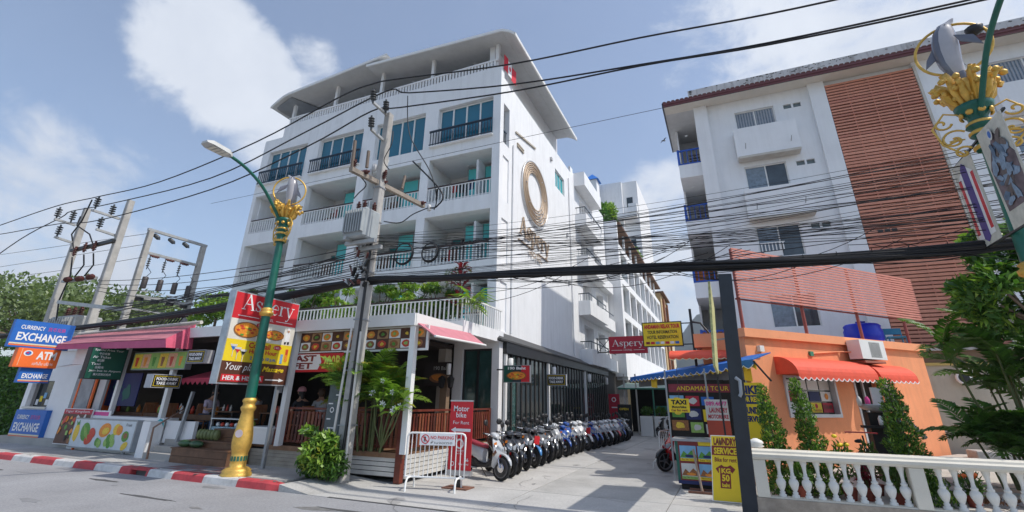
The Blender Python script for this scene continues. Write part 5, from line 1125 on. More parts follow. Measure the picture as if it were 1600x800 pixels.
b = MB(); b.box(-6.86,-6.58,14.54,14.58,2.7,2.74); b.build('arm', black, ps)
# lane signs
sg = thing('hotel_lane_sign', 'crimson hotel name sign hung across the lane on a black bracket', 'sign', (-5.798, 27.000, 4.302))
o_ = Vector((-5.798, 27.000, 4.302)); f = Face(o_, (1,0,0), (0,0,1), (0,-1,0), sg); W_, H_ = 2.03, 0.86
b = MB(); b.prism([(-.03,-.03),(W_+.03,-.03),(W_+.03,H_+.03),(-.03,H_+.03)], f.o-f.n*0.12, f.u, f.v, f.n, 0.12); b.build('box', crimson, sg); f.panel(0,0,W_,H_, crimson)
serif_word(f, 'Aspery', 0.16, 0.36, 1.88, 0.34, signwhite, 0.012); f.text('HOTEL', 0.78,0.11,1.25,0.19, signwhite); f.panel(0.1,0.14,0.7,0.16, signwhite, 0.01, name='rule'); f.panel(1.32,0.14,1.9,0.16, signwhite, 0.01, name='rule')
b = MB()
for z in (0.06, H_-0.06): b.bar((-6.5,27.06,o_.z+z), (o_.x,27.06,o_.z+z), 0.05)
b.bar((-6.5,27.06,o_.z), (-6.5,27.06,o_.z+H_), 0.05); b.bar((-6.45,27.06,o_.z+0.1), (o_.x-0.03,27.06,o_.z+H_-0.1), 0.03); b.bar((-6.45,27.06,o_.z+H_-0.1), (o_.x-0.03,27.06,o_.z+0.1), 0.03); b.build('bracket', black, sg)
ts_ = thing('tour_sign', 'yellow tour information and hotel reservation sign hung from a black pole', 'sign', (-2.160, 15.000, 3.370))
o_ = Vector((-2.160, 15.000, 3.370)); f = Face(o_, (1,0,0), (0,0,1), (0,-1,0), ts_); W_, H_ = 1.10, 0.67
b = MB(); b.prism([(-.03,-.03),(W_+.03,-.03),(W_+.03,H_+.03),(-.03,H_+.03)], f.o-f.n*0.06, f.u, f.v, f.n, 0.06); b.build('frame', black, ts_); f.panel(0,0,W_,H_, yellow)
f.text('ANDAMAN RELAX TOUR', 0.03,0.50,1.07,0.63, red, bold=0.05); f.text('TOUR INFORMATION', 0.12,0.35,0.98,0.45, ink, bold=0.02); f.text('HOTEL RESERVATION', 0.10,0.20,1.0,0.30, ink, bold=0.02)
for i, m_ in enumerate((maroon, red, skyprint, signwhite, crimson, signwhite, blue)): f.panel(0.06+i*0.14,0.05,0.17+i*0.14,0.12, m_, 0.009, name='badge')
b = MB(); p1 = Vector((-0.755, 15.050, 4.317)); p2 = Vector((-0.824, 15.050, 2.994)); b.bar((p1.x,15.06,2.7), (p1.x,15.06,p1.z+0.1), 0.07); px = p1.x
b.bar((o_.x+W_-0.1,15.06,o_.z+H_-0.03), (px,15.06,o_.z+H_-0.03), 0.03); b.bar((o_.x+W_-0.1,15.06,o_.z+0.03), (px,15.06,o_.z+0.03), 0.03); b.tube([(px,15.06,o_.z+H_), (px+0.25,15.06,o_.z+H_-0.05), (-0.244, 15.060, 3.607)], 0.03, 6); b.build('pole', black, ts_)

# ================================================================ kiosk by the lane
kio = thing('laundry_kiosk', 'small laundry and taxi kiosk with a blue and yellow scalloped awning beside the orange shop', 'kiosk', (-0.6,13,0))
kA = Vector((0.566, 11.714, 2.560)); kB = Vector((-3.460, 19.524, 2.560))
kU = (kB-kA).normalized(); kL = (kB-kA).length; kN = Vector((-kU.y*-1, kU.x*-1, 0)); kN = Vector((kU.y, -kU.x, 0)); 
if kN.x > 0: kN = -kN
awb = mat('awning_blue', (0.01,0.13,0.48), 0.7, 0.12, 4); awy = mat('awning_yellow', (0.75,0.50,0.03), 0.7, 0.15, 4); awg = mat('awning_grey', (0.22,0.23,0.25), 0.8, 0.12)
f = Face(kA, kU, (0,0,1), kN, kio); n = 22; pw = kL/n; v = MB(); v2 = MB(); e1 = MB()
for i in range(n):
    pts = [(i*pw,0.13)]+[(i*pw+pw*q/5, -0.05+0.07*(1-sin(pi*q/5))) for q in range(6)]+[(i*pw+pw,0.13)]
    v.prism(pts, f.o, f.u, f.v, f.n, 0.008)
    for q in range(5): e1.bar(f.P(*pts[1+q],0.012), f.P(*pts[2+q],0.012), 0.012)
    pts = [(i*pw,0.1)]+[(i*pw+pw*q/5, -0.09+0.07*sin(pi*q/5)) for q in range(6)]+[(i*pw+pw,0.1)]
    v2.prism(pts, f.o-f.n*0.05, f.u, f.v, f.n, 0.008)
vb = v.build('valance', awb, kio); v2.build('yellow_lining', awy, vb); e1.build('white_piping', signwhite, vb)
b = MB(); back = Vector((0.95,12.0,2.85)); back2 = Vector((-0.72,19.0,2.95)); mid_ = Vector((0.40,14.3,2.95))
q = [kA+Vector((0,0,.13)), kB+Vector((0,0,.13)), back2, mid_, back]; b.add(q+[v-Vector((0,0,.02)) for v in q], [(0,1,3,4),(1,2,3),(5,9,8,6),(6,8,7),(0,5,6,1),(1,6,7,2),(2,7,8,3),(3,8,9,4),(4,9,5,0)]); b.build('awning_sheet', awb, kio)
b = MB(); b.bar(tuple(kA-kN*0.35+Vector((0,0,-0.12))+kU*1.0), tuple(kB-kN*0.35+Vector((0,0,-0.12))), 0.05, 0.20); b.build('folded_blind', awg, kio)
for (uu, w) in ((kL*0.70,0.55),(0.3,0.3),):
    b = MB(); b.prism([(uu,-0.32),(uu+w,-0.28),(uu+w,0.05),(uu,0.05)], f.o-f.n*0.09, f.u, f.v, f.n, 0.01); b.build('yellow_flap', awy, kio)
b = MB(); b.tube([tuple(kA+Vector((0,0,.1))), tuple(kA+Vector((0.2,0.0,-0.2))), (0.85,11.8,2.25)], 0.02, 6); b.build('awning_arm', black, kio)
for p in ((-1.5,13.6),(-0.5,13.2),(0.40,13.0)):
    b = MB(); b.box(p[0]-0.02,p[0]+0.02,p[1],p[1]+0.04,0,2.6); b.build('frame_post', greymetal, kio)
b = MB(); b.box(-1.5,0.42,13.7,13.74,1.0,2.35); b.build('back_board', dark, kio)
f = Face((-1.5,13.7,0), (1,0,0), (0,0,1), (0,-1,0), kio)
f.panel(0.05,2.05,1.6,2.25, mat('header_maroon',(0.25,0.03,0.05),0.6), 0.006, name='header'); f.text('ANDAMAN TOUR', 0.25,2.09,1.5,2.2, yellow, 0.012)
for i, (x0,z0,w,h,m_) in enumerate(((0.05,1.75,0.35,0.22,skyprint),(0.45,1.72,0.32,0.24,crimson),(0.82,1.74,0.3,0.2,blue),(0.08,1.45,0.3,0.22,grfruit),(0.42,1.4,0.36,0.26,navy),(0.83,1.36,0.34,0.28,yellow),(0.05,1.14,0.4,0.24,brfruit),(0.5,1.1,0.3,0.24,lgfruit),(0.86,1.08,0.3,0.22,whtprint))):
    q = f.panel(x0,z0,x0+w,z0+h, m_, 0.008, name='leaflet'); f.disc(x0+w/2,z0+h/2,w*.3,h*.3, [yefruit,whtprint,orfruit][i % 3], 0.012, 9, jag=0.2, parent=q)
ct = thing('tour_counter', 'waist-high counter with landscape photos on its front under the kiosk awning', 'counter', (-0.7,12.4,0))
b = MB(); b.box(-1.30,0.15,12.42,13.1,0.12,0.98); b.build('cabinet', maroon, ct); b = MB(); b.box(-1.36,0.2,12.36,13.15,0.98,1.03); b.build('counter_top', mat('counter_grey',(0.35,0.36,0.38),0.3), ct)
b = MB(); b.box(-1.25,0.1,12.5,13.0,0.0,0.119); b.build('plinth', dark, ct)
f = Face((-1.30,12.42,0.12), (1,0,0), (0,0,1), (0,-1,0), ct); f.panel(0,0,0.06,0.86, green, name='green_edge'); f.panel(0.5,0.78,0.8,0.86, yellow, 0.006, name='yellow_edge'); f.panel(0.0,0.0,0.8,0.07, navy, 0.006, name='blue_edge')
for i in range(2):
    for j in range(2):
        x0 = 0.09+i*0.38; z0 = 0.10+j*0.36; q = f.panel(x0,z0,x0+0.35,z0+0.31, skyprint if (i+j) else whtprint, 0.008, name='photo')
        f.poly([(x0,z0+.07),(x0+.08,z0+.2),(x0+.16,z0+.13),(x0+.25,z0+.22),(x0+.35,z0+.12),(x0+.35,z0+.07)], grfruit if j else brfruit, 0.012, parent=q); f.disc(x0+.2,z0+.1,.1,.03, navy if j else orfruit, 0.015, 10, parent=q)
        f.panel(x0,z0,x0+0.35,z0+0.055, lgfruit if not (i or j) else yellow, 0.018, name='caption_strip', parent=q); f.text(['By Taxi Service','Phi Phi Island','Snorkeling','Sea Tour'][i*2+j], x0+.03,z0+.012,x0+.32,z0+.045, ink, 0.022, parent=q)
tx = thing('taxi_sign', 'yellow taxi, motorbike and car rental sign hanging over the photo counter', 'sign', (-1.3,12.4,1.6))
f = Face((-1.347, 12.400, 1.585), (1,0,0), (0,0,1), (0,-1,0), tx); f.panel(0,0,0.46,0.30, yellow, 0, 0.02, 'board'); f.text('TAXI', .06,.17,.40,.27, ink, 0.006, bold=.05); f.text('Motorbike', .07,.09,.39,.145, ink, 0.006, bold=.03); f.text('Car for rent', .05,.02,.41,.075, maroon, 0.006, bold=.03)
b = MB(); b.bar((-1.1,12.41,1.9),(-1.1,12.6,2.6),0.01); b.build('hanger', black, tx)
ld = thing('laundry_sign', 'tall yellow laundry service board with a maroon shirt priced 50 baht leaning near the post', 'sign', (-0.3,11.3,0))
f = Face((-0.56,11.25,0.03), (0.995,0.0,0), (0.09,0.08,1), (0,-1,0.08), ld); f.panel(-.015,-.015,0.515,1.165, signwhite, 0, 0.03, 'board'); f.panel(0,0,0.5,1.15, yellow, name='yellow_face'); f.panel(0,.80,.5,.97, maroon, 0.008, name='maroon_band')
f.text('LAUNDRY', .04,.98,.46,1.12, maroon, 0.008, bold=.05); f.text('SERVICE', .04,.82,.46,.94, yellow, 0.012, bold=.04); f.text('Bike for rent', .05,.68,.45,.76, maroon, 0.008, bold=.02)
f.poly([(.17,.63),(.21,.60),(.28,.60),(.33,.63),(.42,.56),(.36,.48),(.33,.50),(.33,.22),(.14,.22),(.14,.50),(.11,.48),(.06,.56)], maroon, 0.008, name='shirt_print'); f.text('1KG.', .12,.48,.36,.57, yellow, 0.012, bold=.04); f.text('50', .17,.34,.31,.46, yellow, 0.012, bold=.04); f.text('baht', .17,.24,.31,.31, yellow, 0.012, bold=.04)
b = MB(); b.bar((-.3,11.3,1.1),(-.3,11.75,0.0),0.03); b.build('prop', woodmd, ld)
ph = thing('phone_sign', 'white and red laundry board with phone number behind the black post', 'sign', (-0.3,12.8,1.1))
f = Face((-0.568, 12.900, 1.056), (1,0,0), (0,0,1), (0,-1,0), ph); f.panel(0,0,.5,.82, whtprint, 0, 0.03, 'board'); f.panel(0,0,.5,.36, mat('print_rust',(0.40,0.06,0.03),0.6), 0.004, name='lower_panel'); f.text('089.4677', .02,.68,.48,.78, pink, 0.008, bold=.03); f.text('LAUNDRY', .08,.53,.48,.64, crimson, 0.008, bold=.03); f.text('MOTORBIKE', .04,.40,.48,.49, crimson, 0.008, bold=.03)
bk = thing('bike_rent_sign', 'yellow and navy bike for rent and laundry service banner right of the black post', 'banner', (0.4,12.2,1.1))
f = Face((0.16,12.2,1.05), (1,0,0), (0,0,1), (0,-1,0), bk); f.panel(0,0,.52,1.18, yellow, 0, .02, 'cloth'); f.panel(0,.74,.52,.92, navy, 0.005, name='navy_band'); f.text('BIKE', .06,.94,.46,1.12, navy, 0.009, bold=.05); f.text('FOR RENT', .05,.78,.49,.89, yellow, .009, bold=.04); f.text('LAUNDRY', .03,.54,.50,.68, navy, .009, bold=.05); f.text('SERVICE', .05,.38,.48,.50, navy, .009, bold=.05)
um = thing('umbrella_stand', 'rusty T-shaped umbrella stand on the ground before the photo counter', 'stand', (-0.75,11.3,0))
rust = mat('rust', (0.20,0.09,0.06), 0.7, 0.3, 8)
g0 = Vector((-0.801, 12.056, 0.000)); b = MB(); b.tube([(g0.x,g0.y,0.03),(g0.x-0.09,g0.y+0.0,0.85)], 0.025, 8); b.build('tube', mat('worn_metal',(0.35,0.27,0.22),0.5), um); b = MB(); b.bar((g0.x-.28,g0.y-.05,.03),(g0.x+.25,g0.y-.05,.03),.04); b.build('foot', rust, um); b = MB(); b.bar((g0.x-.28,g0.y+.35,.03),(g0.x+.25,g0.y+.35,.03),.04); b.build('foot', rust, um); b = MB(); b.bar((g0.x,g0.y-.05,.035),(g0.x,g0.y+.35,.035),.04); b.build('cross_foot', rust, um)
post = thing('black_post', 'thick black square post with a narrow sign edge, standing left of the balustrade', 'post', (0.05,9.3,0))
b = MB(); b.bar((0.045,9.3,-0.1), (0.215,9.3,4.0), 0.225, 0.225, up=(0,1,0)); b.build('shaft', mat('post_black',(0.018,0.022,0.03),0.35,0.3,3), post, bevel=0.01)
sbd = thing('side_signboard', 'long yellowed signboard seen edge-on just left of the black post top', 'signboard', (0,10.9,2.3)); b = MB(); b.add([(-.20,9.48,2.42),(-.20,12.4,2.42),(-.09,12.4,3.95),(-.09,9.48,3.95),(-.16,9.48,2.42),(-.16,12.4,2.42),(-.05,12.4,3.95),(-.05,9.48,3.95)], [(0,1,2,3),(4,7,6,5),(0,4,5,1),(1,5,6,2),(2,6,7,3),(3,7,4,0)]); b.build('board', mat('sign_edge_yellow',(0.55,0.55,0.25),0.6,0.4,12), sbd)
for y_ in (9.5,12.3): b = MB(); b.bar((-.2,y_+.02,0),(-.2,y_+.02,2.41),.04); b.build('leg', black, sbd) if y_ > 10 else None
b = MB(); p = Vector((0.130, 9.150, 2.202)); b.tube([tuple(p), tuple(p+Vector((.06,-.02,-.05))), tuple(p+Vector((.05,0,-.25))), tuple(p+Vector((.02,0,-.3)))], 0.03, 8); b.build('cable_box', greymetal, post)
# ================================================================ barriers, roll-up banner
def barrier(o, u, L, h, label, group='white crowd barriers', sign=False, npk=13):
    t = thing('crowd_barrier', label, 'barrier', o, group); o = Vector(o); u = Vector(u).normalized(); nrm_ = Vector((u.y,-u.x,0))
    b = MB(); z0 = 0.24; r = 0.08
    pts = [o+Vector((0,0,z0)), o+Vector((0,0,h-r)), o+u*r*0.3+Vector((0,0,h-r*.3)), o+u*r+Vector((0,0,h)), o+u*(L-r)+Vector((0,0,h)), o+u*(L-r*.3)+Vector((0,0,h-r*.3)), o+u*L+Vector((0,0,h-r)), o+u*L+Vector((0,0,z0)), o+Vector((0,0,z0))]
    b.tube(pts, 0.022, 8); b.build('frame', whitepaint, t)
    for i in range(1, npk):
        b = MB(); p = o+u*(L*i/npk); b.tube([tuple(p+Vector((0,0,z0))), tuple(p+Vector((0,0,h)))], 0.012, 6); b.build('bar', whitepaint, t)
    for s in (0.12, L-0.12):
        b = MB(); p = o+u*s; b.tube([tuple(p+nrm_*0.28), tuple(p+nrm_*0.26+Vector((0,0,.16))), tuple(p+nrm_*0.18+Vector((0,0,.24))), tuple(p-nrm_*0.18+Vector((0,0,.24))), tuple(p-nrm_*0.26+Vector((0,0,.16))), tuple(p-nrm_*0.28)], 0.022, 8); b.build('foot', whitepaint, t)
    if sign:
        f = Face(o+u*0.28+nrm_*0.025+Vector((0,0,0.86)), u, (0,0,1), nrm_, t); s_ = f.panel(0,0,.80,.24, signwhite, 0.01, .012, 'notice'); f.ring(.13,.12,.075,.095, red, .014, parent=s_); f.text('R', .10,.07,.16,.17, ink, .014, bold=.04, parent=s_); f.poly([(.06,.17),(.075,.18),(.20,.07),(.185,.06)], red, .019, name='slash', parent=s_); f.text('NO PARKING', .25,.12,.77,.19, red, .014, bold=.02, parent=s_); f.text('ห้ามจอดรถ', .26,.03,.74,.09, ink, .014, parent=s_)
    return t
g1 = Vector((-6.666, 9.608, 0.000)); g2 = Vector((-5.400, 9.941, 0.000))
barrier(tuple(g1), tuple(g2-g1), (g2-g1).length, 1.10, 'white barrier with a no parking notice in front of the first scooter', sign=True)
barrier((-2.05,15.6,0), (0.15,1,0), 1.9, 1.0, 'white barrier standing across the far side of the lane by the kiosk', npk=9)
rb_ = thing('rental_banner', 'red roll-up banner advertising motor bike rent behind the no parking barrier', 'banner', (-5.7,9.95,0))
f = Face((-5.968, 10.200, 0.356), (1,0,0), (0,0,1), (0,-1,0), rb_); Wn = 0.58; Hn = 1.40
f.panel(0,0,Wn,Hn, red, 0, .01, 'banner_cloth'); f.panel(-.01,Hn,Wn+.01,Hn+.03, steel, .01, .03, 'top_bar'); f.panel(-.02,-.1,Wn+.02,-.002, steel, .06, .12, 'base'); b = MB(); p = f.P(Wn/2,0,-.05); b.tube([(p.x,p.y,0.02),(p.x,p.y,f.o.z+Hn)], .012, 6); b.build('rear_pole', steel, rb_); b = MB(); q_ = f.P(Wn/2,-.1,0); b.box(q_.x-.06,q_.x+.06,q_.y-.06,q_.y+.06,0.0,q_.z); b.build('pedestal', black, rb_); b = MB(); b.box(q_.x-.3,q_.x+.3,q_.y-.2,q_.y+.2,0.0,0.03); b.build('base_plate', rust, rb_)
f.text('Motor', .09,1.19,.49,1.31, signwhite, .004, bold=.01); f.text('bike', .16,1.06,.42,1.17, signwhite, .004, bold=.01); f.text('For Rent', .09,.92,.50,.99, signwhite, .004); f.poly([(.04,.80),(.16,.86),(.16,.83),(.54,.83),(.54,.77),(.16,.77),(.16,.74)], signwhite, .004, name='arrow'); f.ring(.28,.52,.07,.105, signwhite, .004); f.text('Aspery', .19,.35,.39,.41, signwhite, .004); f.text('HOTEL', .22,.31,.36,.335, signwhite, .004); f.ring(.12,.12,.03,.045, signwhite, .004, name='scooter_icon'); f.text('66', .42,.17,.52,.24, signwhite, .004, bold=.03); f.text('Bike rental', .28,.10,.52,.14, signwhite, .004)
# far red stand banner and small black menu stand near the end of the scooters
rs = thing('red_stand_banner', 'narrow red roll-up banner with a white ring at the far end of the scooter row', 'banner', (-5.9,29,0))
f = Face((-6.465, 29.000, 0.757), (1,0,0), (0,0,1), (0,-1,0), rs); f.panel(0,-.6,.62,1.45, crimson, 0, .02, 'banner_cloth'); f.ring(.3,1.15,.08,.13, signwhite, .005); f.panel(.15,.7,.47,.76, signwhite, .005, name='strip')
ms = thing('menu_stand', 'black easel board with yellow lettering beside the far red banner', 'easel', (-5.2,28.6,0))
f = Face((-5.895, 28.600, 0.457), (1,0,0), (0,0,1), (0,-1,0), ms); f.panel(0,-.4,.75,1.2, ink, 0, .03, 'board'); f.text('OPEN', .1,.9,.6,1.02, yellow, .005, bold=.03); f.text('Laundry', .1,.35,.62,.47, signwhite, .005)
for (u0, lbl) in ((0.0,'left white planter box at the end of the scooter row'),(0.8,'right white planter box at the end of the scooter row')):
    pb_ = thing('planter_box', lbl, 'planter', (-4.9+u0,31,0)); p = (-5.446, 29.500, -0.290)
    b = MB(); b.box(-4.85+u0,-4.15+u0,29.5,30.3,0,1.05); b.build('box', whitepaint, pb_, bevel=0.02); b = MB(); b.box(-4.8+u0,-4.2+u0,29.55,30.25,1.05,1.07); b.build('soil', soil, pb_)
    leaves('foliage', [(-4.5+u0,29.9,1.3,.35,.35,.25)], 260, .2, .06, leafmat('leaf_mid',(0.05,0.12,0.02),(0.09,0.19,0.03)), pb_, seed=int(u0*10)+3)
ge = thing('green_entrance', 'green framed shop porch beyond the black restaurant front', 'porch', (-5,33,0))
grn2 = mat('frame_green', (0.04,0.20,0.14), 0.6)
b = MB(); b.box(-6.2,-3.2,30.6,30.7,2.5,2.58); b.build('beam', grn2, ge); b = MB(); b.box(-4.2,-4.12,30.6,30.68,0,2.5); b.build('post', grn2, ge)
for x in (-5.9,-5.2):
    b = MB(); b.box(x,x+.08,30.75,30.83,0,3.4); b.build('post', offwhite, ge)
b = MB(); b.add([(-6.3,30.6,2.6),(-2.9,30.6,2.5),(-3.1,34,2.9),(-6.3,34,3.0)], [(0,1,2,3)]); b.build('sheet_roof', mat('green_sheet',(0.25,0.35,0.30),0.6), ge)
b = MB(); b.box(-6.1,-3.2,34,34.2,0,3.2); b.build('dark_back', dark, ge); b = MB(); b.box(-4.0,-2.9,30.2,30.26,1.1,1.6); b.build('name_board', mat('board_teal',(0.02,0.16,0.12),0.5), ge)
# ================================================================ shops at the left
shopL = thing('exchange_booth', 'white money exchange booth with a small window at the left end of the street', 'booth', (-24,10.3,0))
b = MB(); holes(b, 'x', -24.7, -21.3, 0.13, 3.3, [(-24.4,-22.9,1.35,2.25)], 10.15, 10.3); b.build('booth_wall', white2, shopL); b = MB(); b.box(-24.7,-24.55,10.3,13,0.13,3.3); b.box(-21.45,-21.3,10.301,13,0.13,3.3); b.box(-24.8,-21.2,10.0,13,3.301,3.4); b.build('booth_shell', white2, shopL)
b = MB(); b.box(-24.9,-20.2,9.95,10.15,0.12,0.36); b.build('plinth', concrete, shopL)
b = MB(); b.box(-24.4,-22.9,10.4,10.45,1.35,2.25); b.build('dark_window', darkglass, shopL); b = MB(); b.box(-24.45,-22.85,10.09,10.149,1.29,1.35); b.build('window_sill', steel, shopL)
f = Face((-24.4,10.4,1.35), (1,0,0), (0,0,1), (0,-1,0), shopL)
for i in range(6): f.panel(.1+i*.22,.05+.12*(i % 3),.28+i*.22,.25+.12*(i % 3), [signwhite,yellow,skyprint][i % 3], .01, name='notice')
def exch(o, u, n, w, h, label, top=True, th=0.15, word='CURRENCY'):
    t = thing('exchange_sign', label, 'sign', o); f = Face(o,u,(0,0,1),n,t); b = MB(); b.prism([(-.02,-.02),(w+.02,-.02),(w+.02,h+.02),(-.02,h+.02)], f.o-f.n*th, f.u, f.v, f.n, th); b.build('box', blue, t)
    f.panel(0,0,w,h, blue); f.panel(0,h*.04,w,h*.09, orange, .008, name='stripe'); f.panel(0,h*.10,w,h*.15, cream, .008, name='stripe')
    f.text('EXCHANGE', w*.08,h*.24,w*.92,h*.56, signwhite, .01, bold=.03)
    if top: f.text(word, w*.10,h*.68,w*.50,h*.84, signwhite, .01, bold=.02); f.text('货币兑换', w*.55,h*.68,w*.86,h*.84, pink, .01)
    return t
exch((-21,7.76,3.22), (0,1,0), (1,0,0), 1.58, 0.82, 'large blue currency exchange sign, highest of the three blue signs')
exch((-21.1,8.36,2.15), (0,1,0), (1,0,0), 0.80, 0.48, 'blue exchange sign tucked directly under the orange sign', top=False)
exch((-24.459, 10.000, 0.304), (1,0,0), (0,0,1) if False else (0,-1,0), 2.05, 0.92, 'blue currency exchange panel on the booth wall below its window')
dw = MB(); dw.box(-21.29,-20.2,10.05,10.11,0.36,2.6); dw.build('grey_shutter', mat('shutter_grey',(0.30,0.31,0.33),.6,.2,3), shopL)
am = thing('atm_sign', 'orange bank machine sign hung between two blue exchange signs', 'sign', (-21,8.1,2.6)); f = Face((-21,8.08,2.62), (0,1,0), (0,0,1), (1,0,0), am)
b = MB(); b.box(-21.22,-21.001,8.06,9.2,2.6,3.22); b.build('box', orange, am); f.panel(0,0,1.10,.58, orange); f.panel(.08,.02,.09,.56, cream, .008, name='line'); f.text('ATM', .50,.24,1.02,.50, signwhite, .01, bold=.04); f.text('เอทีเอ็ม บริการ', .45,.06,1.0,.17, signwhite, .01); f.disc(.26,.42,.12,.09, signwhite, .008); f.disc(.26,.42,.08,.06, blue, .012); f.disc(.24,.43,.04,.025, red, .015)
b = MB(); b.bar((-21.1,9.2,3.6),(-21.1,10.1,3.2),.05); b.build('bracket', greymetal, am)
ab = thing('atm_booth', 'orange framed bank machine booth beside the exchange window', 'booth', (-20.9,10,0.13))
b = MB(); holes(b,'x',-21.2,-19.6,0.2,2.9,[(-20.9,-20.0,.2,2.5)],10.12,10.2); b.build('surround', mat('surround_grey',(0.55,0.55,0.55),.6), ab)
for x in (-21.0,-20.05): b = MB(); b.bar((x,10.05,.2),(x,10.05,2.45),.06); b.build('orange_frame', orange, ab)
b = MB(); b.bar((-21.0,10.05,2.45),(-20.02,10.05,2.45),.06); b.build('orange_frame', orange, ab); b = MB(); b.box(-20.95,-20.4,10.22,10.26,.2,2.4); b.build('orange_door', mat('door_orange',(0.70,0.13,0.02),.5,.15,2), ab); b = MB(); b.box(-20.35,-20.0,10.5,10.7,.2,2.3); b.build('machine', orange, ab); b = MB(); b.box(-20.75,-20.3,10.44,10.5,1.3,1.7); b.build('screen', whtprint, ab)
b = MB(); b.add([(-21.5,9.4,2.68),(-19.5,9.5,2.78),(-19.5,10.15,2.95),(-21.3,10.15,2.9),(-21.5,9.4,2.65),(-19.5,9.5,2.75),(-19.5,10.15,2.92),(-21.3,10.15,2.87)],[(0,1,2,3),(4,7,6,5),(0,4,5,1),(1,5,6,2),(0,3,7,4)]); b.build('small_canopy', whitepaint, ab)
b = MB(); b.box(-20.6,-19.3,9.45,9.95,2.75,3.3); b.build('white_box', white2, ab)
jc = thing('juice_counter', 'white counter of the juice and tour shop under the pink awning', 'counter', (-18,10,0.1))
b = MB(); b.box(-20.3,-15.7,9.9,10.1,0.12,1.08); b.build('counter_wall', white2, jc); b = MB(); b.box(-20.35,-15.6,9.84,10.3,1.081,1.16); b.build('counter_top', white2, jc); b = MB(); b.box(-15.95,-15.6,9.5,9.9,0.12,1.08); b.box(-15.6,-14.3,9.95,10.05,0.5,1.1); b.build('end_pier', white2, jc)
b = MB(); b.box(-20.3,-14.5,12.6,12.8,0.1,3.5); b.build('shop_back', dark, jc)
for i in range(14):
    b = MB(); x = -19.9+i*.38; b.lathe([(.02,0),(.06,.01),(.06,.14),(.03,.2),(.02,.24)], 8, (x,10.9+.1*(i % 3),1.25)); b.build('jar', [redfruit,lgfruit,skyprint,orfruit,signwhite][i % 5], jc)
b = MB(); b.box(-20.1,-14.6,10.7,11.3,1.1,1.25); b.build('inner_shelf', woodmd, jc)
for (px_, m_) in ((-17.9,navy),):
    f = Face((-19.9,10.4,1.45), (1,0,0), (0,0,1), (0,-1,0), jc); f.panel(0,0,1.7,1.05, navy, 0, .03, 'blue_board'); f.disc(.5,.6,.25,.18, mat('print_map_green',(0.03,0.15,0.12),.6), .006, 12, jag=.3); f.disc(1.1,.4,.2,.25, MATS['print_map_green'], .006, 12, jag=.3)
tagd = thing('dolphin_decal', 'turquoise curved emblem on the end of the white counter', 'emblem', (-16.2,9.83,1.05))
f = Face((-16.0,9.83,0.75), (1,0,0), (0,0,1), (0,-1,0), tagd); f.poly([(.02,.10),(.10,.30),(.28,.40),(.46,.34),(.52,.18),(.42,.26),(.28,.28),(.18,.2),(.12,.08)], mat('turquoise',(0.02,0.38,0.42),.5), .01)
fr = thing('fruit_sign', 'wide grey framed sign with pictures of tropical fruit below the juice counter', 'sign', (-18,9.7,0.2))
f = Face((-19.85,9.72,.24), (1,0,0), (0,0,1), (0,-1,0), fr); Wf, Hf = 3.22, 0.80
b = MB(); b.box(-19.88,-16.58,9.72,9.895,.2,1.08); b.build('box', greymetal, fr); f.panel(0,0,Wf,Hf, mat('print_bluewhite',(0.60,0.66,0.70),.5))
f.disc(.22,.40,.14,.26, yefruit, .01, 14, jag=.06, name='pineapple'); f.poly([(.16,.62),(.10,.76),(.2,.68),(.26,.78),(.3,.64)], grfruit, .012, name='leaf'); f.disc(.72,.44,.24,.28, grfruit, .01, 16, .5, name='melon')
for q in range(4): f.disc(.66+q*.06,.48-q*.03,.015,.22, lgfruit, .013+.0005*q, 8, .5, name='melon_stripe')
f.disc(1.0,.24,.22,.15, redfruit, .012, 14, .4, name='melon_slice'); f.disc(1.12,.42,.18,.14, redfruit, .0145, 14, -.5, name='melon_slice'); f.disc(1.75,.52,.30,.20, orfruit, .01, 16, .2, name='papaya'); f.disc(1.8,.50,.18,.10, yefruit, .013, 12, .2, name='papaya_flesh'); f.disc(2.35,.56,.18,.16, yefruit, .01, 12, .3, name='mango'); f.disc(2.5,.54,.15,.14, orfruit, .0125, 12, name='mango')
for q, (cx, cy) in enumerate(((1.95,.18),(2.12,.14),(2.3,.18),(2.05,.30),(2.22,.32),(1.5,.18),(1.62,.14))): f.disc(cx,cy,.11,.12, [lgfruit,grfruit][q % 2], .01+.0015*q, 12, name='guava')
f.disc(2.85,.38,.17,.15, grfruit, .01, 12, name='lime'); f.disc(2.86,.40,.10,.08, brfruit, .013, 10, name='lime_cut'); f.disc(2.92,.12,.17,.10, yefruit, .012, 12, .5, name='banana'); f.text('Fruit', 2.75,.66,3.05,.74, ink, .01, lean=.3)
for x in (-19.7,-17.0):
    b = MB(); b.bar((x,9.8,.12),(x,9.8,.22),.06); b.build('leg', orange if x < -18 else greymetal, fr)
def photoboard(o, w, h, head, label, m0, name='tour_board', cat='board', seed=1, lean=0.05):
    t = thing(name, label, cat, o); rr = random.Random(seed); f = Face(o,(1,0,0),(0,lean,1),(0,-1,lean),t); f.panel(-.02,-.02,w+.02,h+.02, signwhite, 0, .04, 'frame'); f.panel(0,0,w,h, m0, name='print')
    f.panel(0,h*.86,w,h, crimson, .008, name='header'); f.text(head, w*.05,h*.885,w*.92,h*.97, signwhite, .012)
    for i in range(26): f.disc(rr.uniform(.1,w-.1), rr.uniform(.08,h*.8), rr.uniform(.05,.14), rr.uniform(.04,.1), rr.choice((brfruit,redfruit,lgfruit,whtprint,orfruit,grfruit,ink)), .008+.0006*i, 8, rr.uniform(0,3), jag=.3)
    return t
photoboard((-20.859, 9.750, 0.282), 1.62, 1.05, 'Tiger Kingdom', 'photo board of tigers headed in red, leaning left of the fruit sign', brown, seed=3)
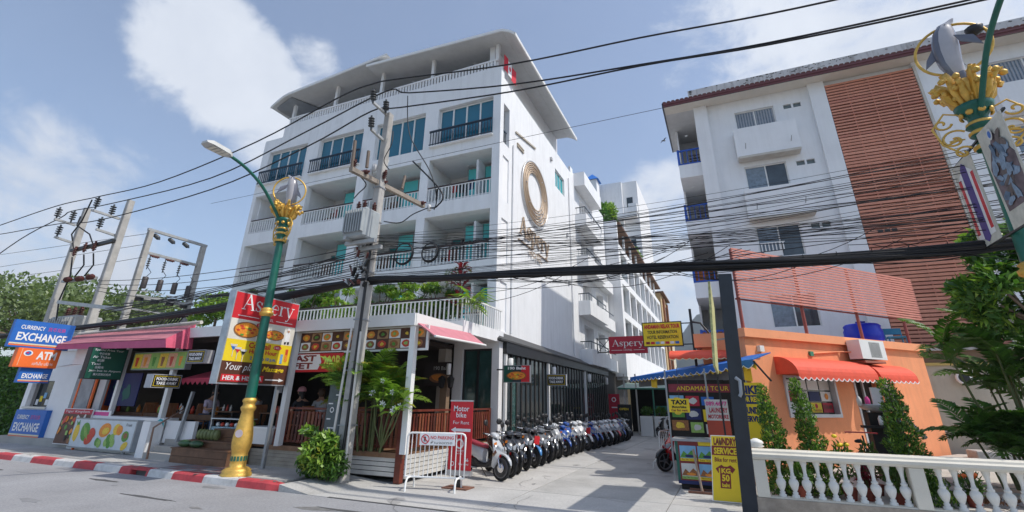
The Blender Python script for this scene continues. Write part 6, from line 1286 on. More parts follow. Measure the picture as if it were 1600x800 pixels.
sb = thing('pink_price_board', 'small pink and blue price board behind the fruit sign, above its left end', 'board', (-19.5,9.86,1)); f = Face((-19.836, 9.860, 0.853), (1,0,0),(0,0,1),(0,-1,0), sb); f.panel(0,0,1.5,.46, signwhite, 0, .03, 'board'); f.panel(.05,.2,1.4,.42, pink, .004, name='pink_band'); f.text('Restaurant', .1,.25,1.0,.36, skyprint, .008); f.panel(.3,.0,1.3,.16, red, .006, name='red_strip'); f.text('Free 1 A', .45,.03,1.1,.12, signwhite, .01, bold=.03)
gb = thing('price_board_green', 'dark green tour and taxi price board hanging under the pink awning', 'board', (-18.3,8.8,2.3)); f = Face((-18.3,8.80,2.27),(0,1,0),(0,0,1),(1,0,0),gb); f.panel(-.02,-.02,1.02,.94, ink, 0, .25, 'box'); f.panel(0,0,1.0,.92, dgreen)
for i, s_ in enumerate(('Special Price Tour','今日优惠','Air Ticket','机票','Taxi','出租车','Join bus to Airport','乘大巴到达机场')):
    wv = (.82,.3,.5,.2,.26,.24,.9,.5)[i]; f.text(s_, .06 if i % 2 == 0 else .2, .82-i*.105, (.06 if i % 2 == 0 else .2)+wv, .895-i*.105, signwhite, .01, bold=.01)
jm = thing('juice_menu', 'backlit row of juice pictures hanging above the shop counter', 'menu board', (-16.5,9.8,2.6)); f = Face((-17.837, 9.800, 2.581),(1,0,0),(0,0,1),(0,-1,0),jm); Wj = 2.62; f.panel(-.03,-.03,Wj+.03,.52, greymetal, 0, .2, 'box'); f.panel(0,0,Wj,.49, lgfruit)
for i in range(6): 
    f.panel(.03+i*.435,.03,.44+i*.435,.46, [yefruit,mat('print_peach',(0.75,0.42,0.25),.5,.2,15),lgfruit][i % 3], .008, name='picture'); f.poly([(.13+i*.435,.36),(.30+i*.435,.36),(.26+i*.435,.08),(.17+i*.435,.08)], [redfruit,orfruit,grfruit,brfruit,redfruit,orfruit][i], .012, name='glass')
pa = thing('pink_awning', 'large faded pink sloping awning over the juice shop, bright cheek at its right end', 'awning', (-18.6,9.5,3.4))
A1, A2 = Vector((-20.994, 9.000, 3.218)), Vector((-15.022, 9.000, 3.111)); B1, B2 = Vector((-22.166, 10.000, 3.855)), Vector((-15.478, 10.000, 3.941)); C2 = Vector((-15.202, 9.900, 3.147))
up_ = Vector((-15.137, 9.000, 3.372)); up1 = Vector((-20.947, 9.000, 3.387))
for i in range(5):
    b = MB(); t0, t1 = i/5, (i+1)/5; q = [up1.lerp(up_, t0), up1.lerp(up_, t1), B1.lerp(B2, t1), B1.lerp(B2, t0)]; b.add(q+[v-Vector((0,0,.015)) for v in q], [(0,1,2,3),(4,7,6,5),(0,4,5,1),(1,5,6,2),(2,6,7,3),(3,7,4,0)]); b.build('cloth', mat('awning_rose',(0.47,0.17,0.20),0.8,0.15,2.5,0.15,8,dirt=0.2), pa)
b = MB(); b.add([A1,A2,up_,up1], [(0,1,2,3)]); b.build('valance', mat('awning_rose_valance',(0.50,0.10,0.20),.8,.1), pa); b = MB(); b.add([A2,C2,B2,up_], [(0,1,2,3)]); b.build('cheek', mat('awning_cheek_pink',(0.58,0.09,0.16),.75,.1,4,.1,12), pa)
b = MB(); b.tube([tuple(B1+Vector((-.1,.1,.05))), tuple(B2+Vector((.1,.1,.08)))], .06, 8); b.build('gutter_pipe', offwhite, pa)
b = MB(); b.box(-21.8,-16.0,10.1,12.5,3.77,3.85); b.build('roof_strip', offwhite, jc)

# ================================================================ scooters
tyre_m = mat('tyre', (0.014,0.014,0.015), 0.8, 0.2, 12); plastic = mat('black_plastic', (0.02,0.02,0.022), 0.5, 0.15); chrome = mat('chrome', (0.7,0.7,0.72), 0.15, 0.05, metal=1.0)
lens = mat('lamp_glass', (0.35,0.38,0.42), 0.08, 0.2, 20, spec=0.9); amber = mat('amber', (0.75,0.22,0.02), 0.3); redlens = mat('red_lens', (0.45,0.01,0.01), 0.25); seatm = mat('seat_black', (0.022,0.022,0.025), 0.65, 0.15, 8); seatr = mat('seat_red', (0.30,0.03,0.05), 0.6, 0.12)
PAINT = {n: mat('scooter_'+n, c, 0.22, 0.03, coat=0.6, spec=0.6) for n, c in dict(silver=(0.50,0.52,0.54), black=(0.012,0.013,0.016), grey=(0.12,0.13,0.14), blue=(0.01,0.06,0.28), white=(0.72,0.73,0.74), red=(0.45,0.01,0.02), skyblue=(0.05,0.22,0.50)).items()}
def lring(cx, hy, hz_, cz, n=12, sq=0.75):            # ring in the y-z plane
    r = []
    for k in range(n):
        a = 2*pi*k/n; c, s = cos(a), sin(a); r.append((cx, hy*math.copysign(abs(c)**sq, c), cz+hz_*math.copysign(abs(s)**sq, s)))
    return r
def make_scooter():
    t = local_thing('scooter', 'x', 'scooter'); R = 0.275
    for fx, nm in ((0.63,'front_wheel'), (-0.62,'rear_wheel')):
        pr = [(R-0.075,-0.028),(R-0.03,-0.042),(R-0.008,-0.03),(R,0),(R-0.008,0.03),(R-0.03,0.042),(R-0.075,0.028),(R-0.075,-0.028)]
        w = MB().lathe(pr, 24, (fx,0,R), 'y').build(nm, tyre_m, t); b = MB(); b.lathe([(R-0.078,-0.03),(R-0.062,-0.034),(R-0.062,0.034),(R-0.078,0.03),(R-0.09,0.0),(R-0.078,-0.03)], 20, (fx,0,R), 'y')
        for k in range(5):
            a = 2*pi*k/5; b.bar((fx,0,R), (fx+cos(a)*(R-0.08),0,R+sin(a)*(R-0.08)), 0.028, 0.03, up=(0,1,0))
        b.lathe([(0.05,-0.045),(0.05,0.045)], 10, (fx,0,R), 'y'); b.build('rim', mat('rim_dark',(0.22,0.22,0.23),.35,metal=.6) if fx > 0 else plastic, w)
        if fx > 0: MB().lathe([(0.07,-0.052),(0.105,-0.052),(0.105,-0.047),(0.07,-0.047)], 18, (fx,0,R), 'y').build('brake_disc', chrome, w)
    b = MB(); n = 14; rs = []                          # front fender
    for k in range(n+1):
        a = radians(15+k*150/n); ri = R+0.035; wv = 0.062*min(1, 0.35+1.3*sin(pi*k/n)); px_, pz_ = 0.63+ri*cos(a), R+ri*sin(a)
        ex, ez = cos(a)*0.035, sin(a)*0.035; rs.append([(px_-ex*0.4,-wv,pz_-ez*0.8),(px_,-wv*0.9,pz_),(px_+ex*.5,0,pz_+ez*.5),(px_,wv*.9,pz_),(px_-ex*0.4,wv,pz_-ez*.8),(px_-ex*.1,0,pz_-ez*.15)])
    b.loft(rs); b.build('front_fender', PAINT['black'], t)
    for s in (-1,1): MB().tube([(0.63,s*0.072,R),(0.52,s*0.072,0.56),(0.47,s*0.06,0.70)], [0.02,0.024,0.024], 8).build('fork_leg', chrome if s < 0 else plastic, t)
    b = MB(); ap = [(0.30,0.37,0.09,0.05),(0.40,0.43,0.155,0.07),(0.52,0.48,0.185,0.10),(0.64,0.49,0.20,0.13),(0.75,0.45,0.185,0.13),(0.85,0.39,0.14,0.10),(0.92,0.34,0.09,0.06)]; rs = []
    for z, cx, hy, hx in ap:
        r = []
        for k in range(14):
            a = 2*pi*k/14; c, s = cos(a), sin(a); r.append((cx+hx*(c if c > 0 else c*0.45)*(1-0.25*abs(s)), hy*s, z+0.05*(-c if c > 0 else 0)))
        rs.append(r)
    b.loft(rs); b.build('front_cowl', PAINT['black'], t)
    for s in (-1,1):
        MB().add([(0.60,s*0.015,0.70),(0.565,s*0.13,0.76),(0.53,s*0.155,0.72),(0.585,s*0.09,0.60),(0.615,s*0.015,0.62)], [(0,1,2,3,4)]).build('headlight', lens, t)
        MB().prism([(0,0),(0.10,0.10),(0.06,0.16),(-0.04,0.05)], (0.50,s*0.178,0.50), (1,0,0), (0,0,1), (0,s,0), 0.012).build('side_flash', chrome, t)
    MB().box(0.585,0.62,-0.07,0.07,0.50,0.56).build('badge_panel', redlens, t)
    rs = [lring(0.44,0.05,0.03,0.93), lring(0.38,0.12,0.055,0.965), lring(0.30,0.13,0.06,0.985), lring(0.24,0.09,0.04,0.985)]; MB().loft(rs).build('handlebar_cover', PAINT['black'], t)
    MB().tube([(0.24,-0.33,0.99),(0.29,-0.2,0.985),(0.32,0,0.98),(0.29,0.2,0.985),(0.24,0.33,0.99)], 0.014, 8).build('handlebar', chrome, t)
    for s in (-1,1):
        MB().tube([(0.262,s*0.23,0.988),(0.235,s*0.345,0.99)], 0.021, 8).build('grip', rubber, t)
        MB().tube([(0.30,s*0.215,0.985),(0.40,s*0.30,0.985)], 0.007, 6).build('brake_lever', chrome, t)
        m_ = MB().tube([(0.29,s*0.17,1.0),(0.31,s*0.21,1.12),(0.27,s*0.27,1.19)], 0.007, 6).build('mirror_stalk', plastic, t)
        MB().lathe([(0.03,-0.012),(0.072,-0.006),(0.076,0.004),(0.03,0.014)], 12, (0.27,s*0.31,1.235), 'x').build('mirror', plastic, m_)
        MB().add([(0.47,s*0.165,0.80),(0.52,s*0.13,0.83),(0.55,s*0.14,0.77),(0.50,s*0.18,0.75)], [(0,1,2,3)]).build('turn_signal', amber, t)
    rs = [lring(0.36,0.10,0.10,0.42), lring(0.22,0.13,0.05,0.31), lring(0.02,0.145,0.055,0.30), lring(-0.12,0.13,0.10,0.36), lring(-0.2,0.11,0.14,0.42)]; MB().loft(rs).build('floorboard', plastic, t)
    rs = [lring(0.06,0.10,0.16,0.50), lring(-0.06,0.135,0.19,0.53), lring(-0.25,0.155,0.16,0.60), lring(-0.48,0.15,0.12,0.66), lring(-0.70,0.11,0.085,0.72), lring(-0.86,0.06,0.05,0.77)]; MB().loft(rs).build('body_panel', PAINT['black'], t)
    rs = [lring(0.10,0.06,0.03,0.70), lring(0.02,0.12,0.05,0.725), lring(-0.2,0.15,0.05,0.745), lring(-0.38,0.135,0.055,0.785), lring(-0.6,0.12,0.05,0.82), lring(-0.74,0.06,0.03,0.83)]; MB().loft(rs).build('seat', seatm, t)
    MB().tube([(-0.50,-0.14,0.80),(-0.75,-0.13,0.86),(-0.88,0,0.87),(-0.75,0.13,0.86),(-0.50,0.14,0.80)], 0.013, 8).build('grab_rail', chrome, t)
    MB().loft([lring(-0.84,0.08,0.035,0.74), lring(-0.90,0.05,0.025,0.75)]).build('tail_light', redlens, t)
    MB().loft([lring(-0.02,0.07,0.09,0.33), lring(-0.25,0.10,0.12,0.34), lring(-0.5,0.08,0.09,0.31), lring(-0.66,0.05,0.05,0.28)]).build('engine', plastic, t)
    e = MB().tube([(-0.1,-0.10,0.22),(-0.38,-0.14,0.24),(-0.42,-0.16,0.27),(-0.80,-0.16,0.36)], [0.018,0.02,0.045,0.05], 10).build('exhaust', greymetal, t); MB().tube([(-0.46,-0.163,0.29),(-0.68,-0.163,0.345)], 0.054, 10).build('heat_guard', chrome, e)
    MB().add([(-0.78,-0.055,0.60),(-0.78,0.055,0.60),(-0.93,0.06,0.42),(-0.93,-0.06,0.42),(-0.77,-0.05,0.58),(-0.77,0.05,0.58),(-0.92,0.06,0.41),(-0.92,-0.06,0.41)], [(0,1,2,3),(4,7,6,5),(0,3,7,4),(1,5,6,2),(2,6,7,3)]).build('rear_fender', plastic, t)
    MB().tube([(-0.15,0.12,0.24),(-0.10,0.30,0.01)], 0.012, 6).build('side_stand', plastic, t)
    for s in (-1,1): MB().tube([(-0.45,s*0.13,0.33),(-0.55,s*0.13,0.62)], 0.028, 8).build('shock_absorber', redlens if s > 0 else plastic, t)
    return t
proto = make_scooter()
def bump_front(o, rz):
    pass
def paint(o, body, fender, seat):
    for c in o.children:
        k = c.name.split('.')[0]; m = {'front_cowl': body, 'handlebar_cover': body, 'body_panel': body, 'front_fender': fender, 'seat': seat}.get(k)
        if m is not None: c.material_slots[0].link = 'OBJECT'; c.material_slots[0].material = m
remember(proto)
SCHEME = [('silver', 'silver', 'r'), ('black', 'black', 'k'), ('black', 'black', 'k'), ('black', 'black', 'k'), ('black', 'skyblue', 'k'), ('grey', 'black', 'k'), ('black', 'black', 'k'), ('grey', 'grey', 'k'), ('silver', 'black', 'k'), ('blue', 'blue', 'k'), ('blue', 'black', 'k'), ('silver', 'black', 'k'), ('white', 'black', 'k'), ('white', 'white', 'k'), ('blue', 'blue', 'r'), ('white', 'blue', 'k'), ('silver', 'black', 'k'), ('white', 'white', 'k'), ('silver', 'black', 'k'), ('white', 'red', 'k'), ('white', 'black', 'k'), ('blue', 'blue', 'k'), ('black', 'black', 'k'), ('white', 'black', 'k')]
ORD = 'first second third fourth fifth sixth seventh eighth ninth tenth eleventh twelfth thirteenth fourteenth fifteenth sixteenth seventeenth eighteenth nineteenth twentieth twenty-first twenty-second twenty-third twenty-fourth twenty-fifth twenty-sixth'.split()
rg = random.Random(21)
for i, (bc, fc, sc_) in enumerate(SCHEME):
    y = 11.53+i*0.635+rg.uniform(-.07,.07); o = proto if i == 0 else copy_tree(proto)
    a = radians(-42+rg.uniform(-7,7)) if i else radians(-17); fx = -5.27-0.30*sin(pi*min(1,i/18))+0.012*i+rg.uniform(-0.05,0.05)
    o.location = (fx-0.63*cos(a), y-0.63*sin(a), 0.004); o.rotation_euler = (radians(-6+rg.uniform(-3,2)), 0, a); o.scale = (1,1,rg.uniform(.96,1.05))
    paint(o, PAINT[bc], PAINT[fc], seatr if sc_ == 'r' else seatm)
    tag(o, '%s scooter in the row, %s body%s' % (ORD[i], bc, {'r':' with red seat','k':''}[sc_] + ((' and '+fc+' mudguard') if fc != bc else '')) if i else 'silver scooter with red seat nearest the barrier, seen side-on', 'scooter', 'rental scooters lined up along the lane')
    if i in (4, 13):
        tg = MB(); tg.box(0.60,0.625,-0.09,0.09,0.62,0.84); q = tg.build('red_tag', red, None); q.parent = o
KIDS_ALL = None
for (x, y, a, bc, lbl) in ((-3.1,28.2,2.6,'black','black scooter parked alone at the far end of the lane by the white planters'), (-2.2,26.3,2.9,'blue','dark blue scooter with a rider crate parked beyond the far barrier'), (-1.45,15.6,-2.4,'red','red and black scooter parked half hidden behind the photo counter'), (-0.75,14.5,-1.9,'silver','silver scooter nose behind the kiosk counter')):
    o = copy_tree(proto); o.location = (x,y,0); o.rotation_euler = (radians(-6),0,a); paint(o, PAINT[bc], PAINT['black'], seatm); tag(o, lbl, 'scooter', 'scooters parked loose in the lane')
# ---------------------------------------------------------------- bicycle and sink before the orange shop
sink = thing('outdoor_sink', 'grey outdoor wash basin with a white ribbed hose in front of the orange shop doorway', 'sink', (3.0,13.6,0.3))
c_ = Vector((3.155, 14.000, 1.762))
b = MB(); b.lathe([(0.10,-0.12),(0.38,-0.05),(0.44,0.02),(0.44,0.06),(0.36,0.05),(0.08,-0.05)], 20, tuple(c_)); b.build('basin', mat('basin_grey',(0.30,0.33,0.36),0.35), sink); b = MB(); b.box(c_.x-.3,c_.x+.3,c_.y-.05,c_.y+.3,0.3,c_.z-.12); b.build('cabinet', dark, sink)
b = MB(); b.tube([(c_.x+.15,c_.y-.1,c_.z+.5),(c_.x+.2,c_.y-.3,c_.z+.35),(c_.x+.18,c_.y-.4,c_.z),(c_.x+.4,c_.y-.45,c_.z-.4),(c_.x+.55,c_.y-.4,c_.z-.6)], [0.05,0.045,0.05,0.045,0.05], 10); b.build('ribbed_hose', mat('hose_cream',(0.62,0.55,0.48),0.7), sink)
for i, m_ in enumerate((whtprint, pink, signwhite, redfruit, skyprint)):
    b = MB(); b.lathe([(.02,0),(.05,.01),(.05,.14),(.02,.2)], 8, (c_.x-.45+i*.16,c_.y-.25,c_.z+(.02 if i < 2 else -.38))); b.build('bottle', m_, sink)
b = MB(); b.box(c_.x-.5,c_.x+.5,c_.y-.35,c_.y-.05,c_.z-.44,c_.z-.39); b.build('shelf', dark, sink)
for x in (-.15,.1): b = MB(); b.box(c_.x+x,c_.x+x+.2,c_.y-.1,c_.y-.02,c_.z+.05,c_.z+.42); b.build('cloth_bag', [whtprint,mat('bag_grey',(0.25,0.27,0.28),.7)][x > 0], sink)
bike = local_thing('bicycle', 'black and red bicycle leaning among the shrubs before the orange shop', 'bicycle', (2.35,12.6,0.28), None, 1.25)
for x, nm in ((0.5,'front_wheel'),(-0.5,'rear_wheel')):
    w = MB().lathe([(.30,-.02),(.33,-.015),(.34,0),(.33,.015),(.30,.02),(.30,-.02)], 24, (x,0,.34), 'y').build(nm, tyre_m, bike); b = MB()
    for k in range(12): b.bar((x,0,.34),(x+.3*cos(k*pi/6),0,.34+.3*sin(k*pi/6)),.006)
    b.build('spokes', chrome, w)
b = MB()
for p, q in (((-.5,0,.34),(-.12,0,.30)),((-.12,0,.30),(-.22,0,.78)),((-.12,0,.30),(.34,0,.72)),((-.20,0,.70),(.33,0,.82)),((-.5,0,.34),(-.2,0,.72)),((.5,0,.34),(.31,0,.92))): b.tube([p,q],.018,8)
b.build('frame', PAINT['black'], bike); MB().loft([lring(-.34,.07,.03,.84), lring(-.2,.05,.03,.85), lring(-.08,.02,.02,.84)]).build('saddle', seatm, bike); MB().tube([(.2,-.28,.98),(.32,-.1,.98),(.32,.1,.98),(.2,.28,.98)],.014,8).build('handlebar', PAINT['red'], bike)

# ================================================================ utility poles, transformers, wires
insm = MB(); [insm.lathe([(0.03,z),(0.085,z+0.012),(0.09,z+0.03),(0.03,z+0.05)], 10, (0,0,0)) for z in (0,0.075,0.15,0.225)]; insm.lathe([(0.028,-0.1),(0.028,0.34)], 8, (0,0,0)); insm = insm.mesh('insulator', mat('insulator_grey',(0.055,0.06,0.065),0.35))
insb = MB(); [insb.lathe([(0.03,z),(0.07,z+0.01),(0.03,z+0.04)], 8, (0,0,0)) for z in (0,0.05,0.10,0.15)]; insb.lathe([(0.03,-0.04),(0.03,0.24)], 8, (0,0,0)); insb = insb.mesh('insulator', mat('insulator_brown',(0.10,0.025,0.018),0.3))
zinc = mat('galvanised', (0.42,0.43,0.43), 0.5, 0.15, 6, metal=0.3, dirt=0.3)
def pole(parent, p0, p1, w0, w1, name='shaft'):
    p0, p1 = Vector(p0), Vector(p1); b = MB(); rs = []
    for p, w in ((p0,w0),(p0.lerp(p1,.5),(w0+w1)/2),(p1,w1)): rs.append([tuple(p+Vector(q)*w*0.5) for q in ((-1,-.8,0),(-.8,-1,0),(.8,-1,0),(1,-.8,0),(1,.8,0),(.8,1,0),(-.8,1,0),(-1,.8,0))])
    b.loft(rs, False); return b.build(name, polec, parent)
up = thing('utility_pole', 'tall weathered concrete utility pole with transformer rising before the cafe deck', 'utility pole', (-8.4,9.35,0.13))
pole(up, (-8.19,9.35,0.0), (-8.12,9.35,9.62), 0.29, 0.20)
XA = -8.15
def arm(parent, a, c, w=0.09, m=None, nm='crossarm'): b = MB(); b.bar(a, c, w, w); return b.build(nm, m or zinc, parent)
arm(up, (-8.150, 8.652, 9.604), (-8.150, 9.510, 9.572), .07); arm(up, (-8.150, 8.726, 8.765), (-8.150, 9.482, 8.683), .07); arm(up, (-8.150, 9.482, 8.683), (-8.150, 9.468, 9.458), .04, nm='brace'); arm(up, (-8.150, 8.199, 7.279), (-8.150, 11.518, 7.535), .12, mat('wood_grey_brown',(0.28,0.24,0.20),.8,.2,4)); arm(up, (-8.300, 9.438, 7.415), (-8.200, 9.649, 8.272), .05, nm='brace')
for p in ((-8.150, 8.637, 9.681), (-8.100, 9.156, 9.652), (-8.150, 8.712, 8.839)): put(insm, 'insulator', up, p, rot=(0.12,0,0))
for k, p in enumerate(((-8.200, 8.330, 7.389), (-8.200, 8.676, 7.402), (-8.200, 9.422, 7.429), (-8.200, 11.336, 7.560), (-8.000, 9.320, 7.506))): put(insb, 'insulator', up, p, rot=(pi/2 if k in (1,2,3) else 0.2, 0, pi/2))
for p0, p1 in (((-8.200, 8.286, 7.368), (-8.200, 8.253, 8.150)), ((-8.200, 8.815, 7.621), (-8.200, 8.799, 8.126)), ((-8.200, 10.403, 7.672), (-8.200, 10.490, 8.140))): b = MB(); b.tube([p0,p1],.045,8); b.build('fuse_cutout', mat('fuse_brown',(0.16,0.12,0.09),.5), up)
for p0 in ((-8.300, 9.216, 7.713), (-8.300, 12.042, 7.579), (-8.400, 9.203, 7.566)): b = MB(); b.lathe([(.03,0),(.07,.03),(.07,.2),(.03,.24)],8,p0); b.build('arrester', mat('arrester_grey',(0.5,0.5,0.5),.4), up)
# transformer can with cooling fins on a channel bracket
tf = Vector((-8.163, 9.000, 6.014)); b = MB(); b.box(tf.x-.36,tf.x+.28,tf.y-.32,tf.y+.25,tf.z-.42,tf.z+.38); tk = b.build('transformer', mat('transformer_grey',(0.36,0.39,0.40),.5,.1,3,dirt=.15), up, bevel=.04)
for k in range(8):
    b = MB(); b.box(tf.x-.34+k*.08,tf.x-.31+k*.08,tf.y-.42,tf.y-.321,tf.z-.3,tf.z+.3); b.build('cooling_fin', MATS['transformer_grey'], tk)
for k in range(5):
    b = MB(); b.box(tf.x-.46,tf.x-.361,tf.y-.26+k*.1,tf.y-.23+k*.1,tf.z-.3,tf.z+.3); b.build('cooling_fin', MATS['transformer_grey'], tk)
for k, (dx,dy) in enumerate(((-.2,-.1),(.0,-.1),(.15,.1))): put(insb, 'bushing', tk, (tf.x+dx,tf.y+dy,tf.z+.42))
arm(up, (tf.x-.45,tf.y-.1,tf.z-.50), (tf.x+.5,tf.y-.1,tf.z-.50), .10, nm='bracket'); arm(up, (tf.x-.35,tf.y+.15,tf.z-.60), (tf.x+.5,tf.y+.15,tf.z-.60), .10, nm='bracket'); arm(up, (tf.x-.25,tf.y-.4,tf.z-.44), (tf.x-.25,tf.y+.35,tf.z-.44), .09, nm='bracket')
for (a, c) in (((-7.822, 9.100, 0.901), (-7.747, 9.100, 3.480)), ((-7.677, 9.100, 3.401), (-7.746, 9.100, 0.879))):
    pass
b = MB(); b.tube([(-8.42,9.14,.2),(-8.28,9.16,3.4)],.028,8); b.build('conduit', offwhite, up); b = MB(); b.tube([(-7.93,9.14,.3),(-7.97,9.16,2.0),(-7.98,9.16,3.3)],.028,8); b.build('conduit', offwhite, up)
b = MB(); b.tube([(-8.06,9.17,.6),(-8.06,9.19,3.0),(-8.05,9.2,5.6)],.035,8); b.build('cable_duct', black, up)
for z in (1.2,2.4,3.6,4.8,6.2,7.2): b = MB(); xx = -8.19+.07*z/9.62; q_=.165-.005*z; b.box(xx-q_,xx+q_,9.35-q_,9.35+q_,z,z+.03); b.build('strap', greymetal, up)
meter = thing('meter_box', 'tall dark grey electric cabinet leaning beside the utility pole on the deck rail', 'cabinet', (-9.0,9.8,0.9))
b = MB(); b.add([(-9.25,9.7,.85),(-8.75,9.7,.85),(-8.75,9.95,.85),(-9.25,9.95,.85),(-9.22,9.7,2.15),(-8.82,9.7,2.15),(-8.82,9.95,2.15),(-9.22,9.95,2.15)],[(0,3,2,1),(4,5,6,7),(0,1,5,4),(1,2,6,5),(2,3,7,6),(3,0,4,7)]); b.build('cabinet_body', mat('cabinet_grey',(0.10,0.13,0.14),.5,.2,4), meter, bevel=.02)
f = Face((-9.22,9.695,.9),(1,0,0),(0,0,1),(0,-1,0),meter)
for (a,c,w,h,m_) in ((.05,.75,.14,.03,signwhite),(.12,.55,.15,.15,signwhite),(.05,.40,.12,.03,signwhite),(.1,.2,.2,.03,signwhite),(.25,.95,.1,.03,signwhite)):
    if w == h: f.ring(a+.07,c+.07,.04,.065,m_)
    else: f.panel(a,c,a+w,c+h,m_,.003,name='sticker')
b = MB(); b.box(-9.4,-9.1,9.6,9.85,.13,.85); b.build('concrete_foot', concrete2, meter)
# pair of poles further left
hp = thing('twin_pole', 'pair of leaning concrete poles joined by crossarms at the far left', 'utility pole', (-25.5,11,0))
a0, a1 = Vector((-26.795, 11.000, 4.480)), Vector((-27.217, 11.000, 10.147)); c0, c1 = Vector((-23.698, 11.000, 4.445)), Vector((-23.709, 11.000, 9.990))
pole(hp, (a0.x,11,0), a1, .34, .24); pole(hp, (c0.x,11,0), c1, .34, .24)
arm(hp, (-26.752, 10.800, 7.908), (-23.581, 10.800, 8.018), .14, black); arm(hp, (-26.545, 10.800, 6.457), (-23.984, 10.800, 6.408), .12); arm(hp, (-25.995, 10.700, 5.489), (-19.971, 10.200, 4.716), .14); arm(hp, (-26.200, 9.592, 8.967), (-26.200, 10.380, 8.938), .09); arm(hp, (-26.200, 9.820, 8.207), (-26.200, 10.471, 8.141), .09); arm(hp, (-23.900, 9.801, 9.125), (-23.900, 10.887, 9.105), .09); arm(hp, (-23.900, 10.182, 8.383), (-23.900, 10.930, 8.334), .09)
for p in ((-26.200, 9.642, 9.106), (-26.200, 10.173, 9.144), (-26.200, 9.892, 8.349), (-23.900, 9.903, 9.342), (-23.900, 10.525, 9.217), (-23.900, 10.260, 8.526)): put(insm, 'insulator', hp, p, scale=(1.3,1.3,1.3))
for p in ((-26.218, 10.700, 7.639), (-25.475, 10.700, 7.736), (-24.728, 10.700, 7.712)): put(insb, 'insulator', hp, p, scale=(1.5,1.5,1.6))
for p in ((-25.848, 10.600, 6.439), (-24.936, 10.600, 6.389), (-24.140, 10.600, 6.403)): put(insb, 'insulator', hp, p, rot=(0,pi/2,0), scale=(1.7,1.7,1.7))
for L_ in ([(115,385),(113,360),(128,345),(140,322),(145,310)],[(131,388),(136,372),(130,362),(118,350),(122,340)],[(131,396),(131,412),(118,430)],[(146,396),(147,412),(133,430)],[(115,400),(112,425),(90,470),(85,500)]):
    pass
def P7(px_, py_, T={}): return T[(px_,py_)]
wires = [[(-26.420, 10.700, 7.963), (-26.797, 10.600, 8.655), (-26.337, 10.600, 9.253), (-25.878, 10.500, 10.201)], [(-24.838, 10.700, 7.901), (-25.258, 10.600, 8.459), (-26.642, 10.600, 9.074), (-26.598, 10.600, 9.513)], [(-25.361, 10.700, 7.546), (-25.062, 10.700, 7.049), (-25.452, 10.700, 6.570)], [(-24.619, 10.700, 7.524), (-24.300, 10.700, 6.974), (-24.703, 10.700, 6.532)], [(-26.246, 10.700, 7.522), (-25.857, 10.700, 6.663), (-26.034, 10.700, 5.547), (-25.677, 10.700, 4.708)]]
for w_ in wires: b = MB(); b.tube(w_, .03, 6); b.build('jumper_cable', cablem, hp)
tr2 = thing('pole_transformer', 'grey transformer platform between the twin poles behind the large blue sign', 'transformer', (-25,11,4)); q0 = Vector((-25.411, 11.000, 4.794)); b = MB(); b.box(q0.x-1.0,q0.x+.9,10.8,11.8,q0.z-1.2,q0.z+.1); b.build('tank', zinc, tr2, bevel=.05)
for k in range(10): b = MB(); b.box(q0.x-.9+k*.18,q0.x-.84+k*.18,10.68,10.799,q0.z-1.0,q0.z); b.build('fin', zinc, tr2)
for k in range(3): put(insb, 'bushing', tr2, (q0.x-.5+k*.5,11.1,q0.z+.15), scale=(2,2,1.5))
# gantry of two poles along the side street
ga = thing('pole_gantry', 'concrete portal of two poles carrying rows of black insulators left of centre', 'utility pole', (-23.5,12,0))
G0, G1 = Vector((-24.058, 12.337, 9.000)), Vector((-24.030, 14.904, 9.000))
pole(ga, (G0.x,G0.y,0), (G0.x,G0.y,9.0), .27, .22); pole(ga, (G1.x,G1.y,0), (G1.x,G1.y,9.0), .27, .22)
def gp(t, z, d=0.0): p = G0.lerp(G1, t); return (p.x+d, p.y, z)
arm(ga, gp(-.06,9.08), gp(1.06,9.08), .12); arm(ga, gp(0,8.0), gp(1,8.0), .11); arm(ga, gp(0,5.95), gp(1,5.95), .13); arm(ga, gp(0,5.95,.35), gp(1,5.95,.35), .10); arm(ga, gp(0,5.4), gp(1,5.4), .09)
for k in range(3):
    put(insm, 'insulator', ga, gp(.10+k*.27,8.72,.25), rot=(0,radians(-60),0), scale=(1.1,1.1,1.5)); put(insm, 'insulator', ga, gp(.08+k*.27,7.35,.15), scale=(.8,.8,1.4)); put(insb, 'insulator', ga, gp(.2+k*.27,7.85,.2), rot=(pi/2,0,0), scale=(1,1,1.5))
for k in range(4):
    p = gp(.12+k*.26,6.0,.1); b = MB(); b.lathe([(.11,.35),(.12,.38),(.12,.85),(.10,.88)], 10, p); b.build('switch_drum', mat('drum_brown',(0.06,0.05,0.05),.5), ga); b = MB(); b.lathe([(.16,-.22),(.17,-.2),(.17,-.05),(.05,.0)], 10, p); b.build('housing', black, ga); b = MB(); b.box(p[0]-.02,p[0]+.02,p[1]-.25,p[1]+.25,p[2]+.2,p[2]+.24); b.build('switch_arm', zinc, ga); b = MB(); b.tube([(p[0],p[1],p[2]+.88),(p[0]+.1,p[1]+.1,p[2]+1.1),(p[0]+.1,p[1]-.1,7.3)], .015, 5); b.build('jumper', cablem, ga)
for k in range(9): b = MB(); p = gp(.45+k*.05,4.0,.5); b.tube([(p[0],p[1]-.5,4.1),(p[0],p[1]-.25,4.8),(p[0],p[1],5.3),(p[0],p[1]+.2,5.35)], .035, 6); b.build('riser_cable', cablem, ga)
